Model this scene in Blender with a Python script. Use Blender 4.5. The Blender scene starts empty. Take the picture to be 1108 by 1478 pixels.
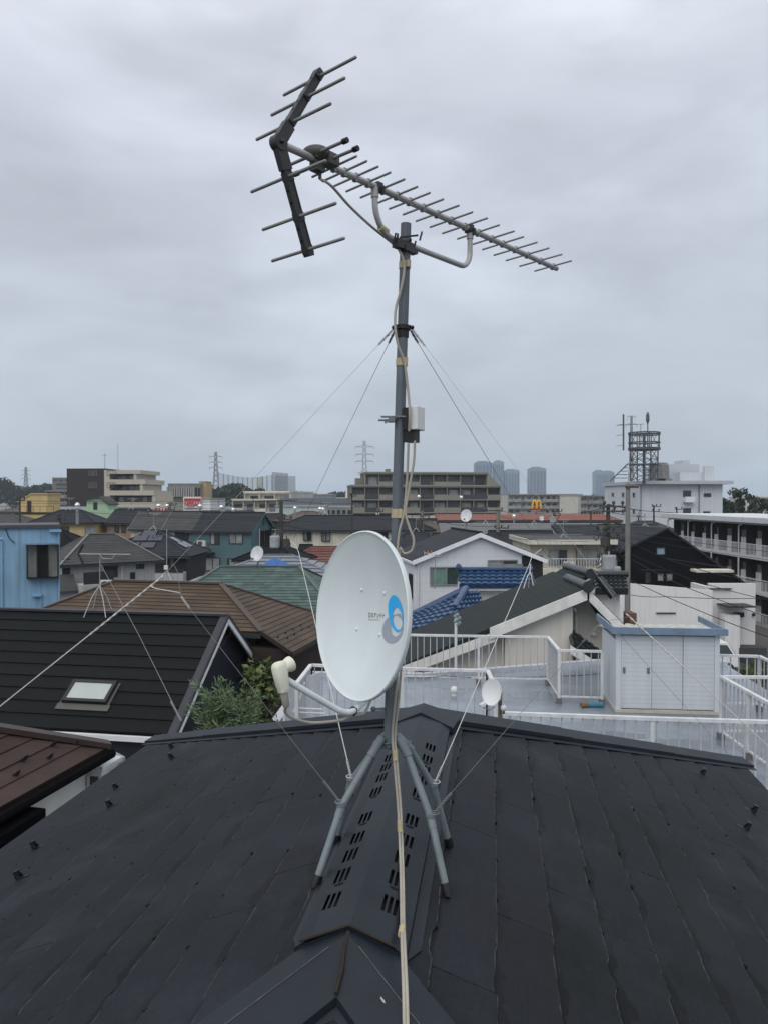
import bpy, math, random
from mathutils import Vector as V, Matrix
R = math.radians
rnd = random.Random(7)
C = bpy.context.scene.collection

# ------------------------------------------------------------------ camera model (real lens, 1108 x 1478 photograph)
F, CX, CY, HZ = 1111.0, 554.0, 739.0, 722.0
CAM = V((0, 0, 10.4))
TH = math.atan((CY - HZ) / F)

def ray(px, py):
    a = (px - CX) / F; b = (CY - py) / F
    d = V((a, math.cos(TH) + b * math.sin(TH), -math.sin(TH) + b * math.cos(TH)))
    return d / d.y
def P(px, py, Y): return CAM + ray(px, py) * Y            # world point at depth Y
def onz(px, py, z):
    d = ray(px, py); return CAM + d * ((z - CAM.z) / d.z)
def onplane(px, py, p0, n):
    d = ray(px, py); return CAM + d * ((p0 - CAM).dot(n) / d.dot(n))
def zat(py, Y): return P(CX, py, Y).z
def lerp(a, b, t): return a + (b - a) * t

# ------------------------------------------------------------------ materials
MATS = {}
def mat(name, col, rough=.75, var=.14, scale=2.0, bump=0.0, metal=0.0, spec=.35, course=None, streak=0.0, alpha=1.0, island=0.0, axis='z', cdark=.55):
    if name in MATS: return MATS[name]
    m = bpy.data.materials.new(name); m.use_nodes = True
    nt = m.node_tree; N = nt.nodes; L = nt.links
    b = N['Principled BSDF']
    b.inputs['Roughness'].default_value = rough
    b.inputs['Metallic'].default_value = metal
    b.inputs['Specular IOR Level'].default_value = spec
    b.inputs['Alpha'].default_value = alpha
    tc = N.new('ShaderNodeTexCoord')
    n1 = N.new('ShaderNodeTexNoise'); n1.inputs['Scale'].default_value = scale; n1.inputs['Detail'].default_value = 6
    n1.inputs['Roughness'].default_value = .65
    L.new(tc.outputs['Object'], n1.inputs['Vector'])
    mr = N.new('ShaderNodeMapRange'); mr.inputs['From Min'].default_value = .3; mr.inputs['From Max'].default_value = .7
    mr.inputs['To Min'].default_value = 1 - var; mr.inputs['To Max'].default_value = 1 + var
    L.new(n1.outputs['Fac'], mr.inputs['Value'])
    f = mr.outputs['Result']
    def mul(x, y):
        k = N.new('ShaderNodeMath'); k.operation = 'MULTIPLY'; L.new(x, k.inputs[0]); L.new(y, k.inputs[1]); return k.outputs[0]
    if streak:
        mp = N.new('ShaderNodeMapping'); mp.inputs['Scale'].default_value = (3, 3, .18)
        L.new(tc.outputs['Object'], mp.inputs['Vector'])
        n2 = N.new('ShaderNodeTexNoise'); n2.inputs['Scale'].default_value = 2.2; n2.inputs['Detail'].default_value = 4
        L.new(mp.outputs['Vector'], n2.inputs['Vector'])
        m2 = N.new('ShaderNodeMapRange'); m2.inputs['From Min'].default_value = .35; m2.inputs['From Max'].default_value = .72
        m2.inputs['To Min'].default_value = 1; m2.inputs['To Max'].default_value = 1 - streak
        L.new(n2.outputs['Fac'], m2.inputs['Value']); f = mul(f, m2.outputs['Result'])
    if island:
        g = N.new('ShaderNodeNewGeometry')
        m3 = N.new('ShaderNodeMapRange'); m3.inputs['To Min'].default_value = 1 - island; m3.inputs['To Max'].default_value = 1 + island
        L.new(g.outputs['Random Per Island'], m3.inputs['Value']); f = mul(f, m3.outputs['Result'])
    if course:
        sp = N.new('ShaderNodeSeparateXYZ'); L.new(tc.outputs['Object'], sp.inputs[0])
        dv = N.new('ShaderNodeMath'); dv.operation = 'DIVIDE'; dv.inputs[1].default_value = course
        L.new(sp.outputs[{'x': 0, 'y': 1, 'z': 2}[axis]], dv.inputs[0])
        fr = N.new('ShaderNodeMath'); fr.operation = 'FRACT'; L.new(dv.outputs[0], fr.inputs[0])
        m4 = N.new('ShaderNodeMapRange'); m4.inputs['From Min'].default_value = .0; m4.inputs['From Max'].default_value = .14
        m4.inputs['To Min'].default_value = cdark; m4.inputs['To Max'].default_value = 1
        L.new(fr.outputs[0], m4.inputs['Value']); f = mul(f, m4.outputs['Result'])
    vm = N.new('ShaderNodeVectorMath'); vm.operation = 'SCALE'; vm.inputs[0].default_value = col[:3]
    L.new(f, vm.inputs['Scale']); L.new(vm.outputs[0], b.inputs['Base Color'])
    if bump:
        bp = N.new('ShaderNodeBump'); bp.inputs['Strength'].default_value = bump; bp.inputs['Distance'].default_value = .02
        n3 = N.new('ShaderNodeTexNoise'); n3.inputs['Scale'].default_value = scale * 12; n3.inputs['Detail'].default_value = 4
        L.new(tc.outputs['Object'], n3.inputs['Vector']); L.new(n3.outputs['Fac'], bp.inputs['Height'])
        L.new(bp.outputs[0], b.inputs['Normal'])
    MATS[name] = m
    return m

# ------------------------------------------------------------------ mesh collector
class MB:
    def __init__(s): s.v = []; s.f = []; s.m = []; s.uv = []
    def add(s, vs, fs, mi=0, uvs=None):
        o = len(s.v); s.v += [V(p) for p in vs]
        for k, f in enumerate(fs):
            s.f.append([i + o for i in f]); s.m.append(mi); s.uv.append(uvs[k] if uvs else None)
    def box(s, x0, x1, y0, y1, z0, z1, mi=0):
        s.add([(x0, y0, z0), (x1, y0, z0), (x1, y1, z0), (x0, y1, z0), (x0, y0, z1), (x1, y0, z1), (x1, y1, z1), (x0, y1, z1)],
              [(3, 2, 1, 0), (4, 5, 6, 7), (0, 1, 5, 4), (1, 2, 6, 5), (2, 3, 7, 6), (3, 0, 4, 7)], mi)
    def obox(s, c, a, b, d, mi=0):                       # centre and three half-axis vectors
        c = V(c); vs = [c + a * i + b * j + d * k for k in (-1, 1) for j in (-1, 1) for i in (-1, 1)]
        s.add(vs, [(2, 3, 1, 0), (4, 5, 7, 6), (0, 1, 5, 4), (1, 3, 7, 5), (3, 2, 6, 7), (2, 0, 4, 6)], mi)
    def bar(s, a, b, w, h=None, mi=0, up=V((0, 0, 1))):
        a = V(a); b = V(b); t = (b - a).normalized(); h = h or w
        x = t.cross(up)
        if x.length < 1e-4: x = t.cross(V((1, 0, 0)))
        x.normalize(); y = x.cross(t).normalized()
        s.obox((a + b) / 2, t * ((b - a).length / 2), x * (w / 2), y * (h / 2), mi)
    def tube(s, pts, r, n=8, mi=0, caps=True):
        pts = [V(p) for p in pts]; rs = r if isinstance(r, (list, tuple)) else [r] * len(pts)
        t = (pts[1] - pts[0]).normalized()
        x = t.orthogonal().normalized(); rings = []
        for i, p in enumerate(pts):
            if i == 0: tn = (pts[1] - p)
            elif i == len(pts) - 1: tn = (p - pts[i - 1])
            else: tn = (pts[i + 1] - p).normalized() + (p - pts[i - 1]).normalized()
            tn = tn.normalized() if tn.length > 1e-9 else t
            x = (x - tn * x.dot(tn)); x = x.normalized() if x.length > 1e-6 else tn.orthogonal().normalized()
            y = tn.cross(x)
            rings.append([p + x * (rs[i] * math.cos(2 * math.pi * k / n)) + y * (rs[i] * math.sin(2 * math.pi * k / n)) for k in range(n)])
        vs = [q for ring in rings for q in ring]; fs = []
        for i in range(len(pts) - 1):
            for k in range(n): fs.append((i * n + k, i * n + (k + 1) % n, (i + 1) * n + (k + 1) % n, (i + 1) * n + k))
        if caps: fs.append(tuple(range(n - 1, -1, -1))); fs.append(tuple((len(pts) - 1) * n + k for k in range(n)))
        s.add(vs, fs, mi)
    def prism(s, poly, vec, mi=0):
        poly = [V(p) for p in poly]; n = len(poly); vec = V(vec)
        vs = poly + [p + vec for p in poly]
        fs = [tuple(range(n - 1, -1, -1)), tuple(range(n, 2 * n))] + [(i, (i + 1) % n, n + (i + 1) % n, n + i) for i in range(n)]
        s.add(vs, fs, mi)
    def quad(s, a, b, c, d, mi=0): s.add([a, b, c, d], [(0, 1, 2, 3)], mi)
    def ball(s, c, r, nu=12, nv=8, mi=0, sc=(1, 1, 1)):
        c = V(c); vs = []; fs = []
        for j in range(nv + 1):
            ph = math.pi * j / nv
            for i in range(nu):
                t = 2 * math.pi * i / nu
                vs.append(c + V((r * sc[0] * math.sin(ph) * math.cos(t), r * sc[1] * math.sin(ph) * math.sin(t), r * sc[2] * math.cos(ph))))
        for j in range(nv):
            for i in range(nu): fs.append((j * nu + i, (j + 1) * nu + i, (j + 1) * nu + (i + 1) % nu, j * nu + (i + 1) % nu))
        s.add(vs, fs, mi)
    def slope(s, el, er, tr, tl, n, lift=.012, thick=.10, mi=0, piece=0, seed=0):
        """roof plane laid in overlapping courses; el, er eave corners, tr, tl top corners"""
        el, er, tr, tl = V(el), V(er), V(tr), V(tl)
        nm = (er - el).cross(tl - el)
        if nm.length < 1e-6: nm = (er - el).cross(tr - el)
        nm.normalize()
        rr = random.Random(seed)
        for i in range(n):
            t0, t1 = i / n, (i + 1) / n
            a = lerp(el, tl, t0); b = lerp(er, tr, t0); c = lerp(er, tr, t1); d = lerp(el, tl, t1)
            def seg(k0, k1, l2):
                aa = lerp(a, b, k0) + nm * l2; bb = lerp(a, b, k1) + nm * l2
                cc = lerp(d, c, k1) + nm * .001; dd = lerp(d, c, k0) + nm * .001
                s.add([aa, bb, cc, dd, aa - nm * l2, bb - nm * l2], [(0, 1, 2, 3), (4, 5, 1, 0)], mi)
            if not piece: seg(0, 1, lift)
            else:
                ln = (b - a).length; x = -(piece * .5 if i % 2 else 0) - rr.uniform(0, .1) * piece
                while x < ln:
                    k0 = max(0, x / ln); k1 = min(1, (x + piece) / ln)
                    if k1 - k0 > .002: seg(k0, k1, lift + rr.uniform(0, .002))
                    x += piece
        dn = nm * -thick
        if (tr - tl).length < 1e-4:
            s.add([el + dn, er + dn, tr + dn, el, er, tr], [(2, 1, 0), (0, 1, 4, 3), (1, 2, 5, 4), (2, 0, 3, 5)], mi)
        else:
            s.add([el + dn, er + dn, tr + dn, tl + dn, el, er, tr, tl], [(3, 2, 1, 0), (0, 1, 5, 4), (1, 2, 6, 5), (3, 0, 4, 7)], mi)
    def tiles(s, el, er, tr, tl, n, m, amp=.035, lift=.04, thick=.12, mi=0):
        """curved pan tiles: n courses, m columns"""
        el, er, tr, tl = V(el), V(er), V(tr), V(tl)
        nm = (er - el).cross(tl - el).normalized(); q = 5
        for i in range(n):
            t0, t1 = i / n, (i + 1) / n
            a = lerp(el, tl, t0); b = lerp(er, tr, t0); c = lerp(er, tr, t1); d = lerp(el, tl, t1)
            vs = []; K = m * q
            for k in range(K + 1):
                h = amp * abs(math.sin(math.pi * k / q)) 
                vs += [lerp(a, b, k / K) + nm * (h + lift), lerp(d, c, k / K) + nm * (h + .002), lerp(a, b, k / K) + nm * (h * .2)]
            fs = []
            for k in range(K):
                o = 3 * k; fs += [(o, o + 3, o + 4, o + 1), (o + 2, o + 5, o + 3, o)]
            s.add(vs, fs, mi)
        dn = nm * -thick
        s.add([el + dn, er + dn, tr + dn, tl + dn, el, er, tr, tl], [(3, 2, 1, 0), (0, 1, 5, 4), (1, 2, 6, 5), (2, 3, 7, 6), (3, 0, 4, 7)], mi)
    def build(s, name, mats, parent=None, world=True, smooth=False, bevel=0):
        if not isinstance(mats, (list, tuple)): mats = [mats]
        vs = s.v
        if parent is not None and world:
            inv = ROOTINV[parent.name]; vs = [inv @ p for p in vs]
        org = V((0, 0, 0))
        if parent is None and world:                      # a thing that is one mesh: origin at its base
            xs = [p.x for p in vs]; ys = [p.y for p in vs]; zs = [p.z for p in vs]
            org = V(((min(xs) + max(xs)) / 2, (min(ys) + max(ys)) / 2, min(zs)))
            vs = [p - org for p in vs]
        me = bpy.data.meshes.new(name); me.from_pydata([tuple(p) for p in vs], [], s.f)
        for m in mats: me.materials.append(m)
        me.polygons.foreach_set('material_index', s.m)
        if any(u for u in s.uv):
            ul = me.uv_layers.new(name='UVMap')
            for p, u in zip(me.polygons, s.uv):
                if u:
                    for li, c in zip(p.loop_indices, u): ul.data[li].uv = c
        if smooth:
            me.polygons.foreach_set('use_smooth', [True] * len(me.polygons))
        me.update()
        o = bpy.data.objects.new(name, me); C.objects.link(o)
        if smooth:
            try: me.set_sharp_from_angle(angle=R(40))
            except Exception: pass
        if parent is not None:
            o.parent = parent; ROOTINV[o.name] = ROOTINV[parent.name]
        else: o.location = org
        if bevel:
            bv = o.modifiers.new('bevel', 'BEVEL'); bv.width = bevel; bv.segments = 2; bv.limit_method = 'ANGLE'
        return o

ROOTINV = {}
def thing(name, label, cat, loc=(0, 0, 0), yaw=0.0, group=None):
    o = bpy.data.objects.new(name, None); C.objects.link(o)
    o.empty_display_size = .2
    o.location = V(loc); o.rotation_euler = (0, 0, yaw)
    o['label'] = label; o['category'] = cat
    if group: o['group'] = group
    ROOTINV[o.name] = (Matrix.Translation(V(loc)) @ Matrix.Rotation(yaw, 4, 'Z')).inverted()
    return o
def tag(o, label, cat, group=None, kind=None):
    o['label'] = label; o['category'] = cat
    if group: o['group'] = group
    if kind: o['kind'] = kind
    return o
def copy_tree(src, loc, yaw, label, group=None):
    def cp(o, par):
        c = o.copy(); C.objects.link(c)
        if par is not None: c.parent = par
        for ch in [x for x in o.children]: cp(ch, c)
        return c
    r = cp(src, None); r.location = V(loc); r.rotation_euler = (0, 0, yaw); r['label'] = label
    if group: r['group'] = group
    return r

# ------------------------------------------------------------------ houses
WOODF = mat('dark_window_frame', (.02, .02, .022), .5)
WHITEF = mat('white_window_frame', (.55, .56, .57), .5)
GREYF = mat('grey_window_frame', (.2, .21, .22), .5)
GLASS = mat('window_glass', (.035, .04, .045), .08, var=.3, scale=.7, spec=.6)
GLASSL = mat('curtained_glass', (.24, .25, .25), .12, var=.35, scale=1.3, spec=.6)
GLASSG = mat('green_curtained_glass', (.13, .22, .19), .12, var=.3, scale=1.3, spec=.6)
GUTTER = mat('dark_gutter', (.03, .03, .032), .5)
GUTW = mat('white_gutter', (.62, .64, .66), .5, var=.08)

class House:
    """local frame: u along the ridge, v across it (v<0 faces the camera), z up from the ground"""
    def __init__(s, name, label, cat, O, yaw, group=None):
        s.root = thing(name, label, cat, O, yaw, group); s.O = V(O); s.yaw = yaw
        s.u = V((math.cos(yaw), math.sin(yaw), 0)); s.vv = V((-math.sin(yaw), math.cos(yaw), 0))
    def w(s, u, v, z): return s.O + s.u * u + s.vv * v + V((0, 0, z))
    def loc(s, p): return ROOTINV[s.root.name] @ V(p)
    def part(s, name, mb, m, parent=None, **k): return mb.build(name, m, parent or s.root, world=False, **k)
    def facefr(s, face):
        return {'f': (V((0, -s.W / 2, 0)), V((1, 0, 0)), V((0, -1, 0))), 'b': (V((0, s.W / 2, 0)), V((1, 0, 0)), V((0, 1, 0))),
                'r': (V((s.L / 2, 0, 0)), V((0, 1, 0)), V((1, 0, 0))), 'l': (V((-s.L / 2, 0, 0)), V((0, 1, 0)), V((-1, 0, 0)))}[face]
    def win(s, face, c, z, w, h, frame=None, glass=None, sash=2, depth=.07, sill=False, label=None):
        o, t, n = s.facefr(face); frame = frame or WOODF; glass = glass or GLASS
        mid = o + t * c + V((0, 0, z)); up = V((0, 0, 1)); b = .055
        m = MB()
        for q in (-1, 1):
            m.obox(mid + t * (q * (w / 2 - b / 2)) + n * (depth / 2), t * (b / 2), n * (depth / 2), up * (h / 2))
            m.obox(mid + up * (q * (h / 2 - b / 2)) + n * (depth / 2 - .002), t * (w / 2 - b), n * (depth / 2 - .002), up * (b / 2))
        for k in range(1, sash):
            m.obox(mid + t * (w * (k / sash - .5)) + n * (depth * .42), t * (b / 2), n * (depth * .42), up * (h / 2 - b))
        if sill: m.obox(mid - up * (h / 2 + .03) + n * (depth * .7), t * (w / 2 + .05), n * (depth * .7), up * .03)
        fr = s.part('window', m, frame)
        gl = glass if isinstance(glass, (list, tuple)) else [glass] * sash
        g = MB()
        for k in range(sash):
            x0 = w * (k / sash - .5) + b / 2; x1 = w * ((k + 1) / sash - .5) - b / 2
            cc = mid + t * ((x0 + x1) / 2) + n * (.012 + .008 * (k % 2))
            g.obox(cc, t * ((x1 - x0) / 2), n * .008, up * (h / 2 - b), k)
        s.part('pane', g, gl, fr)
        if label: fr['label'] = label
        return fr
    def pwin(s, face, x0, y0, x1, y1, **k):
        o, t, n = s.facefr(face)
        wp = s.w(*o); wn = s.u * n.x + s.vv * n.y
        c = s.loc(onplane((x0 + x1) / 2, (y0 + y1) / 2, wp, wn)); a = s.loc(onplane(x0, (y0 + y1) / 2, wp, wn)); b = s.loc(onplane(x1, (y0 + y1) / 2, wp, wn))
        tp = s.loc(onplane((x0 + x1) / 2, y0, wp, wn)); bt = s.loc(onplane((x0 + x1) / 2, y1, wp, wn))
        return s.win(face, (c - o).dot(t), c.z, (b - a).length, abs(tp.z - bt.z), **k)

def house(name, label, A, B, W, rise, kind, roof, wall, z0=0.0, eave=.45, n=12, lift=.015, piece=0, wins=None, cat='house', barge=None, group=None,
          gutter=None, ridge=True, gable=None, wallmats=None, over=None, hr=None, auto=0, aglass=None, aframe=None):
    """A, B world points of the ridge ends (same height); hip kinds run out W/2 beyond them"""
    A = V(A); B = V(B); mid = (A + B) / 2; d = B - A; yaw = math.atan2(d.y, d.x); Lr = math.hypot(d.x, d.y)
    H = House(name, label, cat, (mid.x, mid.y, z0), yaw, group)
    rz = A.z - z0; ez = rz - rise; sl = rise / (W / 2)
    H.W = W; H.ez = ez; H.rz = rz; H.sl = sl; over = eave if over is None else over
    ge = .25
    hr = W / 2 + over if hr is None else hr
    H.L = Lr - 2 * ge if kind == 'gable' else Lr + 2 * (hr - over)
    L2, W2 = H.L / 2, W / 2
    m = MB()
    if kind == 'gable':
        m.prism([(-L2, -W2, 0), (-L2, W2, 0), (-L2, W2, ez - .06), (-L2, 0, rz - .16), (-L2, -W2, ez - .06)][::-1], (2 * L2, 0, 0))
    else: m.box(-L2, L2, -W2, W2, 0, ez - .05)
    H.part('wall', m, wall)
    m = MB(); o = over; ezo = ez - o * sl; R2 = Lr / 2
    if kind == 'gable':
        for q in (-1, 1):
            e0 = V((-R2, q * (W2 + o), ezo)); e1 = V((R2, q * (W2 + o), ezo)); t0 = V((-R2, 0, rz)); t1 = V((R2, 0, rz))
            if q < 0: m.slope(e0, e1, t1, t0, n, lift, .1, 0, piece, 1)
            else: m.slope(e1, e0, t0, t1, n, lift, .1, 0, piece, 2)
    else:
        E = [V((-R2 - hr, -W2 - o, ezo)), V((R2 + hr, -W2 - o, ezo)), V((R2 + hr, W2 + o, ezo)), V((-R2 - hr, W2 + o, ezo))]; H.hr = hr; H.ezo = ezo
        T0, T1 = V((-R2, 0, rz)), V((R2, 0, rz))
        m.slope(E[0], E[1], T1, T0, n, lift, .08, 0, piece, 1); m.slope(E[2], E[3], T0, T1, n, lift, .08, 0, piece, 2)
        m.slope(E[1], E[2], T1, T1, n, lift, .08, 0, piece, 3); m.slope(E[3], E[0], T0, T0, n, lift, .08, 0, piece, 4)
    rf = H.part('roof', m, roof)
    if ridge:
        m = MB(); q = ridge if not isinstance(ridge, bool) else roof
        m.bar((-R2, 0, rz + .03), (R2, 0, rz + .03), .2, .06)
        if kind == 'hip':
            for T, es in ((T0, (0, 3)), (T1, (1, 2))):
                for k in es: m.bar(T + V((0, 0, .025)), E[k] + V((0, 0, .025)), .17, .05)
        H.part('ridge_cap', m, q, rf)
    if kind == 'gable' and barge:
        for x in (-R2 - .016, R2 + .016):
            m = MB()
            for q in (-1, 1):
                m.prism([(x - .014, 0, rz - .02), (x - .014, q * (W2 + o), ezo - .02), (x - .014, q * (W2 + o), ezo - .24), (x - .014, 0, rz - .24)][::(1 if q < 0 else -1)], (.028, 0, 0))
            H.part('barge_board', m, barge)
    g = gutter or GUTTER
    for q in ((-1, 1) if kind == 'gable' else (-1,)):
        m = MB(); v = q * (W2 + o + .05)
        m.box(-(R2 if kind == 'gable' else L2 + o), (R2 if kind == 'gable' else L2 + o), v - .055, v + .045, ezo - .17, ezo - .055); H.part('gutter', m, g)
    for wn in (wins or []):
        k = dict(wn[5]) if len(wn) > 5 else {}
        H.pwin(*wn[:5], **k)
    if auto:
        for k in range(auto):
            c = H.L * ((k + .5) / auto - .5) + rnd.uniform(-.2, .2)
            H.win('f', c, ez - 1.35, 1.5, 1.05, frame=aframe or WOODF, glass=aglass or [rnd.choice([GLASS, GLASSL]), GLASS])
            if ez > 5: H.win('f', c, ez - 4.1, 1.5, 1.4, frame=aframe or WOODF, glass=[GLASS, GLASSL])
    H.roof = rf
    return H

def leaves(mb, c, rad, n, size, r, mi=0, up=.2, squash=1.0):
    """n leaf-sized faces through a ball of radius rad"""
    c = V(c)
    for _ in range(n):
        while True:
            p = V((r.uniform(-1, 1), r.uniform(-1, 1), r.uniform(-1, 1)))
            if p.length < 1: break
        p = p.normalized() * (p.length ** .6)
        q = c + V((p.x * rad, p.y * rad, p.z * rad * squash))
        nrm = (p + V((r.uniform(-1, 1), r.uniform(-1, 1), r.uniform(-1, 1) + up))).normalized()
        x = nrm.orthogonal().normalized(); a = r.uniform(0, 6.28)
        y = nrm.cross(x); x, y = x * math.cos(a) + y * math.sin(a), y * math.cos(a) - x * math.sin(a)
        s = size * r.uniform(.6, 1.3)
        mb.add([q - x * s, q - y * s * .45, q + x * s, q + y * s * .45], [(0, 1, 2, 3)], mi if isinstance(mi, int) else r.choice(mi))

def tree(name, label, base, h, rx, ry, crown0, leafm, bark, nclump=30, nleaf=60, size=.12, seed=1, cat='tree', group=None, crad=.3):
    r = random.Random(seed); base = V(base)
    t = thing(name, label, cat, base, 0, group)
    m = MB(); top = base + V((0, 0, h * .8))
    m.tube([base, base + V((.03, 0, h * .3)), base + V((-.04, .03, h * .55)), top], [h * .03, h * .024, h * .015, h * .005], 8)
    cl = []
    for k in range(nclump):
        z = r.uniform(crown0, 1.0); w = math.sqrt(max(.04, 1 - ((z - (crown0 + .45 * (1 - crown0))) / (.62 * (1 - crown0))) ** 2)) if z > crown0 else .4
        a = r.uniform(0, 6.28); q = math.sqrt(r.uniform(.05, 1)) * w
        p = base + V((rx * q * math.cos(a), ry * q * math.sin(a), h * z)); cl.append(p)
        if k % 3 == 0:
            s = base + V((0, 0, h * max(.15, z - .25))); m.tube([s, lerp(s, p, .55) + V((0, 0, .03 * h)), p], [h * .011, h * .007, h * .002], 5)
    m.build('trunk', bark, t, smooth=True)
    m = MB()
    for p in cl: leaves(m, p, crad * (rx + ry) * .5 * r.uniform(.7, 1.25), nleaf, size, r, list(range(len(leafm))))
    m.build('crown', leafm, t)
    return t
# ================================================================== our own slate roof
CR, SR = math.cos(R(8.04)), math.sin(R(8.04))
UD = V((SR, CR, 0)); RD = V((CR, -SR, 0))
H0, S0, XR = 1.12, .4, -.354          # eye above the ridge, roof pitch, ridge offset
V0, V1 = 1.868, 3.97                    # near and far end of the ridge
TL, TR = 2.70, 2.24                   # run of the left and the right slope
def RF(X, v, Z): return CAM + RD * X + UD * v - V((0, 0, Z))       # roof frame to world
def slope_pt(side, t, v, up=0.0):
    return RF(XR + side * t, v, H0 + S0 * t - up)
def roof_hit(px, py, up=0.0):
    """where a sight line meets the left or right slope"""
    for side in (-1, 1):
        n = (RD * (side * S0) + V((0, 0, 1))).normalized()
        p = onplane(px, py, slope_pt(side, 0, 2.5) + n * up, n)
        X = (p - CAM).dot(RD) - XR
        if X * side >= -1e-3: return p
    return p

def slate_material():
    m = bpy.data.materials.new('weathered_slate'); m.use_nodes = True
    N = m.node_tree.nodes; L = m.node_tree.links; b = N['Principled BSDF']
    def node(t, **k):
        n = N.new(t)
        for a, v in k.items(): setattr(n, a, v)
        return n
    def math_(op, a, c=None):
        n = node('ShaderNodeMath', operation=op)
        for i, x in enumerate((a, c)):
            if x is None: continue
            if isinstance(x, (int, float)): n.inputs[i].default_value = x
            else: L.new(x, n.inputs[i])
        return n.outputs[0]
    def rng(x, a, c, d, e):
        n = node('ShaderNodeMapRange'); L.new(x, n.inputs['Value'])
        for k, v in zip(('From Min', 'From Max', 'To Min', 'To Max'), (a, c, d, e)): n.inputs[k].default_value = v
        return n.outputs[0]
    tc = node('ShaderNodeTexCoord'); obj = tc.outputs['Object']
    uv = node('ShaderNodeUVMap'); sp = node('ShaderNodeSeparateXYZ'); L.new(uv.outputs[0], sp.inputs[0])
    def noise(scale, det=5, vec=obj, rough=.6):
        n = node('ShaderNodeTexNoise'); n.inputs['Scale'].default_value = scale; n.inputs['Detail'].default_value = det
        n.inputs['Roughness'].default_value = rough; L.new(vec, n.inputs['Vector']); return n
    big = noise(1.1, 4); fine = noise(55, 5); mid = noise(7, 6)
    geo = node('ShaderNodeNewGeometry')
    ramp = node('ShaderNodeValToRGB')
    e = ramp.color_ramp.elements
    e[0].position = .30; e[0].color = (.0070, .0086, .0095, 1); e[1].position = .74; e[1].color = (.0165, .0198, .0262, 1)
    k = e.new(.52); k.color = (.0108, .0133, .0170, 1)
    L.new(big.outputs['Fac'], ramp.inputs[0])
    f = math_('MULTIPLY', rng(fine.outputs['Fac'], .3, .7, .8, 1.2), rng(geo.outputs['Random Per Island'], 0, 1, .86, 1.12))
    f = math_('MULTIPLY', f, rng(mid.outputs['Fac'], .3, .7, .84, 1.16))
    # grain drawn out down the slope
    mp = node('ShaderNodeMapping'); mp.inputs['Scale'].default_value = (6, 90, 1); L.new(uv.outputs[0], mp.inputs[0])
    gr = noise(1.0, 4, mp.outputs[0]); f = math_('MULTIPLY', f, rng(gr.outputs['Fac'], .3, .7, .86, 1.14))
    # worn lower edge: pale flecks where the coat is gone
    edge = math_('LESS_THAN', sp.outputs[1], math_('MULTIPLY', rng(noise(11, 6, rough=.75).outputs['Fac'], .44, .70, 0, 1), .0082))
    # damp stains creeping out below the edge above
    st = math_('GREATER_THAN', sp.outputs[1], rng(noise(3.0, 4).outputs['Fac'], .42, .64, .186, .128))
    f = math_('MULTIPLY', f, rng(st, 0, 1, 1, .50)); f = math_('MULTIPLY', f, rng(sp.outputs[1], .1745, .180, 1, .45))  # second factor: even shadow line painted under each overlapping course
    # a few pale scuffs
    sc = rng(noise(2.3, 7, rough=.75).outputs['Fac'], .62, .78, 0, .55)
    mixc = node('ShaderNodeVectorMath', operation='SCALE'); L.new(ramp.outputs[0], mixc.inputs[0]); L.new(f, mixc.inputs['Scale'])
    mx = node('ShaderNodeMix', data_type='RGBA'); L.new(sc, mx.inputs['Factor']); L.new(mixc.outputs[0], mx.inputs['A']); mx.inputs['B'].default_value = (.030, .033, .038, 1)
    mx2 = node('ShaderNodeMix', data_type='RGBA'); L.new(edge, mx2.inputs['Factor']); L.new(mx.outputs['Result'], mx2.inputs['A']); mx2.inputs['B'].default_value = (.050, .051, .052, 1)
    # brownish lichen
    br = rng(noise(4.2, 5).outputs['Fac'], .60, .74, 0, .5)
    mx3 = node('ShaderNodeMix', data_type='RGBA'); L.new(br, mx3.inputs['Factor']); L.new(mx2.outputs['Result'], mx3.inputs['A']); mx3.inputs['B'].default_value = (.0150, .0152, .0130, 1)
    # purplish and greenish fading between lots of slates, and pale washed patches
    gi = node('ShaderNodeMath', operation='FRACT'); L.new(math_('MULTIPLY', geo.outputs['Random Per Island'], 7.31), gi.inputs[0])
    mx4 = node('ShaderNodeMix', data_type='RGBA'); L.new(rng(gi.outputs[0], .45, 1, 0, .4), mx4.inputs['Factor']); L.new(mx3.outputs['Result'], mx4.inputs['A']); mx4.inputs['B'].default_value = (.0160, .0168, .0250, 1)
    wash = noise(1.7, 8, rough=.7); mx5 = node('ShaderNodeMix', data_type='RGBA'); L.new(rng(wash.outputs['Fac'], .53, .78, 0, .75), mx5.inputs['Factor']); L.new(mx4.outputs['Result'], mx5.inputs['A']); mx5.inputs['B'].default_value = (.027, .033, .041, 1)
    L.new(mx5.outputs['Result'], b.inputs['Base Color'])
    b.inputs['Roughness'].default_value = .6; b.inputs['Specular IOR Level'].default_value = .12
    bp = node('ShaderNodeBump'); bp.inputs['Strength'].default_value = .25; bp.inputs['Distance'].default_value = .004
    L.new(gr.outputs['Fac'], bp.inputs['Height']); L.new(bp.outputs[0], b.inputs['Normal'])
    return m
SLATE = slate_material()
CAPM = mat('ridge_metal', (.0130, .0175, .0245), .5, var=.22, scale=5, bump=.05, spec=.22)
CAPD = mat('vent_liner', (.004, .004, .005), .9)
RUST = mat('old_sealant', (.020, .0155, .0115), .85, var=.4, scale=30)
SCRATCH = mat('scratched_metal', (.30, .30, .29), .6, var=.3, scale=60)

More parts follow.
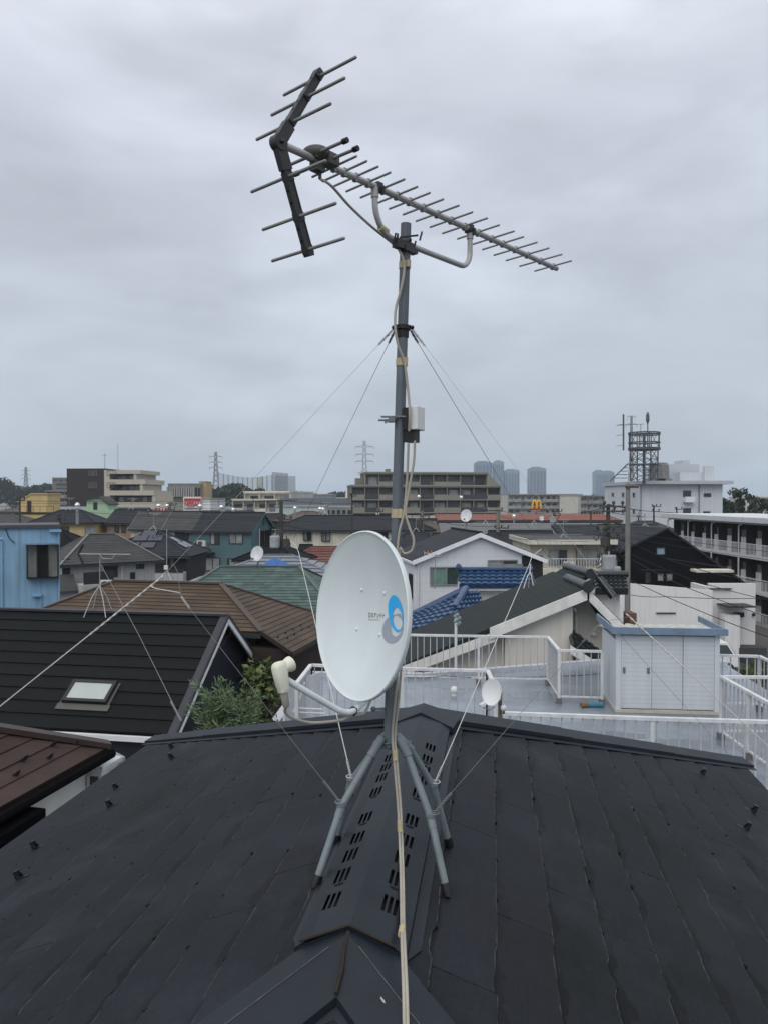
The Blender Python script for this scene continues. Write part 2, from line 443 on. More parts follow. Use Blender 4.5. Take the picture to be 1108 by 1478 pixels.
UP_ = V((0, 0, 1))
hb = RF(XR, 3, 0); hb.z = 0
home = thing('slate_roof_house', 'house with dark grey slate hip roof that carries the tall antenna mast', 'house', hb, R(-8.04))
def slate(name, org, e, up, s_len, lo, hi, seed):
    """org: a point on the ridge line; e: along the eave; up: from eave to ridge; lo(s), hi(s): ends of a course at slope distance s"""
    mb = MB(); r = random.Random(seed); n = e.cross(up).normalized()
    if n.z < 0: n = -n
    EX = .182; s = .03; row = 0
    while s < s_len:
        s0, s1 = s, min(s + EX, s_len)
        a0, a1 = lo(s1), hi(s1); b0, b1 = lo(s0), hi(s0)
        x = a0 - r.uniform(.1, .9)
        while x < a1:
            w = .91; k0, k1 = max(x + .0024, a0), min(x + w - .0024, a1)
            if k1 - k0 > .01:
                K = max(2, int((k1 - k0) / .03)); vs = []; uvs = []; off = r.uniform(0, 50); j = 0; hold = 0
                lift = .0080 + r.uniform(0, .0025)
                for q in range(K + 1):
                    xx = lerp(k0, k1, q / K); xu = min(max(xx, b0), b1)
                    if hold <= 0: j = r.choice([0, 0, .002, .006, .011]) if r.random() < .6 else j; hold = r.randint(1, 4)
                    hold -= 1
                    dn = s1 - (j if s1 < s_len else 0) 
                    vs += [org + e * xx - up * dn + n * lift, org + e * xu - up * (s0 - .02) + n * .0002, org + e * xx - up * dn - n * .001]
                fs = []; fu = []
                for q in range(K):
                    o = 3 * q; xs, xe = off + lerp(k0, k1, q / K), off + lerp(k0, k1, (q + 1) / K)
                    f = (o, o + 3, o + 4, o + 1); u = ((xs, 0), (xe, 0), (xe, EX + .02), (xs, EX + .02))
                    g = (o + 2, o + 5, o + 3, o); 
                    fs += [f, g]; fu += [u, ((xs, 0), (xe, 0), (xe, 0), (xs, 0))]
                # side faces of the slab at the butt joints
                fs += [(2, 0, 1), (3 * K, 3 * K + 2, 3 * K + 1)]; fu += [((off, 0),) * 3] * 2
                if (fs and (vs[3] - vs[0]).cross(vs[1] - vs[0]).dot(n) < 0): fs = [f[::-1] for f in fs]; fu = [u[::-1] for u in fu]
                mb.add(vs, fs, 0, fu)
                if s1 < s_len:
                    for xx in (x + .17, x + .46, x + .74):
                        if k0 < xx < k1 and r.random() < .8: c = org + e * (xx + r.uniform(-.03, .03)) - up * (s1 + .001) + n * (lift * .55); mb.obox(c, e * .0055, up * .004, n * (lift * .6), 1)
            x += w
        s = s1; row += 1
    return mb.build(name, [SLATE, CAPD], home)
sf = math.sqrt(1 + S0 * S0)
upR = (-RD + V((0, 0, S0))).normalized(); upL = (RD + V((0, 0, S0))).normalized()
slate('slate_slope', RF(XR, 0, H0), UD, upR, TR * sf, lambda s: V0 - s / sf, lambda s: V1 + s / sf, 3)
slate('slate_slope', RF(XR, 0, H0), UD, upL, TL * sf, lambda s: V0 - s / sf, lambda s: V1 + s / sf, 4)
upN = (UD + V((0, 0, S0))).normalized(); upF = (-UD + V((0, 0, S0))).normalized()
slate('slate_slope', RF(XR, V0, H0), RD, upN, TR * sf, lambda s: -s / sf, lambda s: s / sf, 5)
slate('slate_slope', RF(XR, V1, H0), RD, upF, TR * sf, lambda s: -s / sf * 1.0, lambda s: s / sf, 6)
# under-roof deck and walls
m = MB(); dd = .012
c4 = [RF(XR - TL, V0 - TL, H0 + S0 * TL + dd), RF(XR + TR, V0 - TR, H0 + S0 * TR + dd), RF(XR + TR, V1 + TR, H0 + S0 * TR + dd), RF(XR - TL, V1 + TL, H0 + S0 * TL + dd)]
r0, r1 = RF(XR, V0, H0 + dd), RF(XR, V1, H0 + dd); dz = V((0, 0, -.16))
m.add([*c4, r0, r1, *[p + dz for p in c4]], [(3, 0, 4, 5), (1, 2, 5, 4), (0, 1, 4), (2, 3, 5), (0, 6, 7, 1), (1, 7, 8, 2), (2, 8, 9, 3), (3, 9, 6, 0), (9, 8, 7, 6)])
m.build('roof_deck', mat('roof_felt', (.004, .004, .004), .9), home)
m = MB(); zt = H0 + S0 * TR + .2
q = [RF(XR - TL + .5, V0 - TL + .5, 0), RF(XR + TR - .45, V0 - TR + .5, 0), RF(XR + TR - .45, V1 + TR - .5, 0), RF(XR - TL + .5, V1 + TL - .5, 0)]
for p in q: p.z = 0
m.prism(q, (0, 0, CAM.z - zt)); m.build('wall', mat('cream_siding', (.5, .48, .43), .8, course=.3), home)
m = MB()
for a, b_, q in ((c4[0], c4[3], 1), (c4[1], c4[2], -1)): m.tube([a + RD * (q * .03) + V((0, 0, -.2)), b_ + RD * (q * .03) + V((0, 0, -.2))], .04, 8)
m.build('gutter', GUTTER, home)

# ---- hip caps: folded metal, a shadow gap under the lip
def hip_cap(A, B, nl, nr, w, rise, mi_name='hip_cap'):
    """A->B hip line; nl, nr: unit vectors lying in the two roof planes, away from the hip"""
    m = MB(); A = V(A); B = V(B); up = V((0, 0, rise)); K = 3
    for i in range(K):                                  # three lengths, each lapping the one below
        a = lerp(A, B, i / K); b_ = lerp(A, B, (i + 1.02) / K); k = V((0, 0, .004 * (K - i)))
        for n_, ww in ((nl, w), (nr, w)):
            o = [a + up + k, b_ + up + k, b_ + n_ * ww + up * .75 + k, a + n_ * ww + up * .75 + k]
            if (o[1] - o[0]).cross(o[3] - o[0]).z < 0: o = o[::-1]; 
            m.prism(o, V((0, 0, -.006)))
            lo = [a + n_ * ww + up * .75 + k, b_ + n_ * ww + up * .75 + k]
            m.prism([lo[0] + n_ * .002, lo[1] + n_ * .002, lo[1] + n_ * .002 - V((0, 0, .022)), lo[0] + n_ * .002 - V((0, 0, .022))], n_ * -.006)
            b2 = [a + n_ * (ww - .02) + up * .45, b_ + n_ * (ww - .02) + up * .45]
            m.prism([b2[0], b2[1], b2[1] + n_ * .05 - V((0, 0, .005)), b2[0] + n_ * .05 - V((0, 0, .005))], V((0, 0, -.004)))
    return m.build(mi_name, CAPM, home)
def inplane(side, other):                              # direction in a slope, square to its hip, heading away from it
    return None
eN = V((0, 0, 1))
def hipdir(plane_n, hip):                               # unit vector in the plane, perpendicular to the hip
    return plane_n.cross(hip).normalized()
nR = (RD * S0 + eN).normalized(); nL = (-RD * S0 + eN).normalized(); nN = (-UD * S0 + eN).normalized(); nF = (UD * S0 + eN).normalized()
for (rp, sd, fd, T, pl, pe) in ((V1, 1, 1, TR, nR, nF), (V1, -1, 1, TL, nL, nF), (V0, 1, -1, TR, nR, nN), (V0, -1, -1, TL, nL, nN)):
    A = RF(XR, rp, H0); B = RF(XR + sd * T, rp + fd * T, H0 + S0 * T); hd = (B - A).normalized()
    d1 = hipdir(pl, hd); d1 = d1 if d1.dot(RD * sd) * 1 > 0 and d1.dot(UD * fd) < 0 else -d1
    d2 = hipdir(pe, hd); d2 = d2 if d2.dot(UD * fd) > 0 else -d2
    if d1.dot(UD * fd) > 0: d1 = -d1
    near = fd < 0
    hip_cap(A, B, d1, d2, .104 if near else .10, .03 if near else .042)

# ---- ridge vent with real louvre holes
W_ = .14; HV = .05
va, vb = V0 + .02, V1 - .12
def ventpt(side, t, v, up=0): 
    return RF(XR + side * t, v, H0 + S0 * t * .95 - HV - up + (.012 if t > .13 else 0))
groups = [(v - .042, v + .042) for v in (2.06, 2.205, 2.335, 2.46, 2.62, 2.86, 3.01, 3.13, 3.255, 3.41)]
vent = MB(); liner = MB()
for side in (-1, 1):
    ts = [0, .060, .0695, .0755, .085, .091, .1005, W_]; holes = {1, 3, 5}
    vsx = [va]
    for a, b_ in groups: vsx += [a, b_]
    vsx.append(vb)
    for i in range(len(vsx) - 1):
        for j in range(len(ts) - 1):
            if i % 2 == 1 and j in holes: continue
            o = [ventpt(side, ts[j], vsx[i]), ventpt(side, ts[j + 1], vsx[i]), ventpt(side, ts[j + 1], vsx[i + 1]), ventpt(side, ts[j], vsx[i + 1])]
            if side < 0: o = o[::-1]
            vent.prism(o[::-1], V((0, 0, -.0025)))
    # turned-down skirt and flat flange on the slates
    a, b_ = ventpt(side, W_, va), ventpt(side, W_, vb); e_ = RD * (side * .0025)
    vent.prism([a, b_, b_ - V((0, 0, .045)), a - V((0, 0, .045))], e_)
    a2, b2 = slope_pt(side, W_ - .01, va, .010), slope_pt(side, W_ - .01, vb, .010); c2, d2 = slope_pt(side, W_ + .032, vb, .010), slope_pt(side, W_ + .032, va + .10, .010)
    o = [a2, b2, c2, d2]; vent.prism(o if side > 0 else o[::-1], V((0, 0, .004)))
    a, b_, c_, d_ = ventpt(side, .02, va + .01, -.016), ventpt(side, .02, vb - .01, -.016), ventpt(side, .135, vb - .01, -.016), ventpt(side, .135, va + .01, -.016)
    liner.prism([a, b_, c_, d_] if side > 0 else [d_, c_, b_, a], V((0, 0, -.003)))
    # round drain dimples between louvres
    for a, b_ in (groups[1], groups[4], groups[5], groups[8]):
        liner.prism([ventpt(side, .08 + .014 * math.cos(t), a - .014 + .006 * math.sin(t), .0012) for t in [k * math.pi / 5 for k in range(10)]], V((0, 0, .0008)))
# closed near and far ends
for v in (va, vb):
    vent.prism([ventpt(-1, W_, v), ventpt(1, 0, v), ventpt(1, W_, v), ventpt(1, W_, v) - V((0, 0, .05)), RF(XR, v, H0 - .0), ventpt(-1, W_, v) - V((0, 0, .05))], UD * .003)
rv = vent.build('ridge_vent', CAPM, home); liner.build('louvre_liner', CAPD, rv)
# sealant bead at the vent's near end and down the meeting of the hips
m = MB()
m.tube([ventpt(-1, W_ * .9, va - .004, .002), ventpt(-1, .07, va - .004, .003), ventpt(1, 0, va - .004, .004), ventpt(1, .07, va - .004, .003), ventpt(1, W_ * .85, va - .004, .002)], .004, 6)
m.tube([RF(XR, va - .012, H0 - .041), RF(XR - .002, va - .06, H0 + S0 * .04 - .0425), RF(XR + .002, va - .11, H0 + S0 * .09 - .0425), RF(XR - .001, va - .165, H0 + S0 * .145 - .0425)], [.006, .0050, .0055, .0045], 6)
m.build('sealant', RUST, home)
rs = random.Random(5)
for sd, tt, off, sz in ((-1, .34, .055, .012), (-1, .52, .03, .007), (-1, .44, -.05, .006), (1, .13, -.03, .006), (1, .30, -.06, .005), (1, .42, .045, .004)):
    T = TL if sd < 0 else TR                              # flakes of bare metal on the two near hip caps
    q = RF(XR + sd * tt, V0 - tt, H0 + S0 * tt); hd = (RF(XR + sd, V0 - 1, H0 + S0) - RF(XR, V0, H0)).normalized()
    pn = (nR if sd > 0 else nL) if off > 0 else nN; dd_ = pn.cross(hd).normalized()
    if off > 0 and dd_.dot(UD) < 0 or off < 0 and dd_.dot(UD) > 0: dd_ = -dd_
    c = q + dd_ * abs(off) + UP_ * (.03 * (1 - .25 * abs(off) / .125) + .0125)
    m = MB(); m.prism([c + hd * (sz * 1.8 * math.cos(k * math.pi / 5) * rs.uniform(.6, 1.1)) + dd_ * (sz * .5 * math.sin(k * math.pi / 5) * rs.uniform(.5, 1.1)) for k in range(10)], UP_ * .0006)
    m.build('paint_flake', SCRATCH, home)
rs = random.Random(15)
for A_, B_, up_ in ((RF(XR, V0, H0), RF(XR - TL, V0 - TL, H0 + S0 * TL), .034), (RF(XR, V0, H0), RF(XR + TR, V0 - TR, H0 + S0 * TR), .034)):
    m = MB(); m.tube([lerp(A_, B_, .015 + .02 * k) + UP_ * (up_ + .0112 + rs.uniform(-.0006, .0003)) for k in range(22)], [.0006 + rs.random() ** 3 * .0016 for k in range(22)], 6)
    m.build('worn_crease', mat('worn_crease', (.10, .105, .11), .6, var=.7, scale=25), home)
# boxed cover where ridge and far hips meet
m = MB(); k = .055
top = RF(XR, V1 + .02, H0 - .062)
ring = [RF(XR - .17, V1 - .15, H0 + .012), RF(XR, V1 - .16, H0 - .062), RF(XR + .16, V1 - .15, H0 + .012), RF(XR + .19, V1 + .13, H0 + .026), RF(XR, V1 + .20, H0 + .03), RF(XR - .19, V1 + .13, H0 + .026)]
m.add([top] + ring, [(0, 1, 2), (0, 2, 3), (0, 3, 4), (0, 4, 5), (0, 5, 6), (0, 6, 1)])
ring2 = [p - V((0, 0, .03)) for p in ring]
m.add(ring + ring2, [(i, i + 6, (i + 1) % 6 + 6, (i + 1) % 6) for i in range(6)])
m.build('ridge_end_cover', CAPM, home)
# snow guards
GUARD = mat('snow_guard_metal', (.012, .0135, .018), .45)
for (px, py, sd) in ((50, 1224, -1), (27, 1268, -1), (158, 1164, -1), (167, 1139, -1), (247, 1080, -1), (247, 1095, -1), (1014, 1118, 1), (1088, 1172, 1), (1078, 1197, 1)):
    p = roof_hit(px, py, .008); d = RD * sd - V((0, 0, S0)); d.normalize(); n = nR if sd > 0 else nL
    m = MB(); e = UD
    m.obox(p + n * .020, e * .021, n * .021, d * .002)
    m.obox(p + n * .041 - d * .008, e * .021, n * .0015, d * .010)
    m.obox(p + n * .0006 - d * .03, e * .010, n * .0008, d * .03)
    m.prism([p + e * .019, p + e * .019 + n * .035, p + e * .019 - d * .022], e * .002)
    m.prism([p - e * .019, p - e * .019 + n * .035, p - e * .019 - d * .022], e * .002)
    m.build('snow_guard', GUARD, home)

# ================================================================== the mast and its four-legged roof mount
DM = 2.53
STEEL = mat('galvanised_steel', (.135, .165, .18), .5, var=.22, scale=9, bump=.03, spec=.5)
POLEM = mat('weathered_steel_pole', (.100, .120, .142), .5, var=.2, scale=7, streak=.25, spec=.5)
BLACK = mat('black_plastic', (.012, .012, .013), .5)
TAPE = mat('beige_tape', (.40, .34, .21), .75, var=.2, scale=30)
BOLT = mat('zinc_bolt', (.35, .35, .34), .35, metal=.7)
pb = P(563, 1062, DM); ptp = P(585.5, 323, DM)
def mastpt(py):                                         # point of the mast axis at an image height
    t = (1062 - py) / (1062 - 323); a = lerp(pb, ptp, t)
    z = zat(py, DM); return lerp(pb, ptp, (z - pb.z) / (ptp.z - pb.z))
mast = thing('antenna_mast', 'tall grey steel mast on four bent legs straddling the ridge vent', 'mast', (pb.x, pb.y, pb.z - .5))
m = MB(); m.tube([mastpt(1050), mastpt(323)], .0172, 20); m.build('pole', POLEM, mast, smooth=True)
m = MB(); m.tube([mastpt(1068), mastpt(985)], .0215, 20); m.tube([mastpt(1076), mastpt(1060)], .0245, 16)
m.tube([mastpt(1022) , mastpt(1022) + V((-.055, -.012, 0))], .004, 8); m.ball(mastpt(1022) + V((-.058, -.012, 0)), .009)
m.build('socket', STEEL, mast, smooth=True)
FOOT = {'nl': (455, 1278), 'nr': (645, 1290), 'fr': (648, 1219), 'fl': (485, 1214)}
HUB = {'nl': (552, 1064), 'nr': (574, 1064), 'fr': (572, 1062), 'fl': (556, 1062)}
MID = {'nl': (536, 1090), 'nr': (588, 1090), 'fr': (592, 1082), 'fl': (541, 1082)}
KNK = {'nl': (493, 1164), 'nr': (621, 1180), 'fr': (625, 1136), 'fl': (507, 1128)}
legkink = {}
for k in FOOT:
    f = roof_hit(*FOOT[k], .012); Yh = DM + (-.02 if k[0] == 'n' else .02)
    h = P(*HUB[k], Yh); kk = P(*KNK[k], lerp(Yh, f.y, .52)); mm = P(*MID[k], lerp(Yh, f.y, .10)); legkink[k] = kk
    d = (f - kk).normalized(); pts = [h, lerp(h, mm, .6), mm, lerp(mm, kk, .75), kk + (mm - kk).normalized() * .02, kk + d * .02, lerp(kk, f, .5), f - d * .005]
    m = MB(); m.tube(pts[:3] , [.0148, .0148, .0148], 14); m.tube(pts[2:], .0117, 14); m.tube([lerp(kk, f, .0), lerp(kk, f, .14)], .0132, 14)
    m.tube([mm - (kk - mm).normalized() * .004, mm + (kk - mm).normalized() * .003], .0155, 14)
    m.tube([kk + V((0, 0, .012)) - d * .0, kk + V((0, 0, .004))], .0165, 12)
    lg = m.build('leg', STEEL, mast, smooth=True)
    m = MB(); m.tube([f - d * .03, f - d * .004, f + d * .008], [.0148, .0152, .0135], 14); m.build('rubber_foot', BLACK, lg, smooth=True)
m = MB()
for a, b_ in (('nl', 'nr'), ('nl', 'fl'), ('nr', 'fr')):
    m.tube([P(*MID[a], DM - .02) + V((0, 0, .02)), P(*MID[b_], DM) + V((0, 0, .03))], .003, 6)
rg = [mastpt(1070) + V((.03 * math.cos(t), .03 * math.sin(t), .004 * math.sin(3 * t))) for t in [i * 2 * math.pi / 12 for i in range(13)]]
m.tube(rg, .0035, 6); m.tube([mastpt(1085) + V((.008, -.03, 0)), mastpt(1070) + V((.012, -.034, 0)), mastpt(1076) + V((.02, -.03, 0)), mastpt(1090) + V((.01, -.03, 0))], .003, 6)
m.build('wire_tie', STEEL, mast)
m = MB(); m.tube([mastpt(487), mastpt(476)], .0205, 20); m.tube([mastpt(476), mastpt(470)], .026, 20)
for q in (-1, 1): m.ball(mastpt(473) + V((q * .03, -.005, 0)), .007)
m.build('guy_collar', BLACK, mast, smooth=True)
for py, h in ((383, 10), (523, 11), (741, 13)):
    m = MB(); a, b_ = mastpt(py + h / 2), mastpt(py - h / 2)
    m.tube([a, b_], .0192, 20); m.tube([a + V((.012, -.02, 0)), b_ + V((.012, -.02, 0))], .0075, 10); m.build('tape', TAPE, mast, smooth=True)

# ================================================================== television antenna on the mast top
ALU = mat('weathered_aluminium', (.215, .215, .215), .45, var=.2, scale=8, metal=.25, spec=.5)
ALUL = mat('pale_aluminium', (.36, .36, .36), .42, var=.2, scale=8, metal=.25, spec=.5)
DARKP = mat('dark_plastic', (.030, .031, .033), .5, var=.15)
aB = R(41.6); bd = V((math.sin(aB), math.cos(aB), 0)); ed = V((math.cos(aB), -math.sin(aB), 0)); UP = V((0, 0, 1))
B0 = P(585, 289, DM + .0)
def bp(s, e=0, z=0): return B0 + bd * s + ed * e + UP * z
def s_at(px):                                           # boom station seen at an image column
    k = (px - CX) / F; o = B0 - CAM
    return (k * o.y - o.x) / (bd.x - k * bd.y)
yagi = thing('television_antenna', 'long many rod television aerial with V shaped reflector on the mast top', 'antenna', mastpt(352))
sa, sb = s_at(408), s_at(801)
m = MB(); m.tube([bp(sa), bp(sb)], .0105, 14); m.ball(bp(sb), .0108, 10, 6); m.build('boom', ALUL, yagi, smooth=True)
dpx = [378, 410, 446, 485, 530, 575, 616, 660, 704, 747, 790, 832, 873, 911, 950, 991, 1030, 1072]
dlx = [253, 286, 322, 361, 406, 453, 492, 534, 580, 625, 668, 712, 758, 790, 830, 866, 911, 948]
for a, b_ in zip(dlx, dpx):
    cx = 340 + (a + b_) / 2 / 2.216; s = s_at(cx); half = .093 + .006 * ((a * 7) % 3 - 1)
    tl = ed * half + UP * .004
    m = MB(); m.tube([bp(s, 0, .003) - tl, bp(s, 0, .003) + tl], .0036, 8); m.obox(bp(s, 0, .0), bd * .006, ed * .008, UP * .0118)
    m.build('director', ALU, yagi, smooth=True)
ap = bp(sa - .012)
for q, (tx, ty) in ((1, (461, 106)), (-1, (446, 366))):
    k = (tx - CX) / F; o = ap - CAM; s2 = (k * o.y - o.x) / (bd.x - k * bd.y); tip = ap + bd * s2; tip.z = P(tx, ty, tip.y).z
    m = MB(); dr = (tip - ap).normalized(); sd = dr.cross(ed).normalized()
    st = ap - dr * .005
    m.obox((st + tip) / 2, dr * ((tip - st).length / 2), ed * .007, sd * .0105)
    for w in (-1, 1): m.obox((st + tip) / 2 + sd * (w * .0113), dr * ((tip - st).length / 2 + .001), ed * .0088, sd * .0016)
    for t in (.30, .66, .965): m.obox(lerp(ap, tip, t), dr * .011, ed * .0108, sd * .0132)
    m.obox(tip, dr * .008, ed * .0115, sd * .0108)
    m.obox(lerp(ap, tip, .12), dr * .036, ed * .010, sd * .0175)
    for t in (.42, .53, .77, .88):
        for w in (-1, 1): m.tube([lerp(ap, tip, t) + sd * (w * .0128), lerp(ap, tip, t) + sd * (w * .0134)], .0044, 10, 1)
    ra = m.build('reflector_arm', [DARKP, CAPD], yagi)
    for t, hl in ((.30, .152), (.66, .150), (.965, .148)):
        cpt = lerp(ap, tip, t) + sd * .004; tl = ed * hl + UP * .0
        m = MB(); m.tube([cpt - tl, cpt + tl], .0048, 10); m.ball(cpt + tl, .0049, 8, 4); m.ball(cpt - tl, .0049, 8, 4); m.build('rod', ALU, ra, smooth=True)
m = MB(); m.tube([ap - ed * .013, ap + ed * .013], .0225, 20); m.ball(ap + ed * .017 , .006); m.build('hinge', DARKP, yagi, smooth=True)
sF = s_at(459)
m = MB(); m.ball(bp(sF - .004, 0, .018), .040, 22, 12, 0, (1.05, .8, .58)); m.obox(bp(sF + .012, .0, .010), bd * .034, ed * .02, UP * .012)
m.obox(bp(sF + .03, .02, .004), bd * .02, ed * .02, UP * .016); m.obox(bp(sF, 0, -.018), bd * .018, ed * .014, UP * .014)
m.tube([bp(sF + .01, 0, -.02), bp(sF + .01, 0, -.05)], .005, 8)
m.build('feed_box', mat('grey_green_plastic', (.075, .078, .066), .55), yagi, smooth=True)
for ds, zz in ((-.012, .014), (.03, .006)):
    m = MB(); c0 = bp(sF + ds, 0, zz); m.tube([c0 - ed * .125, c0 + ed * .125], .0050, 10); dp = m.build('dipole', ALU, yagi, smooth=True)
    m = MB()
    for q in (-1, 1): m.tube([c0 + ed * (q * .115), c0 + ed * (q * .132)], .0082, 10)
    m.build('end_cap', BLACK, dp, smooth=True)
# U-shaped bracket below the boom
sl_, sr_ = s_at(541), s_at(677)
zb = P(585, 352, bp(0).y).z - B0.z
pts = [bp(sl_, -.0, .0)]
for t in range(0, 10): a = R(90 * t / 9); pts.append(bp(sl_ + .085 * (1 - math.cos(a)), -.0, zb + .095 - .095 * math.sin(a)))
for t in range(0, 10): a = R(90 * (9 - t) / 9); pts.append(bp(sr_ - .055 * (1 - math.cos(a)), -.0, zb + .06 - .06 * math.sin(a)))
pts.append(bp(sr_, 0, 0))
offb = ed * .0
m = MB(); m.tube([p + offb for p in pts], .0095, 14)
for s in (sl_, sr_): m.tube([bp(s, 0, -.035), bp(s, 0, -.004)], .0125, 12)
m.build('bracket', ALUL, yagi, smooth=True)
m = MB(); c0 = mastpt(354) + V((-.005, -.028, 0))
m.obox(c0 + V((0, .01, -.008)), bd * .045, ed * .012, UP * .014); m.obox(mastpt(362) + bd * .02 + V((0, -.02, 0)), bd * .03, ed * .012, UP * .008)
for q in (-1, 1):
    m.tube([c0 + bd * (q * .032) + V((0, -.02, .012)), c0 + bd * (q * .032) + V((0, .07, .012))], .0035, 6)
    m.bar(c0 + bd * (q * .05) - UP * .012, c0 + bd * (q * .05) + UP * .016 + ed * .008, .004)
m.tube([mastpt(347) + V((-.02, -.03, 0)), mastpt(345) + V((.04, -.03, .002))], .0032, 6); m.bar(mastpt(350) + V((.045, -.032, -.004)), mastpt(344) + V((.052, -.034, .01)), .005)
m.build('clamp', DARKP, yagi)
for px, rr in ((545, .0125), (676, .0125)):
    m = MB(); s = s_at(px); m.obox(bp(s, 0, 0), bd * .012, ed * .013, UP * .014); m.obox(bp(s + .006, .016, -.012), bd * .004, ed * .006, UP * .012); m.build('saddle', DARKP, yagi)
m = MB(); m.tube([pts[6] + bd * -.006, pts[6] + bd * .026 - UP * .008], .0115, 12); m.build('tape', TAPE, yagi, smooth=True)

# ================================================================== booster box
bx = thing('booster_box', 'small white and black signal booster box clamped halfway up the mast', 'booster', mastpt(640))
yb = R(-24); ax = V((math.cos(yb), math.sin(yb), 0)); ay = V((-math.sin(yb), math.cos(yb), 0))
cc = P(602, 604, DM - .01)
m = MB(); m.obox(cc, ax * .0135, ay * .034, UP * .0385); m.build('cover', mat('pale_grey_plastic', (.60, .62, .62), .45, var=.05), bx, bevel=.003)
m = MB(); m.obox(cc - ax * .026 - UP * .002, ax * .0125, ay * .03, UP * .036); m.obox(cc - ax * .02 - UP * .058, ax * .018, ay * .024, UP * .02)
m.tube([cc - ax * .012 - UP * .04 - ay * .012, cc - ax * .012 - UP * .072 - ay * .012], .011, 10); m.tube([cc - ax * .03 - UP * .04 - ay * .016, cc - ax * .03 - UP * .06 - ay * .016], .008, 10)
m.build('body', BLACK, bx)
m = MB(); p0 = mastpt(604)
for z, l in ((.003, .062), (-.004, .07)): m.tube([p0 + V((.045, -.022, z)), p0 + V((-l, -.024 + .03 * (z < 0), z * 1.2))], .0036, 7)
m.obox(p0 + V((-.028, -.012, -.004)), V((.01, 0, 0)), V((0, .02, 0)), UP * .009); m.bar(p0 + V((-.05, -.02, -.016)), p0 + V((-.03, -.02, -.004)), .007)
m.build('clamp', STEEL, bx)

# ================================================================== coaxial cables
COAX = mat('beige_cable', (.33, .31, .26), .6, var=.12, scale=12)
def spline(pts, n=8):
    pts = [V(p) for p in pts]; out = []
    for i in range(len(pts) - 1):
        p0 = pts[max(0, i - 1)]; p1 = pts[i]; p2 = pts[i + 1]; p3 = pts[min(len(pts) - 1, i + 2)]
        for k in range(n):
            t = k / n
            out.append(.5 * ((2 * p1) + (p2 - p0) * t + (2 * p0 - 5 * p1 + 4 * p2 - p3) * t * t + (3 * p1 - p0 - 3 * p2 + p3) * t ** 3))
    out.append(pts[-1]); return out
YF = DM - .028
c1 = [bp(sF + .01, 0, -.05), P(478, 268, 2.26), P(505, 298, 2.36), P(535, 326, 2.44), P(561, 347, YF), P(575, 360, YF), P(583, 384, YF + .004), P(579, 415, YF), P(571, 445, YF), P(570, 472, YF - .004), P(574, 497, YF),
      P(583, 522, YF + .004), P(587, 550, YF), P(590, 580, YF - .01), P(591, 600, YF - .02), P(590, 622, YF - .01)]
m = MB(); m.tube(spline(c1), .0042, 8); tag(m.build('coax_cable', COAX, smooth=True), 'thin beige cable sagging from the aerial feed box down the mast to the booster box', 'cable')
def venttop(px, py, up=.006):                           # lying on the right flank of the ridge vent
    n = (RD * (S0 * .95) + UP).normalized(); return onplane(px, py, ventpt(1, .05, 2.6, up + .003), n)
def nearpl(px, py): return onplane(px, py, RF(XR, V0, H0) + nN * .046, nN)
lay = [(577, 1228), (578, 1260), (578.5, 1290), (579, 1330)]
c2 = [P(589, 640, YF - .01), P(587, 690, YF), P(583, 738, YF), P(576, 768, YF), P(573, 800, YF), P(572, 870, YF), P(574, 960, YF), P(570, 1010, YF - .01), P(566, 1060, YF - .012), P(568, 1090, YF - .03), P(570.5, 1120, YF - .045), P(573.5, 1155, YF - .06), P(575.5, 1188, YF - .085)] + [venttop(*q) for q in lay] + [nearpl(580, 1372), nearpl(582, 1425), nearpl(583, 1478), nearpl(584, 1560)]
m = MB(); m.tube(spline(c2), .0040, 8); tag(m.build('coax_cable', COAX, smooth=True), 'left one of the two beige cables lying along the ridge vent', 'cable')
c3 = [P(598, 636, YF), P(597, 665, YF), P(591, 700, YF), P(585, 738, YF), P(590, 760, YF), P(596.5, 778, YF), P(594, 794, YF), P(583, 799, YF), P(577, 792, YF), P(578, 830, YF + .01), P(580, 930, YF + .02), P(576, 1000, YF + .005), P(569.8, 1060, YF - .006), P(571.8, 1090, YF - .028), P(574.3, 1120, YF - .043), P(577.3, 1155, YF - .058), P(579, 1188, YF - .083)] + [venttop(q[0] + 3.4, q[1]) for q in lay] + [nearpl(584, 1372), nearpl(586.5, 1425), nearpl(588, 1478), nearpl(589, 1560)]
m = MB(); m.tube(spline(c3), .0040, 8); tag(m.build('coax_cable', COAX, smooth=True), 'right one of the paired beige cables, looped beside the mast above the dish', 'cable')
for i, (px, py) in enumerate(((569, 1090), (577, 1192), (581, 1338))):
    p = P(px + 1, py, YF - .03) if i == 0 else (P(px, py, YF - .087) if i == 1 else lerp(venttop(579, 1330), nearpl(580, 1372), .35))
    m = MB(); d = V((.03, -.25, -1)).normalized() if i < 2 else (UD * -1 + V((0, 0, -.05))).normalized()
    m.tube([p - d * .016, p + d * .016], .0088, 10); tag(m.build('tape_wrap', TAPE, smooth=True), ['beige tape binding the two cables where the mast legs meet', 'beige tape binding the two cables halfway along the ridge vent', 'beige tape binding the two cables at the near end of the ridge vent'][i], 'tape')

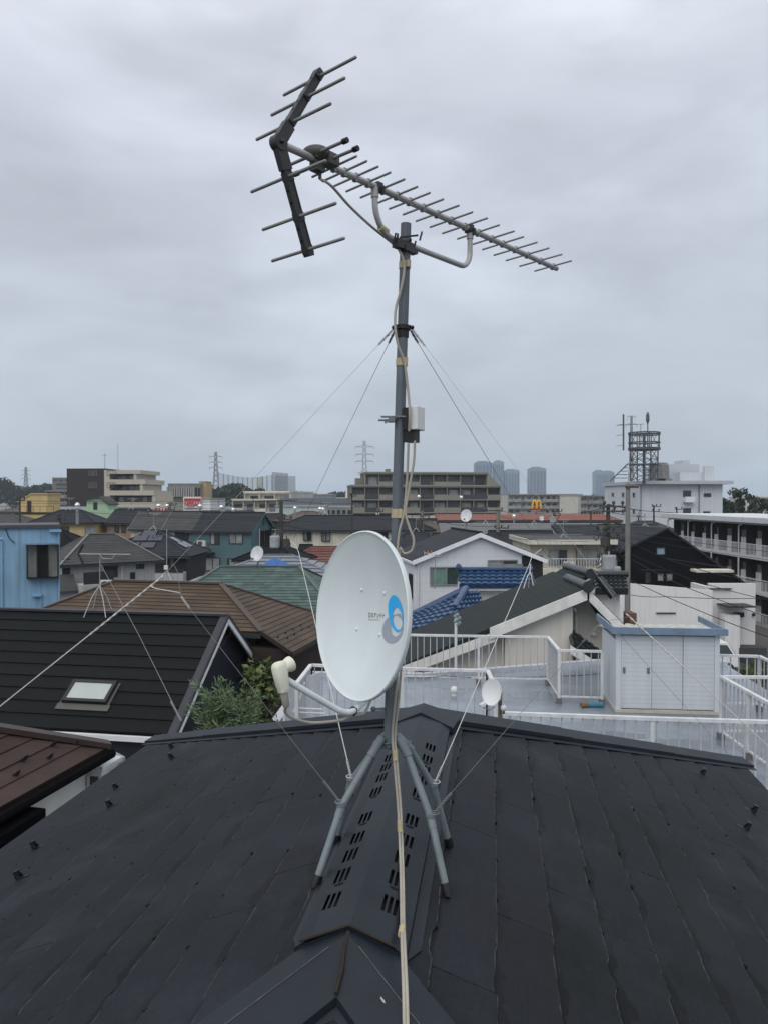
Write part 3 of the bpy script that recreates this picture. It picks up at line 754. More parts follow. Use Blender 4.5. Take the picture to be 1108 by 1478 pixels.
# ================================================================== satellite dish on the mast
DISH = mat('dish_white', (.61, .675, .69), .42, var=.05, scale=3, spec=.4, streak=.09)
DISHG = mat('dish_arm_grey', (.60, .65, .66), .42, var=.08, scale=9)
CREAM = mat('cream_plastic', (.62, .62, .52), .45, var=.05)
GREYP = mat('grey_plastic', (.22, .21, .18), .55)
DC = P(518.5, 888, 2.42); az, el = R(51.5), R(6)
dn = V((-math.sin(az) * math.cos(el), -math.cos(az) * math.cos(el), math.sin(el)))
dx = V((0, 0, 1)).cross(dn).normalized(); dy = dn.cross(dx).normalized()      # dx: viewer's right of the dish face
DA, DB, DD = .2325, .2605, .058
def dpt(u, v, lift=0.0):                                # point of the concave face, u, v in -1..1
    return DC + dx * (u * DA) + dy * (v * DB) + dn * (DD * (u * u + v * v - 1) + lift)
dish = thing('satellite_dish', 'large white satellite dish with blue and grey emblem, fixed low on the mast', 'satellite dish', DC - V((0, 0, .35)))
m = MB(); NR_, NT = 22, 72; prof = [(i / NR_, 0) for i in range(NR_ + 1)]
vs = []; fs = []
for i in range(NR_ + 1):
    for k in range(NT): t = 2 * math.pi * k / NT; vs.append(dpt(i / NR_ * math.cos(t), i / NR_ * math.sin(t)))
for q, (g, lf) in enumerate(((1.012, .0035), (1.026, .001), (1.03, -.008), (1.02, -.014), (.99, -.013), (.6, -.012), (.02, -.012))):
    for k in range(NT):
        t = 2 * math.pi * k / NT; vs.append(DC + dx * (g * DA * math.cos(t)) + dy * (g * DB * math.sin(t)) + dn * ((DD * (min(g, 1) ** 2 - 1)) + lf))
for i in range(NR_ + 7):
    for k in range(NT): fs.append((i * NT + k, i * NT + (k + 1) % NT, (i + 1) * NT + (k + 1) % NT, (i + 1) * NT + k)[::-1])
m.add(vs, fs); rfl = m.build('reflector', DISH, dish, smooth=True)
if rfl.data.polygons[NT * 5].normal.dot(dn) < 0: rfl.data.flip_normals()
def face_uv(px, py):                                    # emblem placement on the face plane
    h = -.02
    for _ in range(8):
        p = onplane(px, py, DC + dn * h, dn) - DC; u, v = p.dot(dx) / DA, p.dot(dy) / DB; h = DD * (u * u + v * v - 1)
    return u, v
for (px, py) in ((522, 851), (555, 856), (515, 908), (548, 916)):
    u, v = face_uv(px, py); p = dpt(u, v); m = MB(); m.ball(p - dn * .001, .006, 12, 8); m.ball(p - dy * .002 + dn * .003, .003, 8, 6); m.build('rivet', DISH, rfl, smooth=True)
def ring_patch(name, m_, outer, inner, lift):
    def el_(e, k, K): 
        cx, cy, a, b_, tl = e; t = 2 * math.pi * k / K; x, y = a * math.cos(t), b_ * math.sin(t)
        return cx + x * math.cos(tl) - y * math.sin(tl), cy + x * math.sin(tl) + y * math.cos(tl)
    mb = MB(); K = 48; Q = 4
    for k in range(K):
        for q in range(Q):
            c = []
            for (kk, qq) in ((k, q), (k + 1, q), (k + 1, q + 1), (k, q + 1)):
                a = el_(outer, kk, K); b_ = el_(inner, kk, K); c.append(dpt(*face_uv(lerp(a[0], b_[0], qq / Q), lerp(a[1], b_[1], qq / Q)), lift))
            mb.add(c, [(0, 1, 2, 3)] if (c[1] - c[0]).cross(c[3] - c[0]).dot(dn) > 0 else [(3, 2, 1, 0)])
    return mb.build(name, m_, rfl)
cz = lambda x, y: (360 + x / 3.957, 750 + y / 3.957)
EMB = mat('emblem_blue', (.015, .40, .86), .4, var=.03); EMG = mat('emblem_grey', (.30, .33, .40), .4, var=.03)
oc = cz(818, 626); ic = cz(842, 602)
ring_patch('emblem_grey_ring', EMG, (*oc, 58 / 3.957, 82 / 3.957, R(12)), (*ic, 32 / 3.957, 66 / 3.957, R(9)), .0010)
oc = cz(836, 537); ic = cz(846, 566)
ring_patch('emblem_blue_ring', EMB, (*oc, 41 / 3.957, 106 / 3.957, R(-7)), (*ic, 27 / 3.957, 64 / 3.957, R(-7)), .0016)
# lettering: DX antenna in katakana, drawn stroke by stroke, and a finer second line
INK = mat('print_grey', (.16, .17, .18), .5)
GLY = {'D': [[(.1, 0), (.1, 1), (.6, 1), (.85, .75), (.85, .25), (.6, 0), (.1, 0)]], 'X': [[(.1, 0), (.85, 1)], [(.1, 1), (.85, 0)]],
       'a': [[(.05, .95), (.9, .95), (.55, .55)], [(.5, .75), (.4, .3), (.1, 0)]], 'n': [[(.1, .9), (.35, .7)], [(.1, .05), (.5, .2), (.9, .75)]],
       't': [[(.2, .95), (.8, .95)], [(.05, .62), (.95, .62)], [(.52, .62), (.45, .25), (.2, 0)]], 'N': [[(.05, .65), (.95, .65)], [(.52, 1), (.5, .4), (.2, 0)]]}
m = MB()
def stroke(pts, w):
    for a, b_ in zip(pts, pts[1:]):
        (ua, va_), (ub, vb_) = face_uv(*a), face_uv(*b_); m.bar(dpt(ua, va_, .001), dpt(ub, vb_, .001), w, .0006, up=dn)
bw = 23.5 / 6
for i, ch in enumerate('DXantN'):
    for g in GLY[ch]:
        stroke([(532.2 + bw * (i + x * .86), lerp(890.6, 892.0, i / 6) - (y - .0) * 6.0) for x, y in g], .0016)
m.build('lettering', INK, rfl)
m = MB()
for i in range(9):
    x0 = 532.5 + i * 1.75; stroke([(x0, 895.6), (x0, 892.9)], .0008); stroke([(x0, 893.1 + (i % 3) * .9), (x0 + 1.1, 893.1 + (i % 3) * .9)], .0008)
m.build('small_lettering', mat('print_pale', (.34, .36, .37), .5), rfl)
# feed arm and converter
LN = P(404, 968, 2.20)
armp = [P(414, 981, 2.215), P(440, 997, 2.25), P(478, 1019, 2.31), P(489, 1025, 2.325), P(497, 1028, 2.34), P(506, 1028, 2.36), P(514, 1023, 2.39), P(526, 1012, 2.43), P(540, 995, 2.47)]
m = MB(); m.tube(spline(armp, 4), .0098, 14); m.build('feed_arm', DISHG, dish, smooth=True)
m = MB(); m.tube([P(509, 1020, 2.375), P(511, 1033, 2.375)], .004, 6)
rg = [P(510, 1026, 2.375) + V((.012 * math.cos(t), 0, .013 * math.sin(t))) for t in [k * math.pi / 6 for k in range(13)]]; m.tube(rg, .0018, 6); m.build('cable_tie', BLACK, dish)
m = MB(); hz = (DC - LN).normalized()
lz = (UP * .97 + V((-.18, .05, 0))).normalized()
lx = hz - lz * hz.dot(lz); lx.normalize(); ly = lz.cross(lx)
def blob(path, n=16):                                   # rounded-box loft: (offset along x, z, half x, half y)
    vs = []; fs = []
    for (ox, oz, hx, hy) in path:
        for k in range(n):
            t = 2 * math.pi * k / n; c, s = math.cos(t), math.sin(t); pw = .55
            vs.append(LN + lx * (ox + hx * math.copysign(abs(c) ** pw, c)) + ly * (hy * math.copysign(abs(s) ** pw, s)) + lz * oz)
    for i in range(len(path) - 1):
        for k in range(n): fs.append((i * n + k, i * n + (k + 1) % n, (i + 1) * n + (k + 1) % n, (i + 1) * n + k))
    fs += [tuple(range(n - 1, -1, -1)), tuple((len(path) - 1) * n + k for k in range(n))]
    return vs, fs
vs, fs = blob([(0, -.064, .012, .012), (0, -.060, .015, .015), (0, -.050, .015, .015), (0, -.047, .017, .016), (.0, -.015, .0195, .0185), (.0, .010, .021, .019), (.002, .020, .019, .017), (.004, .025, .012, .012)]); m.add(vs, fs)
hc = LN + lz * .002
hd_ = (lx * .96 + lz * .20).normalized()
m.tube([hc, hc + hd_ * .026, hc + hd_ * .036, hc + hd_ * .043, hc + hd_ * .046], [.017, .0195, .0225, .0225, .018], 20)
cv = m.build('converter', CREAM, dish, smooth=True)
m = MB(); m.tube([LN - lz * .060, LN - lz * .068, LN - lz * .098, LN - lz * .106], [.009, .0115, .0105, .0075], 12); m.build('cable_boot', GREYP, cv, smooth=True)
m = MB(); e0 = LN - lz * .104
m.tube(spline([e0, P(412, 1028, 2.21), P(424, 1037, 2.23), P(447, 1043, 2.27), P(473, 1042, 2.31), P(493, 1039, 2.34), P(508, 1033, 2.375), P(524, 1030, 2.42), P(531, 1020, 2.45), P(537, 1004, 2.48)], 5), .0046, 8)
m.build('dish_cable', COAX, dish, smooth=True)
m = MB(); bk = DC - dn * (DD + .016)
m.obox(bk - dn * .019, dx * .05, dy * .09, dn * .017); m.obox(lerp(bk - dn * .036, mastpt(880), .5), (mastpt(880) - bk + dn * .036) * .5, UP * .06, dx * .012)
m.tube([mastpt(925), mastpt(835)], .026, 16); m.obox(mastpt(985) + V((-.03, 0, 0)), V((.05, 0, 0)), V((0, .012, 0)), UP * .02)
m.tube([P(540, 995, 2.47), mastpt(960)], .009, 8)
m.build('mount', DISHG, dish)

# ================================================================== guy wires
WIRE = mat('coated_guy_wire', (.42, .41, .38), .5, var=.15, scale=20)
WIREL = mat('pale_guy_wire', (.50, .50, .48), .5, var=.15, scale=20)
WIRED = mat('dull_guy_wire', (.16, .17, .18), .5)
def twist(mb, a, b_, r, w, turns, n=None):
    a = V(a); b_ = V(b_); t = (b_ - a).normalized(); x = t.orthogonal().normalized(); y = t.cross(x); n = n or turns * 6
    for ph in (0, math.pi):
        mb.tube([lerp(a, b_, k / n) + x * (w * math.cos(ph + k / n * turns * 6.283)) + y * (w * math.sin(ph + k / n * turns * 6.283)) for k in range(n + 1)], r, 5)
def guy(label, start, fork, anchor, leg, r1, r2, rs, m1, m2, m3, forkpts=None):
    g = thing('guy_wire', label, 'guy wire', fork, 0, 'wire stays of the antenna mast')
    mb = MB(); d = (fork - start).normalized(); mb.tube([start + d * .0, lerp(start, fork, .5), fork], r1, 6); mb.build('upper_wire', m1, g)
    mb = MB(); twist(mb, start, start + d * .07, .0012, .0032, 6); mb.ball(start + d * .026, .005, 8, 6); mb.ball(start + d * .048, .0045, 8, 6); mb.build('wire_grip', m1, g)
    mb = MB(); mb.tube([fork, anchor], r2, 6); twist(mb, fork + (anchor - fork).normalized() * .0, lerp(fork, anchor, .12), r2 * .8, r2, 6); mb.build('lower_wire', m2, g)
    f2 = forkpts or [fork]; d = (leg - f2[-1]).normalized(); tb = leg - d * .085
    mb = MB(); mb.tube([*f2, tb], rs, 6); mb.build('stay', m3, g)
    mb = MB(); twist(mb, tb, leg, .0014, .0035, 6); mb.tube([leg + V((.017 * math.cos(t), .017 * math.sin(t), .003)) for t in [k * math.pi / 5 for k in range(11)]], .0016, 5); mb.build('turnbuckle', m3, g)
cl, cr_ = mastpt(475) + V((-.03, -.004, 0)), mastpt(475) + V((.03, -.004, 0))
fl = P(422, 782, 4.3); guy('far left mast stay, dark thin wire kinked in front of the cream house', cl + V((.004, .01, -.004)), fl, RF(XR - TL + .06, V1 + TL - .06, H0 + S0 * TL - .03), legkink['fl'] + V((0, 0, .015)), .0009, .0006, .0018, WIRED, WIRED, WIREL,
    [fl, P(418, 777, 4.33), P(420, 783, 4.3), P(426, 786, 4.25), P(431, 796, 4.2)])
fr = P(781, 792, 4.3); guy('far right mast stay, thin wire kinked above the dark green roof', cr_ + V((-.004, .01, -.004)), fr, RF(XR + TR - .06, V1 + TR - .06, H0 + S0 * TR - .03), legkink['fr'] + V((.006, 0, .015)), .0010, .0010, .0018, WIRED, WIRED, WIREL,
    [fr, P(776, 796, 4.25), P(767, 803, 4.2), P(763, 815, 4.15)])
nl = P(236, 831, 2.75); guy('near left mast stay, pale wire with looped fork over the brown roof', cl, nl, P(-600, 1500, 2.9), legkink['nl'] + V((-.004, 0, .012)), .0007, .0022, .0008, WIRE, WIREL, WIRED,
    [nl + (P(252, 816, 2.75) - nl) * 1.0, P(257, 827, 2.72), P(259, 845, 2.70), P(262, 860, 2.68), P(275, 879, 2.66)])
mb = MB(); mb.tube(spline([P(219, 846, 2.78), P(224, 849, 2.76), P(240, 852, 2.72), P(260, 855.5, 2.69)], 5), .0018, 6); twist(mb, P(262, 861, 2.68), P(274, 878, 2.66), .0012, .003, 4)
mb.build('loop', WIREL, [o for o in C.objects if o.name.startswith('guy_wire') and o.parent is None][-1])
nr = P(903, 886, 2.75); guy('near right mast stay, white wire crossing in front of the garden shed', cr_, nr, P(1700, 1630, 2.4), legkink['nr'] + V((.008, 0, .012)), .0006, .0020, .0008, WIREL, WIREL, WIRED,
    [P(910, 889, 2.75), P(895, 893.5, 2.72), P(870, 896, 2.70), P(858, 907, 2.68), P(838, 929, 2.66)])
mb = MB(); twist(mb, P(868, 897, 2.70), P(840, 927, 2.66), .0012, .003, 6); mb.build('wire_grip', WIRED, [o for o in C.objects if o.name.startswith('guy_wire') and o.parent is None][-1])
# ================================================================== materials of the town
RF_BLACK = mat('charcoal_roof', (.0075, .0092, .0100), .75, var=.15, scale=4, island=.10, bump=.1, spec=.12)
RF_BROWN = mat('brown_slate_roof', (.068, .047, .032), .75, var=.2, scale=1.5, island=.20)
RF_RUSS = mat('russet_slate_roof', (.044, .029, .026), .7, var=.14, scale=3, island=.20, bump=.1, spec=.2)
RF_GREEN = mat('green_slate_roof', (.060, .096, .090), .75, var=.3, scale=2.5, island=.26)
RF_GREY = mat('grey_slate_roof', (.042, .045, .046), .75, var=.25, scale=1.2, island=.14)
RF_DGREY = mat('dark_grey_roof', (.021, .024, .030), .72, spec=.2, var=.2, scale=1.5, island=.14)
RF_DGREEN = mat('dark_green_roof', (.0155, .021, .0215), .75, var=.15, scale=3, island=.06, spec=.2)
RF_BLUE = mat('blue_glazed_tile', (.014, .048, .118), .30, var=.45, scale=5, spec=.5)
RF_KAWARA = mat('dark_glazed_tile', (.018, .023, .025), .35, var=.3, scale=5, spec=.5)
RF_RED = mat('red_tile_roof', (.125, .052, .042), .7, var=.3, scale=4, island=.2)
RF_ORANGE = mat('orange_red_roof', (.20, .062, .038), .6, var=.12)
RF_STRIPE = mat('striped_metal_roof', (.17, .19, .22), .5, var=.12)
RF_TAUPE = mat('taupe_roof', (.085, .07, .06), .8, var=.2, island=.15)
W_WHITE = mat('white_render', (.66, .67, .68), .8, var=.08, scale=.8, streak=.16)
W_CREAM = mat('cream_render', (.60, .58, .50), .8, var=.12, scale=.8, streak=.24)
W_BEIGE = mat('beige_render', (.47, .455, .41), .8, var=.12, scale=.8, streak=.24)
W_BLUE = mat('pale_blue_siding', (.225, .385, .545), .7, var=.10, scale=.9, streak=.22, course=.92, axis='x', cdark=.80)
W_NAVY = mat('navy_siding', (.012, .015, .027), .65, var=.1, course=.16, cdark=.5)
W_TEAL = mat('teal_siding', (.070, .132, .148), .7, var=.08, course=.22, cdark=.8)
W_GREY = mat('pale_grey_siding', (.37, .38, .385), .8, var=.12, course=.45, axis='x', cdark=.85, streak=.12)
W_DNAVY = mat('black_navy_wall', (.014, .015, .02), .7)
W_YELLOW = mat('yellow_render', (.50, .385, .19), .8, var=.07, streak=.12)
W_YEL2 = mat('ochre_render', (.50, .38, .19), .8, var=.07, streak=.12)
W_PINK = mat('pinkish_tile_wall', (.26, .18, .145), .8, var=.1, course=.3)
W_MINT = mat('mint_siding', (.30, .42, .30), .8, var=.06, course=.3, axis='x', cdark=.8)
W_BLACK = mat('black_siding', (.0055, .006, .0075), .7, spec=.1, course=.4, cdark=.7)
W_TAN = mat('tan_render', (.40, .28, .15), .8, var=.1)
W_BROWN = mat('dark_brown_wall', (.035, .026, .022), .8, var=.15)
CONC = mat('concrete', (.30, .30, .29), .85, var=.15, scale=1.5, streak=.2)
CONCD = mat('weathered_concrete', (.20, .19, .175), .85, var=.2, scale=1.5, streak=.25)
BARGEW = mat('white_barge_board', (.68, .70, .73), .6, var=.05)
WHITEP = mat('white_painted_metal', (.58, .60, .62), .5, var=.12, scale=6, streak=.16)
SHEDW = mat('shed_panel', (.51, .545, .575), .55, var=.05, scale=2, course=.085, cdark=.68, streak=.10)
SHEDB = mat('shed_blue_trim', (.15, .215, .30), .5, var=.16, scale=4, streak=.15)
TERR = mat('terrace_coating', (.175, .205, .24), .25, var=.34, scale=.9, bump=.03, spec=.5)
BARK = mat('bark', (.05, .038, .028), .9, var=.3)
LEAFA = [mat('leaf_green', (.055, .085, .022), .6), mat('leaf_dark', (.026, .048, .016), .6), mat('leaf_yellow', (.095, .11, .035), .6)]
LEAFC = [mat('conifer_green', (.085, .14, .066), .6), mat('conifer_pale', (.14, .20, .10), .6), mat('conifer_dark', (.04, .07, .036), .6)]
LEAFF = [mat('far_leaf', (.020, .034, .020), .8), mat('far_leaf_dark', (.012, .022, .014), .8), mat('far_leaf_olive', (.035, .042, .02), .8)]
ASPH = mat('asphalt', (.05, .05, .052), .9, var=.25, scale=.5)
STEELF = mat('distant_steel', (.24, .26, .28), .6)
DWIRE = mat('power_wire', (.015, .015, .016), .6)
CHROME = mat('bright_ventilator', (.80, .82, .84), .25, metal=.6)

# ---- the ground
m = MB(); m.box(-4500, 4500, -60, 7000, -1, 0); g = m.build('ground', mat('town_ground', (.11, .11, .105), .9, var=.3, scale=.05)); g['kind'] = 'structure'
m = MB(); m.box(5, 40, 42.5, 49.5, .004, .006); st = m.build('road', ASPH); st['kind'] = 'structure'

# ================================================================== brown tiled neighbour, lower left
D1 = 2.97; z1 = CAM.z - D1
ca = onz(158, 1078, z1); cb = onz(0, 1166, z1); de = (cb - ca).normalized(); ya = math.atan2(-de.y, -de.x)   # eave runs from cb to ca
Hn = thing('russet_roof_house', 'house with reddish brown slate roof and white walls at lower left, beside our eave', 'house', (ca.x, ca.y, 0), ya)
ein = V((-de.y, de.x, 0)); ein = ein if ein.x < 0 else -ein                     # inward from the eave
sl1 = .47; Lh = 11.0; Wh = 8.0
E0, E1 = ca + de * Lh, ca; E2, E3 = ca + ein * Wh, ca + de * Lh + ein * Wh; rp = V((0, 0, sl1 * Wh / 2))
T0, T1 = ca + de * (Lh - Wh / 2) + ein * (Wh / 2) + rp, ca + de * (Wh / 2) + ein * (Wh / 2) + rp
m = MB(); m.slope(E0, E1, T1, T0, 22, .014, .1, 0, .91, 5)
for q in ((E1, E2, T1, T1, 6), (E2, E3, T0, T1, 7), (E3, E0, T0, T0, 8)): m.slope(*q[:4], 22, .014, .1, 0, .91, q[4])
rf = m.build('roof', RF_RUSS, Hn)
m = MB()
for a, b_ in ((T1, E1), (T1, E2), (T0, E0), (T0, E3), (T0, T1)): m.bar(a + V((0, 0, .03)), b_ + V((0, 0, .03)), .2, .06)
m.build('ridge_cap', mat('russet_cap', (.04, .026, .024), .55), rf)
m = MB(); m.tube([E0 - ein * .04 + V((0, 0, -.075)), E1 - ein * .04 + V((0, 0, -.075))], .055, 8); m.build('gutter', mat('black_gutter', (.005, .005, .006), .9, spec=.03), Hn)
ins = .25; q = [p - V((0, 0, p.z)) for p in (E0 + ein * ins - de * ins, E1 + ein * ins + de * .03, E2 - ein * ins + de * ins, E3 - ein * ins - de * ins)]
m = MB(); m.prism(q, (0, 0, z1 - .12)); m.build('wall', mat('white_stucco', (.62, .63, .62), .85, var=.06, scale=2, bump=.1, streak=.08), Hn)
gn = (V((ein.x * -sl1, ein.y * -sl1, 1))).normalized()
for (px, py) in ((77, 1078), (111, 1076), (35, 1099), (72, 1096), (24, 1121)):
    p = onplane(px, py, E1, gn) + gn * .016; m = MB()
    m.obox(p + gn * .03, de * .03, gn * .03, ein * .003); m.obox(p + ein * .05, de * .012, gn * .002, ein * .05); m.prism([p + de * .028, p + de * .028 + gn * .05, p + de * .028 + ein * .05], de * -.056); m.build('snow_guard', GUARD, rf)
# bay window on the white wall
wpt = E1 + ein * ins; wn = -ein
far_ = -de; q0 = onplane(125, 1111, wpt, wn); zt0 = q0.z; bl_ = .36; pd_ = .20
base = [q0, q0 + wn * pd_, q0 + wn * pd_ + far_ * bl_, q0 + far_ * bl_]
m = MB(); UPV = V((0, 0, 1))
for z0, z2 in ((-1.05, -.90), (-.07, 0)): m.prism([p + UPV * z0 for p in base], UPV * (z2 - z0))
for p in (base[0] + wn * .03, base[1] - wn * .03 + far_ * .03, base[2] - wn * .03 - far_ * .03, lerp(base[1], base[2], .5) - wn * .03): m.bar(p + UPV * -.9, p + UPV * -.07, .035)
bwn = m.build('bay_window', WHITEP, Hn)
m = MB(); e_ = .04
top = [base[0] - far_ * e_, base[1] - far_ * e_ + wn * e_, base[2] + far_ * e_ + wn * e_, base[3] + far_ * e_]
m.prism([p + UPV * .001 for p in top], UPV * .045); top = [p + UPV * .046 for p in top]; r0_, r1_ = lerp(base[0], base[1], .4) + far_ * .12 + UPV * .13, lerp(base[3], base[2], .4) - far_ * .12 + UPV * .13
m.add(top + [r0_, r1_], [(0, 1, 4), (1, 2, 5, 4), (2, 3, 5), (3, 0, 4, 5)]); m.build('bay_roof', WHITEP, bwn)
m = MB()
for a, b_ in ((base[0], base[1]), (base[1], lerp(base[1], base[2], .5)), (lerp(base[1], base[2], .5), base[2])):
    m.bar(lerp(a, b_, .5) + UPV * -.89 - wn * .02, lerp(a, b_, .5) + UPV * -.08 - wn * .02, max(.05, (b_ - a).length - .09), .01, up=(wn if a is not base[0] else far_))
m.build('pane', GLASS, bwn)
m = MB(); pp = onplane(176, 1100, wpt + wn * .1, wn); m.tube([V((pp.x, pp.y, 0)), pp, pp + V((0, 0, .04)), pp - wn * .12 + V((0, 0, .08))], .05, 10); m.build('flue_pipe', mat('grey_flue', (.25, .25, .25), .6), Hn)
# black awning box
tA = onplane(43, 1163, wpt + wn * .2, wn)
m = MB(); cA = tA + de * 1.5; m.obox(cA - V((0, 0, .08)), de * 1.5, wn * .2, UP * .08); m.obox(cA - V((0, 0, 1.0)), de * 1.46, wn * .16, UP * .83)
tag(m.build('storm_shutter_box', mat('black_shutter', (.004, .004, .005), .9, spec=.03), bevel=.02), 'black shutter box against the white wall of the russet roofed house, cut by the frame', 'shutter box')

# ================================================================== charcoal roofed house with skylight
RA = P(-237, 882, 22.4); RB = P(328, 889, 20.3); RA.z = RB.z
H2 = house('charcoal_roof_house', 'house with charcoal stepped roof, one skylight and navy gable at left', RA, RB, 6.1, 2.13, 'gable', RF_BLACK, W_NAVY, eave=.0, n=10, lift=.030, gutter=GUTW, ridge=mat('charcoal_ridge', (.03, .032, .04), .5), over=.12)
e2 = H2.L / 2 + .25
m = MB()
for q in (-1, 1):
    a = V((e2 + .02, 0, H2.rz + .02)); b_ = V((e2 + .02, q * 3.2, H2.rz + .02 - 3.2 * H2.sl))
    m.bar(a - V((0, 0, .13)), b_ - V((0, 0, .13)), .05, .16, mi=0)
H2.part('barge_board', m, BARGEW)
m = MB()
for q in (-1, 1):
    a = V((e2 - .06, 0, H2.rz + .03)); b_ = V((e2 - .06, q * 3.2, H2.rz + .03 - 3.2 * H2.sl)); m.bar(a, b_, .18, .05); m.bar(a + V((.1, 0, -.03)), b_ + V((.1, 0, -.03)), .03, .08)
H2.part('verge_cap', m, MATS['charcoal_ridge'])
# louvre and window of the navy gable
H2.win('r', 1.7, H2.rz - 1.75, 1.0, .4, frame=WOODF, sash=1); H2.win('r', -.2, H2.rz - 2.9, .8, .9, frame=WOODF)
# skylight
n2 = V((0, -H2.sl, 1)).normalized()
nw = H2.u * n2.x + H2.vv * n2.y + UP * n2.z
def on2(px, py, up=0.0): return H2.loc(onplane(px, py, H2.w(0, 0, H2.rz + up), nw))
k = [on2(92, 1018, .0), on2(157, 1020), on2(171, 987), on2(108, 985)]
cu = (k[0].x + k[1].x + k[2].x + k[3].x) / 4; cvv = (k[0].y + k[1].y + k[2].y + k[3].y) / 4; wu = (k[1] - k[0]).length / 2; hv = abs(k[0].y - k[3].y) / 2 * math.sqrt(1 + H2.sl ** 2) * .92
up2 = V((0, 1, H2.sl)).normalized(); c2_ = V((cu, cvv, H2.rz + H2.sl * cvv)) + n2 * .05; X_ = V((1, 0, 0))
m = MB()
for q in (-1, 1): m.obox(c2_ + X_ * (q * (wu - .04)) + n2 * .05, X_ * .04, up2 * hv, n2 * .05); m.obox(c2_ + up2 * (q * (hv - .04)) + n2 * .048, X_ * (wu - .08), up2 * .04, n2 * .05)
sk = H2.part('skylight', m, mat('skylight_frame', (.014, .014, .015), .5), H2.roof)
m = MB(); m.obox(c2_ + n2 * .07, X_ * (wu - .08), up2 * (hv - .08), n2 * .008); H2.part('pane', m, mat('skylight_glass', (.34, .38, .37), .15, var=.06, spec=.8), sk)
m = MB(); m.obox(c2_ - up2 * (hv + .10) + n2 * -.005, X_ * (wu + .10), up2 * .09, n2 * .012)
for q in (-1, 1): m.obox(c2_ + X_ * (q * (wu + .035)) + n2 * -.005, X_ * .03, up2 * hv, n2 * .012)
H2.part('flashing', m, mat('skylight_flashing', (.075, .075, .07), .5), sk)

# shrubs before its gable
def shrub(name, label, base, h, r_, mats_, n, size, seed, conifer=False):
    t = thing(name, label, 'shrub', base); r = random.Random(seed); base = V(base)
    m = MB(); m.tube([base, base + V((0, 0, h * .5)), base + V((.02, 0, h * .9))], [.05, .035, .008], 7)
    tips = []
    for k in range(n):
        z = r.uniform(.25, 1.0); a = r.uniform(0, 6.28); w = r_ * ((1.08 - z) ** .7) * r.uniform(.35, 1.05)
        p = base + V((w * math.cos(a), w * math.sin(a), h * z)); tips.append((p, a, z))
        s = base + V((0, 0, h * z * .78)); m.tube([s, lerp(s, p, .6), p], [.012, .008, .003], 4)
    m.build('trunk', BARK, t)
    m = MB()
    for p, a, z in tips:
        if conifer:
            up = V((math.cos(a) * .8, math.sin(a) * .8, .9)).normalized()
            for _ in range(90):
                q = p + up * r.uniform(-.20, .26) + V((r.gauss(0, .035), r.gauss(0, .035), r.gauss(0, .03)))
                d = (up + V((r.gauss(0, .7), r.gauss(0, .7), r.gauss(0, .5)))).normalized(); s = d.orthogonal().normalized(); l = size * r.uniform(.7, 1.6)
                m.add([q - s * .003, q + d * l * .5 - s * .006, q + d * l * .8, q + d * l * .5 + s * .006], [(0, 1, 2, 3)], r.randrange(3))
        else: leaves(m, p, .17, 60, size, r, [0, 1, 2])
    m.build('crown', mats_, t)
pz = P(312, 1040, 10.2); shrub('conifer_shrub', 'feathery green conifer shrub rising behind the far left hip of the slate roof', (pz.x, pz.y, 4.6), zat(1000, 10.2) - 4.6, .55, LEAFC, 72, .11, 3, True)
pz = P(345, 1046, 9.9); shrub('conifer_shrub', 'low feathery conifer tuft in front of the broad leaved shrub', (pz.x, pz.y, 4.6), zat(1018, 9.9) - 4.6, .42, LEAFC, 46, .10, 9, True)
pz = P(376, 1030, 10.6); shrub('leafy_shrub', 'broad leaved yellowish green shrub between navy gable and satellite dish', (pz.x, pz.y, 4.4), zat(966, 10.6) - 4.4, .58, LEAFA, 58, .055, 4)

# ================================================================== brown hip roof, green hip roof, striped roof
zr4 = CAM.z - 2.68; A4 = V((-8.91, 25.5, zr4)); B4 = V((-5.22, 24.6, zr4))
BCAP = mat('brown_cap', (.07, .055, .045), .6)
H4 = house('brown_roof_house', 'house with wide brown slate hip roof behind the charcoal roof', A4, B4, 3.54, .918, 'hip', RF_BROWN, W_BROWN, n=13, lift=.018, hr=2.29, ridge=BCAP, eave=.35, piece=.91)
r4 = (B4 - A4).length / 2; k4 = 1.1 / 2.29
def e4(a_, b_): return V((r4 + a_, b_, H4.rz - a_ * k4 + .004))
m = MB(); m.slope(e4(3.32, -2.40), e4(3.32, 2.40), e4(2.27, 2.12), e4(2.27, -2.12), 6, .018, .09, 0, .91, 9); ex = H4.part('lower_roof', m, RF_BROWN)
m = MB(); m.bar(e4(2.27, -2.13) - UP * .02, e4(3.32, -2.42) - UP * .02, .05, .12); m.bar(e4(3.33, -2.4) - UP * .06, e4(3.33, 2.4) - UP * .06, .07, .09); H4.part('gutter', m, mat('brown_gutter', (.03, .024, .02), .6), ex)
m = MB(); m.box(r4 + 1.9, r4 + 3.0, -2.1, 2.1, 0, H4.rz - 3.0 * k4 - .12); H4.part('wall', m, W_BROWN)
n4 = (H4.u * k4 + UP).normalized()
for px, py in ((401, 921), (412, 915), (423, 909.5), (433, 903.6), (414.6, 922), (425, 917), (435, 910), (445.5, 906)):
    p = onplane(px, py, H4.w(*e4(0, 0)), n4) + n4 * .02; m = MB(); m.obox(p + n4 * .025, H4.vv * .04, n4 * .03, H4.u * .008); m.obox(p + n4 * .002 - H4.u * .06, H4.vv * .02, n4 * .004, H4.u * .06); m.build('snow_guard', GUARD, ex)
A5 = P(318, 818, 34.7); B5 = P(432, 821, 34.7); B5.z = A5.z
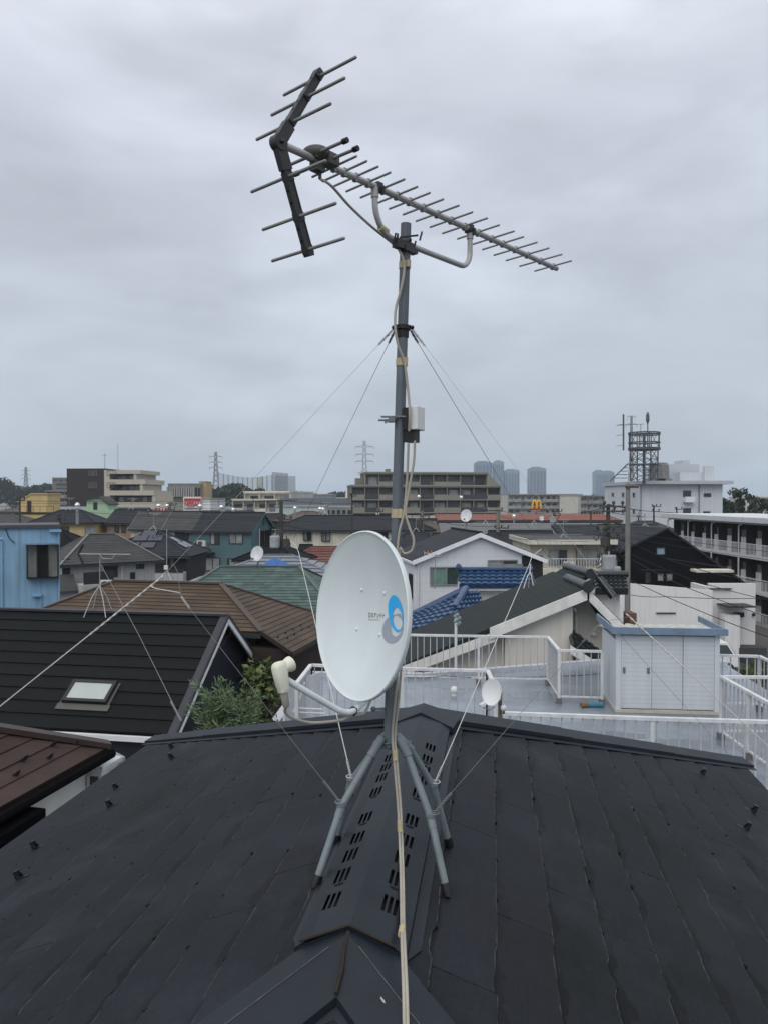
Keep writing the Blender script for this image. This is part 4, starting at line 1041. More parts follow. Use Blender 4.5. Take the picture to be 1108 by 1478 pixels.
H5 = house('green_roof_house', 'house with faded green slate hip roof behind the brown roof', A5, B5, 10.4, 1.84, 'hip', RF_GREEN, W_BEIGE, n=22, lift=.02, hr=2.65, ridge=mat('green_cap', (.075, .10, .09), .6), piece=.91)
A6 = P(385, 801, 46); B6 = P(421, 800, 46); B6.z = A6.z
H6 = house('ribbed_roof_house', 'low house with grey ribbed metal roof between green roof and red tiles', A6, B6, 9.5, 1.7, 'hip', RF_STRIPE, W_CREAM, n=11, lift=.07, ridge=mat('ribbed_cap', (.12, .13, .15), .6))
m = MB(); pc = P(397, 812, 43.5); 
m.add([pc + V((-.75, -.2, -.2)), pc + V((.5, -.3, -.2)), pc + V((.85, .3, -.15)), pc + V((-.05, .2, .26)), pc + V((-.5, .5, .05)), pc + V((.45, .5, .02))], [(0, 1, 3), (1, 2, 3), (0, 3, 4), (3, 2, 5), (3, 5, 4)])
m.prism([pc + V((-.7, -.2, -.3)), pc + V((.8, -.2, -.3)), pc + V((.8, .5, -.3)), pc + V((-.7, .5, -.3))], V((0, 0, .1)))
tag(m.build('blue_tarp', mat('blue_tarp', (.03, .11, .32), .6)), 'crumpled blue tarpaulin lying on the grey ribbed roof', 'tarp')

# ================================================================== pale blue building at the left edge
z3 = zat(758, 36); yw3 = R(24); cn3 = P(86, 757, 36); u3 = V((math.cos(yw3), math.sin(yw3), 0)); v3 = V((-math.sin(yw3), math.cos(yw3), 0)); xa, xb = 0, 9.0
o3 = cn3 - u3 * 4.5 + v3 * 2.5
H3 = House('blue_building', 'pale blue siding building with projecting black window at the left edge', 'building', (o3.x, o3.y, 0), yw3)
H3.L = xb - xa; H3.W = 5; H3.ez = z3
m = MB(); m.box(-H3.L / 2, H3.L / 2, -2.5, 2.5, 0, z3 - .12); H3.part('wall', m, W_BLUE)
m = MB(); m.box(-H3.L / 2 - .1, H3.L / 2 + .06, -2.6, 2.6, z3 - .1, z3 + .0); m.box(-H3.L / 2 - .12, H3.L / 2 + .08, -2.63, -2.604, z3 - .12, z3 + .03); H3.part('roof', m, mat('blue_building_cap', (.06, .06, .07), .6))
wf = H3.pwin('f', 39, 784, 85, 834, frame=BLACK, glass=[mat('white_curtain_glass', (.48, .49, .46), .15, var=.15, scale=3, streak=.3), WOODF, MATS['white_curtain_glass']] if False else [mat('white_curtain_glass', (.48, .49, .46), .15, var=.15, scale=3, streak=.3), WOODF, mat('white_curtain_glass', (.48, .49, .46))], sash=3, depth=.45)
wf['label'] = 'black box bay window'
m = MB(); f3 = lambda px, py, k=0: H3.loc(onplane(px, py, cn3 - v3 * k, v3)); a = f3(39, 786); b_ = f3(85, 783); m.box(a.x - .05, b_.x + .05, -3.0, -2.5, a.z, a.z + .06); H3.part('window_hood', m, SHEDB, wf)
m = MB(); a = f3(72, 766); m.box(a.x, a.x + .5, -2.75, -2.5, a.z - .06, a.z + .06); a = f3(47, 859); m.box(a.x, a.x + .4, -2.75, -2.5, a.z - .05, a.z + .05)
m.tube([V((a.x + .36, -2.6, 0)), V((a.x + .36, -2.6, a.z))], .035, 6); H3.part('hood', m, W_BLUE)
m = MB(); a = f3(3, 780); m.tube([V((a.x, -2.56, 0)), V((a.x, -2.56, a.z)), V((a.x, -2.7, a.z + .1))], .045, 8); a = f3(85, 766); m.tube([V((a.x, -2.55, 0)), V((a.x, -2.55, a.z))], .045, 8); H3.part('downpipe', m, W_BLUE)
m = MB(); m.tube(spline([f3(8, 760, .05), f3(13, 775, .05), f3(22, 784, .05)]), .02, 6); H3.part('cable', m, DWIRE)
m = MB(); m.box(f3(67, 880).x, f3(76, 880).x, -2.8, -2.5, f3(70, 884).z, f3(70, 876).z); H3.part('vent_hood', m, WHITEP)

# ================================================================== grey hip house behind (left)
A_ = P(128, 771, 53.2); B_ = P(166, 771, 54.3); B_.z = A_.z
H7 = house('grey_roof_house', 'house with mossy grey hip roof and pale grey walls behind the small rooftop aerial', A_, B_, 4.2, 1.5, 'hip', RF_GREY, W_GREY, n=12, eave=.5, ridge=mat('grey_cap', (.16, .16, .155), .7),
    wins=[('f', 197, 806, 208, 821), ('f', 188, 826, 195, 838), ('f', 150, 806, 170, 833, {'glass': GLASS}), ('f', 90, 806, 101, 830)])
zb_ = zat(845, 50)
m = MB()
for q in range(1): m.box(-2.5, -.2, -3.9, -2.45, 0, zb_ + .1); 
H7.part('balcony', m, W_GREY)
m = MB(); m.box(-2.3, -.4, -3.7, -3.62, zb_ + .1, zb_ + .9); H7.part('balcony_rail', m, WOODF)
m = MB(); a = H7.loc(P(88, 815, 52)); m.prism([V((-5.6, -3.4, 4.6)), V((-2.6, -3.4, 4.6)), V((-2.6, -2.5, 5.6)), V((-5.6, -2.5, 5.6))], V((0, 0, -.12))); H7.part('pent_roof', m, RF_GREY)
m = MB(); m.box(-5.4, -2.7, -3.1, -2.3, 0, 4.5); H7.part('annex_wall', m, W_GREY)
m = MB(); a = H7.loc(P(180, 812, 52)); m.tube([V((a.x, -2.2, 0)), V((a.x, -2.2, H7.ez - .3))], .04, 6); H7.part('downpipe', m, WHITEP)

# solar roof house
A_ = P(218, 765, 66); B_ = P(228, 765, 66); B_.z = A_.z
H8 = house('solar_roof_house', 'dark house with black solar panels over its pyramid roof', A_, B_, 6.6, 1.75, 'hip', RF_DGREY, W_DNAVY, n=14, wins=[('f', 246, 803, 252, 818, {'glass': GLASSL})])
n8 = V((0, -H8.sl, 1)).normalized(); up8 = V((0, 1, H8.sl)).normalized()
PAN = mat('solar_panel', (.016, .021, .042), .12, var=.2, spec=.6, course=.16, axis='x', cdark=1.6)
for (u, v) in ((-1.15, -2.3), (.15, -2.3), (-.75, -1.3), (.5, -1.3), (-.2, -.55)):
    m = MB(); c = V((u, v, H8.rz + v * H8.sl)) + n8 * .07; m.obox(c, V((.58, 0, 0)), up8 * .42, n8 * .02); H8.part('solar_panel', m, PAN, H8.roof)
nr8 = V((H8.sl, 0, 1)).normalized(); ur8 = V((-1, 0, H8.sl)).normalized()
for (u, v) in ((2.7, -1.0), (2.7, .2), (1.9, -.5)):
    m = MB(); c = V((u, v, H8.rz - (u - .3) * H8.sl)) + nr8 * .07; m.obox(c, ur8 * .42, V((0, .55, 0)), nr8 * .02); H8.part('solar_panel', m, PAN, H8.roof)
m = MB(); m.box(-2.6, 3.6, -4.3, -3.35, 0, zat(826, 62)); H8.part('balcony', m, W_GREY); m = MB(); m.box(-2.6, 3.6, -4.34, -4.28, zat(826, 62), zat(821, 62)); H8.part('balcony_rail', m, WOODF)

# teal house
A_ = P(290, 739, 81); B_ = P(383, 741, 79); B_.z = A_.z
H9 = house('teal_house', 'teal sided two storey house with dark roof and gable facing right', A_, B_, 5.6, 1.75, 'gable', RF_DGREY, W_TEAL, n=10, eave=.25,
    wins=[('f', 331, 770, 351, 785, {'glass': [GLASSL, GLASSL]}), ('f', 304, 769, 317, 786, {'glass': [GLASSL, GLASS], 'sash': 2}), ('f', 297, 805, 318, 824, {'glass': [GLASSL, GLASSL]}), ('f', 329, 806, 350, 822, {'glass': [GLASSL, GLASSL]})], barge=W_TEAL)
H9.win('r', .1, H9.ez - .9, 1.9, 1.6, sash=3, glass=[GLASSL, GLASSL, GLASSL], depth=.3); H9.win('r', .1, H9.rz - .95, .5, .9, frame=W_TEAL, sash=1)
m = MB(); a = H9.loc(P(284, 787, 80)); m.box(-H9.L / 2 - .4, -H9.L / 2 + 2.9, -3.7, -2.8, H9.ez - 2.4, H9.ez - 2.25); H9.part('balcony', m, WOODF)
m = MB()
for q in range(7): m.box(-H9.L / 2 - .35 + q * .5, -H9.L / 2 - .31 + q * .5, -3.68, -3.64, H9.ez - 2.25, H9.ez - 1.4)
m.box(-H9.L / 2 - .4, -H9.L / 2 + 2.9, -3.69, -3.63, H9.ez - 1.4, H9.ez - 1.33); H9.part('balcony_rail', m, WOODF)
m = MB(); m.tube([V((1.0, -2.86, 0)), V((1.0, -2.86, H9.ez - 2.9))], .05, 6); H9.part('downpipe', m, WOODF)

# cream house with dark roof (centre left)
A_ = P(425, 744, 84); B_ = P(598, 742, 84); B_.z = A_.z
H10 = house('cream_house', 'cream rendered two storey house with dark hip roof left of the mast', A_ + V((1.2, 0, 0)), B_ - V((1.5, 0, 0)), 6.4, 1.3, 'hip', RF_DGREY, W_CREAM, n=10, eave=.4,
    wins=[('f', 438, 764, 450, 780, {'depth': .25, 'glass': [GLASSL, GLASS]}), ('f', 464, 765, 477, 781, {'depth': .25, 'glass': [GLASSL, GLASSL]}), ('f', 506, 768, 522, 784, {'frame': GREYF}), ('f', 545, 768, 560, 784)])
# red tile roof in front of it
A_ = P(452, 789, 66); B_ = P(500, 789, 66); B_.z = A_.z
H11 = house('red_tile_house', 'low house with mottled red tiled roof beside the dish rim', A_, B_, 5.6, 1.55, 'hip', RF_RED, W_CREAM, n=9, lift=.05, eave=.35)
A_ = P(432, 786, 72); B_ = P(452, 786, 72); B_.z = A_.z
H11b = house('shed_roof_house', 'small low house with black roof under the cream house', A_, B_, 4.2, .7, 'gable', RF_BLACK, W_CREAM, n=6, eave=.3)

# ================================================================== white gable house (right of the mast)
A_ = P(693, 768.5, 38); B_ = P(652, 762.3, 43.7); B_.z = A_.z
H12 = house('white_gable_house', 'white sided gable house with grey roof, green curtained window, right of the dish', B_, A_, 6.6, 1.29, 'gable', RF_DGREY, mat('white_siding', (.60, .62, .66), .75, var=.04, course=.42, cdark=.88, streak=.06), n=22, lift=.006, eave=.12, barge=BARGEW, gutter=GUTW)
H12.pwin('r', 620, 818, 667, 845, frame=GREYF, glass=[GLASSG, mat('dark_green_glass', (.03, .05, .045), .1)], depth=.08)
H12.pwin('r', 703, 808, 746, 824, frame=GREYF, glass=[GLASSL, GLASS], depth=.08)
m = MB(); m.obox(V((H12.L / 2 + .02, 2.75, H12.ez - .75)), V((.012, 0, 0)), V((0, .55, 0)), V((0, 0, .85))); H12.part('recess_panel', m, W_DNAVY)
m = MB(); m.obox(V((H12.L / 2 + .03, 1.4, H12.ez - .42)), V((.014, 0, 0)), V((0, .85, 0)), V((0, 0, .11))); H12.part('shutter_case', m, GREYF)
m = MB(); m.tube([V((H12.L / 2 + .06, -3.1, 0)), V((H12.L / 2 + .06, -3.1, H12.ez - .3)), V((H12.L / 2 + .2, -3.3, H12.ez - .1))], .045, 8); H12.part('downpipe', m, WHITEP)
m = MB(); a = H12.loc(P(668, 866, 37.6)); m.box(H12.L / 2 + .0, H12.L / 2 + .08, a.y - .1, a.y + .1, a.z - .1, a.z + .1); H12.part('vent_hood', m, GREYF)
H12.win('f', 2.0, H12.ez - 1.4, .8, 1.2)
# blue glazed tile house in front
d_ = 31.0; zt_ = zat(825, 32.3); ze_ = zat(845, 30.6)
bl0, bl1, tl0, tl1 = P(662, 845, 30.6), P(768, 846, 30.6), P(664, 825, 32.3), P(768, 828, 32.3)
for p in (bl0, bl1): p.z = ze_
for p in (tl0, tl1): p.z = zt_
Hb = thing('blue_tile_house', 'house with glossy blue pan tile roofs before the white gable house', 'house', (lerp(bl0, bl1, .5).x, 32.4, 0))
m = MB(); m.tiles(bl0, bl1, tl1, tl0, 4, 10, .05, .06); bk0, bk1 = tl0 + V((0, 1.7, -.55)), tl1 + V((0, 1.7, -.55)); m.tiles(bk1, bk0, tl0, tl1, 4, 10, .05, .06); rf = m.build('roof', RF_BLUE, Hb)
m = MB(); m.tube([tl0 + V((-.1, 0, .1)), tl1 + V((0, 0, .1))], .1, 10); m.ball(tl0 + V((-.08, 0, .16)), .16, 10, 8, 0, (.8, 1, 1.2)); m.build('ridge_tile', RF_BLUE, rf)
m = MB(); m.box(bl0.x + .25, bl1.x, bl0.y + .55, bl0.y + 3.2, 0, ze_ - .12); m.build('wall', W_WHITE, Hb)
m = MB(); a = P(668, 849, 30.5); m.box(bl0.x + .15, bl1.x + .2, bl0.y + .1, bl0.y + .5, ze_ - .22, ze_ - .08); m.build('eave_board', BARGEW, Hb)
a, b_ = P(695, 874, 31.2), P(755, 880, 31.2); m = MB(); m.box(a.x, b_.x, 31.12, 31.16, b_.z - .3, a.z); m.build('window', WOODF, Hb)
# its lower hip roof
e0, e1, t0, t1 = P(585, 905, 25.4), P(700, 905, 25.4), P(600, 885, 28.4), P(672, 853, 28.9)
t0.z = zat(872, 28.4); 
m = MB(); m.tiles(P(560, 912, 25.0), P(640, 905, 25.2), P(672, 854, 29.2), P(600, 886, 29.2), 7, 9, .05, .06)
m.tiles(P(640, 905, 25.2), P(706, 897, 26.5), P(690, 853, 29.6), P(672, 854, 29.2), 7, 6, .05, .06); rl = m.build('lower_roof', RF_BLUE, Hb)
m = MB(); m.tube([P(655, 880, 27.2) + V((0, 0, .06)), P(672, 853, 29.2) + V((0, 0, .1))], .13, 8); m.tube([P(595, 888, 29.2) + V((0, 0, .02)), P(672, 853, 29.2) + V((0, 0, .1))], .13, 8); m.build('ridge_tile', RF_BLUE, rl)
m = MB(); a = P(590, 940, 26); b_ = P(690, 940, 26); m.box(a.x, b_.x, 26.2, 29.5, 0, zat(915, 26)); m.build('lower_wall', W_CREAM, Hb)

# ================================================================== dark green roofed house beyond the terrace
dn_ = 20.0
ap1 = P(846, 848, dn_)
Hg = thing('dark_green_roof_house', 'large white walled house with dark green roof and white barge boards beyond the terrace', 'house', (ap1.x - 3, dn_, 0))
ap2 = P(850, 829, 22.6); bk2 = P(816, 815, 25.3); bk2.z = ap2.z; dp2 = bk2 - ap2
ev = P(588, 953, dn_); eb = P(560, 968, dn_); dep = P(818, 836, 22.4) - ap1; dep.z = 0
m = MB(); m.slope(eb + dep * 0, ap1, ap1 + dep, eb + dep, 6, .0, .12) if False else None
sv = V((0, 0, .02))
m.slope(V((eb.x, dn_, eb.z)) + dep * 1.9, V((eb.x, dn_, eb.z)), ap1, ap1 + dep * 1.9, 30, .005, .12); m.slope(ap2 + V((-.75, 0, -.42)) + dp2, ap2 + V((-.75, 0, -.42)), ap2, ap2 + dp2, 4, .005, .1)
rt = P(893, 893, dn_ + .2); rt2 = V((rt.x + .25, dn_, rt.z - .3))
m.slope(rt2, rt2 + dep * 1.9, ap1 + dep * 1.9, ap1, 10, .012, .12)
rf = m.build('roof', RF_DGREEN, Hg)
m = MB()
for a, b_ in ((ap1 + V((0, -.1, .03)), ap1 + dep), (ap2 + V((.0, -.1, .03)), ap2 + dp2)):
    m.tube([a, b_], .13, 14); m.tube([a + V((0, -.05, 0)), a + V((0, -.01, 0))], .155, 14)
m.tube([ap2 + V((.25, -.1, -.1)), ap2 + V((.6, -.35, -.62))], .12, 10)
m.build('ridge_tile', RF_KAWARA, rf, smooth=True)
wl = mat('white_house_wall', (.60, .58, .53), .85, var=.04, scale=.6, streak=.10, bump=.05); wl2 = mat('shaded_house_wall', (.42, .41, .37), .85, var=.05, scale=.6, streak=.12)  # second wall: shade on the right face put into a darker colour
wy = dn_ + .55
m = MB(); cx_ = P(826, 900, wy).x
lx0 = P(590, 950, wy).x
m.prism([(lx0, wy, 0), (cx_, wy, 0), (cx_, wy, ap1.z - .42 - .18), (lx0, wy, ap1.z - (ap1.x - lx0) * .405 - .28)], V((0, 3.8, 0))); m.build('wall', wl, Hg)
m = MB(); rx0 = P(905, 900, wy).x; m.prism([(cx_ + .004, wy + .25, 0), (rx0, wy + .25, 0), (rx0, wy + .25, ap1.z - 2.2), (ap1.x + .2, wy + .25, ap1.z - .35), (cx_ + .004, wy + .25, ap1.z - .42)], V((0, 3.2, 0))); m.build('wall', wl2, Hg)
m = MB(); dpx = P(829, 900, wy).x; m.tube([V((dpx + .08, wy + .18, 0)), V((dpx + .08, wy + .18, ap1.z - .8)), V((dpx - .05, wy - .2, ap1.z - .62))], .035, 8); m.build('downpipe', mat('ivory_pipe', (.50, .49, .45), .6), Hg)
for px, py in ((770, 925), (855, 915)):
    c = P(px, py, wy - .02 if px < 826 else wy + .2); m = MB(); m.tube([c, c - V((0, .07, 0))], .06, 12); m.ball(c - V((0, .07, 0)), .06, 10, 6, 0, (1, .5, 1)); m.build('vent_hood', MATS['ivory_pipe'], Hg)
# a deeper wall part left of the projecting bay
m = MB(); bx0, bx1 = P(728, 940, dn_ + .3).x, P(826, 940, dn_ + .3).x
m.prism([(bx0, dn_ + .30, 0), (bx1 - .01, dn_ + .30, 0), (bx1 - .01, dn_ + .30, ap1.z - .55), (bx0, dn_ + .30, ap1.z - (ap1.x - bx0) * .405 - .25)], V((0, .24, 0))); m.build('bay_wall', wl, Hg)
m = MB(); stp = P(706, 905, dn_)
def bb(a, b_, th, y): m.prism([(a.x, y, a.z - .02), (b_.x, y, b_.z - .02), (b_.x, y, b_.z - .02 - th), (a.x, y, a.z - .02 - th)], V((0, .05, 0)))
q1 = lerp(ap1, ev, (ap1.x - stp.x) / (ap1.x - ev.x)); bb(q1, ap1, .30, dn_ - .06); bb(eb, q1 + V((.15, 0, -.1)), .26, dn_ - .01); m.build('barge_board', mat('ivory_barge_board', (.62, .62, .60), .65, streak=.1), Hg)
m = MB(); bb(ap1 + V((.06, 0, -.05)), rt2, .30, dn_ - .05); m.build('barge_board', MATS['ivory_barge_board'], Hg)
# little tiled gable low on the right flank
m = MB(); a, b_ = P(828, 930, dn_ - .3), P(872, 962, dn_ - .3); m.tiles(a + V((0, .0, 0)), b_, b_ + V((.1, .8, .25)), a + V((.1, .8, .25)), 3, 5, .04, .05); pr = m.build('pent_roof', RF_KAWARA, Hg)
m = MB(); m.prism([a + V((-.1, -.02, -.02)), b_ + V((0, -.02, -.02)), b_ + V((0, -.02, -.24)), a + V((-.1, -.02, -.24))], V((0, .05, 0))); m.build('pent_board', MATS['ivory_barge_board'], pr)
# dark tiled wing just behind its gable
k0, k1, k2, k3 = P(868, 853, 23.2), P(906, 853, 23.2), P(903, 833, 24.6), P(866, 833, 24.6)
Hk = thing('dark_tile_house', 'small white house with dark glazed tile roof in front of the grey utility pole', 'house', ((k0.x + k1.x) / 2, 25, 0))
m = MB(); m.tiles(k0 + V((-.2, 0, 0)), k1, k2, k3 + V((-.2, 0, 0)), 4, 7, .05, .06); m.tiles(k2 + V((0, 1.5, -.5)), k3 + V((-.2, 1.5, -.5)), k3 + V((-.2, 0, 0)), k2, 4, 7, .05, .06); rf = m.build('roof', RF_KAWARA, Hk)
m = MB(); m.tube([k3 + V((-.3, 0, .1)), k2 + V((.05, 0, .1))], .11, 8); m.build('ridge_tile', RF_KAWARA, rf)
m = MB(); m.box(k0.x - .3, k1.x - .15, k0.y + .35, k0.y + 2.8, 0, k0.z - .1); m.build('wall', W_WHITE, Hk)
m = MB(); a = P(910, 878, 22.5); m.box(P(905, 880, 22.5).x, P(915, 880, 22.5).x, 22.3, 22.9, 0, zat(884, 22.5)); m.build('annex_wall', mat('brown_brick', (.14, .075, .05), .85, var=.2, course=.1), Hk)

# ================================================================== roof terrace with railings and garden shed
zf = CAM.z - 4.0
ter = thing('terrace_building', 'neighbouring building whose wet grey roof terrace lies beyond our roof', 'building', (3.2, 13.5, 0))
fl_ = [onz(395, 1052, zf), onz(395, 1052, zf) + V((.2, -3, 0)), V((6.2, 8.6, zf)), V((7.6, 8.6, zf)), onz(1240, 1080, zf), onz(1048, 960, zf), onz(860, 958, zf), onz(610, 978, zf), onz(448, 976, zf)]
fl_[4] = V((fl_[4].x, fl_[4].y, zf))
m = MB(); m.prism(fl_, V((0, 0, -.25))); m.build('floor', TERR, ter)
m = MB(); m.prism([V((p.x, p.y, 0)) for p in fl_], V((0, 0, zf - .26))); m.build('wall', W_WHITE, ter)
m = MB(); pk = [fl_[1], fl_[0], fl_[8], fl_[7], fl_[6], fl_[5]]
for a, b_ in zip(pk, pk[1:]): m.bar(a + V((0, 0, .05)), b_ + V((0, 0, .05)), .16, .10)
m.build('kerb', mat('terrace_kerb', (.42, .44, .48), .6, streak=.15), ter)
PUD = mat('standing_water', (.135, .155, .18), .10, var=.1, spec=.5)
for (px, py, a, b_) in ((655, 990, .7, .16), (770, 1004, .7, .16), (985, 1075, .55, .2), (890, 1062, .6, .12)):
    c = onz(px, py, zf); r = random.Random(px); m = MB(); n = 22
    m.prism([c + V((a * math.cos(6.283 * k / n) * r.uniform(.7, 1.1), b_ * 2.2 * math.sin(6.283 * k / n) * r.uniform(.6, 1.1), .0012)) for k in range(n)], V((0, 0, .0012))); m.build('puddle', PUD, ter)
m = MB()
for (px, py) in ((655, 1004),): c = onz(px, py, zf); m.tube([c, c + V((0, 0, .1))], .06, 10); m.ball(c + V((0, 0, .11)), .085, 10, 6)
m.build('roof_drain', WHITEP, ter)
RAILF = mat('railing_foot', (.13, .13, .135), .7)
def railing(label, pts, zt, post=1.2, bal=.135, foot=True, zb0=None, panel=None):
    """pts: plan points along the rail"""
    zb = zf if zb0 is None else zb0
    t = thing('railing', label, 'railing', (sum(p[0] for p in pts) / len(pts), sum(p[1] for p in pts) / len(pts), zb), 0, 'white metal railings of the roof terrace')
    top = MB(); balm = MB(); bot = MB(); posts = []
    for i, (a, b_) in enumerate(zip(pts, pts[1:])):
        a = V((a[0], a[1], 0)); b_ = V((b_[0], b_[1], 0)); L_ = (b_ - a).length; d = (b_ - a).normalized()
        top.bar(a + UP * (zt - .025), b_ + UP * (zt - .025), .065, .045); bot.bar(a + UP * (zb + .14), b_ + UP * (zb + .14), .03, .03)
        n = max(1, int(L_ / bal))
        for k in range(n):
            q = lerp(a, b_, (k + .5) / n); balm.box(q.x - .009, q.x + .009, q.y - .009, q.y + .009, zb + .155, zt - .05)
        K = max(1, round(L_ / post))
        for k in range(K + (1 if i == len(pts) - 2 else 0)): posts.append(lerp(a, b_, k / K))
    top.build('top_rail', WHITEP, t); bot.build('bottom_rail', WHITEP, t); balm.build('balusters', mat('dull_white_bar', (.40, .415, .43), .6, var=.15, scale=6, streak=.15), t)
    for q in posts:
        m = MB(); m.box(q.x - .025, q.x + .025, q.y - .025, q.y + .025, zb + .0, zt - .045); po = m.build('post', WHITEP, t)
        m = MB(); m.box(q.x - .05, q.x + .05, q.y - .05, q.y + .05, zb + .0, zb + .11); m.build('post_foot', RAILF, po)
    return t
def xy(px, py, z): p = onz(px, py, z); return (p.x, p.y)
zt = zf + 1.07
r1 = [xy(570, 914.5, zt), xy(690, 916.5, zt), xy(790, 918, zt), xy(806, 937, zt), xy(868, 938.5, zt)]
railing('back railing before the dark green roofed house, bent near the shed', r1, zt, 1.25)
railing('middle railing behind the dish, ending at the small dish', [xy(449, 958, zt), xy(580, 963, zt), xy(703, 966, zt)], zt, 1.6)
railing('short slanting railing beside the small dish', [xy(703, 966, zt), xy(714, 990, zt)], zt, 1.2, .2)
railing('front railing running along our far right hip to the right edge', [xy(728, 1027, zt), xy(940, 1034.5, zt), xy(1130, 1040, zt)], zt, 1.5)
railing('left railing of the terrace, slanting towards us left of the dish', [xy(449, 958, zt), xy(428, 985, zt)], zt, 1.0, .12)
railing('far right railing beside the shed with parked van beyond', [xy(1036, 944, zt), xy(1095, 945.5, zt), xy(1125, 960, zt)], zt, 1.2)
railing('right railing turning towards us from the shed corner', [xy(1128, 975.5, zt), xy(1040, 975, zt), xy(1126, 1022, zt)], zt, 1.1)
# grey end panel left of the dish
m = MB(); a, b_ = onz(462, 960, zt), onz(444, 962, zt); m.bar(V((a.x, a.y, zf + .5)), V((b_.x - .3, b_.y - .9, zf + .5)), .03, .9); tag(m.build('screen_panel', WHITEP), 'white screen panel at the left end of the terrace, left of the dish', 'screen')
m = MB(); a = onz(430, 1030, zf); 
for p, q in (((424, 1028), (470, 1030)), ((424, 1028), (434, 1005)), ((434, 1005), (440, 985)), ((470, 1030), (472, 1012)), ((426, 1022), (466, 1024))):
    m.tube([P(*p, 12.6), P(*q, 12.6)], .018, 6)
tag(m.build('laundry_bracket', WHITEP), 'white tube bracket standing beside the feed arm of the big dish', 'bracket')
# shed
s0 = onz(888, 1028, zf); s1 = onz(1037, 1032, zf); sd_ = (s1 - s0).normalized(); ys = math.atan2(sd_.y, sd_.x); Ws = (s1 - s0).length
zsh = zat(908, s0.y) - zf; Ds = 1.45
mid = (s0 + s1) / 2 + V((-sd_.y, sd_.x, 0)) * (Ds / 2)
HS = House('garden_shed', 'pale metal storage shed with sliding doors and blue roof trim on the terrace', 'shed', (mid.x, mid.y, zf + .004), ys); HS.L = Ws; HS.W = Ds
m = MB(); m.box(-Ws / 2, Ws / 2, -Ds / 2 + .05, Ds / 2, .06, zsh - .21); m.box(-Ws / 2 + .004, Ws / 2 - .004, -Ds / 2 + .055, -Ds / 2 + .09, zsh - .22, zsh - .05); HS.part('body', m, SHEDW)
m = MB(); m.box(-Ws / 2 - .02, Ws / 2 + .02, -Ds / 2 - .03, Ds / 2 + .02, 0, .06); HS.part('base', m, mat('shed_base', (.42, .41, .36), .7, var=.15, scale=6))
for q in (-1, 1):
    m = MB(); m.box(q * Ws / 2 - .046 - q * .044, q * Ws / 2 + .046 - q * .044, -Ds / 2 - .01, -Ds / 2 + .052, .06, zsh - .10); HS.part('corner_post', m, mat('shed_plain', (.50, .535, .565), .55, var=.04))
w3 = (Ws - .18) / 3
for k in range(3):
    m = MB(); x0 = -Ws / 2 + .09 + w3 * k; y = -Ds / 2 + .012 * (k % 2); m.box(x0 + .005, x0 + w3 - .005, y, y + .03, .08, zsh - .12)
    m.box(x0 + .005, x0 + .045, y - .006, y - .001, .08, zsh - .12); m.box(x0 + w3 - .045, x0 + w3 - .005, y - .006, y - .001, .08, zsh - .12)
    dr = HS.part('door', m, SHEDW)
    if k == 0:
        for xx in (x0 + .03, x0 + w3 - .09):
            m = MB(); m.box(xx, xx + .05, y - .012, y - .007, zsh * .47, zsh * .47 + .11); HS.part('handle', m, RAILF, dr)
m = MB(); m.box(-Ws / 2 - .06, Ws / 2 + .07, -Ds / 2 - .14, -Ds / 2 - .08, zsh - .075, zsh + .05); m.box(-Ws / 2 - .10, -Ws / 2 - .06, -Ds / 2 - .14, Ds / 2 + .12, zsh - .075, zsh + .055); m.box(Ws / 2 + .07, Ws / 2 + .11, -Ds / 2 - .14, Ds / 2 + .12, zsh - .075, zsh + .04)
HS.part('fascia', m, SHEDB)
m = MB(); ya_, yb_ = -Ds / 2 - .078, Ds / 2 + .1; za_s, zb_s = zsh - .0, zsh - .17
m.prism([(-Ws / 2 - .058, ya_, za_s), (-Ws / 2 - .058, yb_, zb_s), (-Ws / 2 - .058, yb_, zb_s - .03), (-Ws / 2 - .058, ya_, za_s - .03)], (Ws + .126, 0, 0))
for k in range(9):
    x = -Ws / 2 + (k + .5) * Ws / 9; m.prism([(x - .05, ya_, za_s), (x + .05, ya_, za_s), (x + .03, ya_, za_s + .035), (x - .03, ya_, za_s + .035)], (0, yb_ - ya_, zb_s - za_s))
HS.part('roof', m, mat('shed_roof', (.50, .50, .46), .6, var=.2, scale=5))
# pipe beside the shed
m = MB(); m.tube([onz(838, 1018, zf + .05), onz(848, 1017, zf + .05)], .05, 10); m.tube([onz(848, 1017, zf + .05), onz(869, 1017, zf + .05)], .055, 10, 1)
tag(m.build('drain_pipe', [mat('rusty_pipe', (.18, .11, .06), .8), mat('blue_pipe', (.05, .17, .25), .6)]), 'short brown and blue pipe lying on the terrace by the shed', 'pipe')
# small dish on its post
Dd = thing('satellite_dish', 'small white satellite dish on a post at the terrace corner', 'satellite dish', (*xy(722, 1030, zf + .9), zf))
ds = P(708.5, 999, 11.0); an = R(32); n_ = V((-math.sin(an) * .97, -math.cos(an) * .97, .22)).normalized(); x_ = UP.cross(n_).normalized(); y_ = n_.cross(x_)
m = MB(); vs = []; fs = []
for i in range(9):
    for k in range(32): t = 6.2832 * k / 32; g = i / 8; vs.append(ds + x_ * (.148 * g * math.cos(t)) + y_ * (.19 * g * math.sin(t)) + n_ * (.04 * (g * g - 1)))
for i in range(9):
    g = 1 - i / 8
    for k in range(32): t = 6.2832 * k / 32; vs.append(ds + x_ * (.150 * g * math.cos(t)) + y_ * (.192 * g * math.sin(t)) + n_ * (.04 * (g * g - 1) - .01))
for i in range(17):
    for k in range(32): fs.append((i * 32 + k, (i + 1) * 32 + k, (i + 1) * 32 + (k + 1) % 32, i * 32 + (k + 1) % 32))
m.add(vs, fs); m.build('reflector', mat('small_dish_white', (.62, .64, .66), .5, var=.05), Dd, smooth=True)
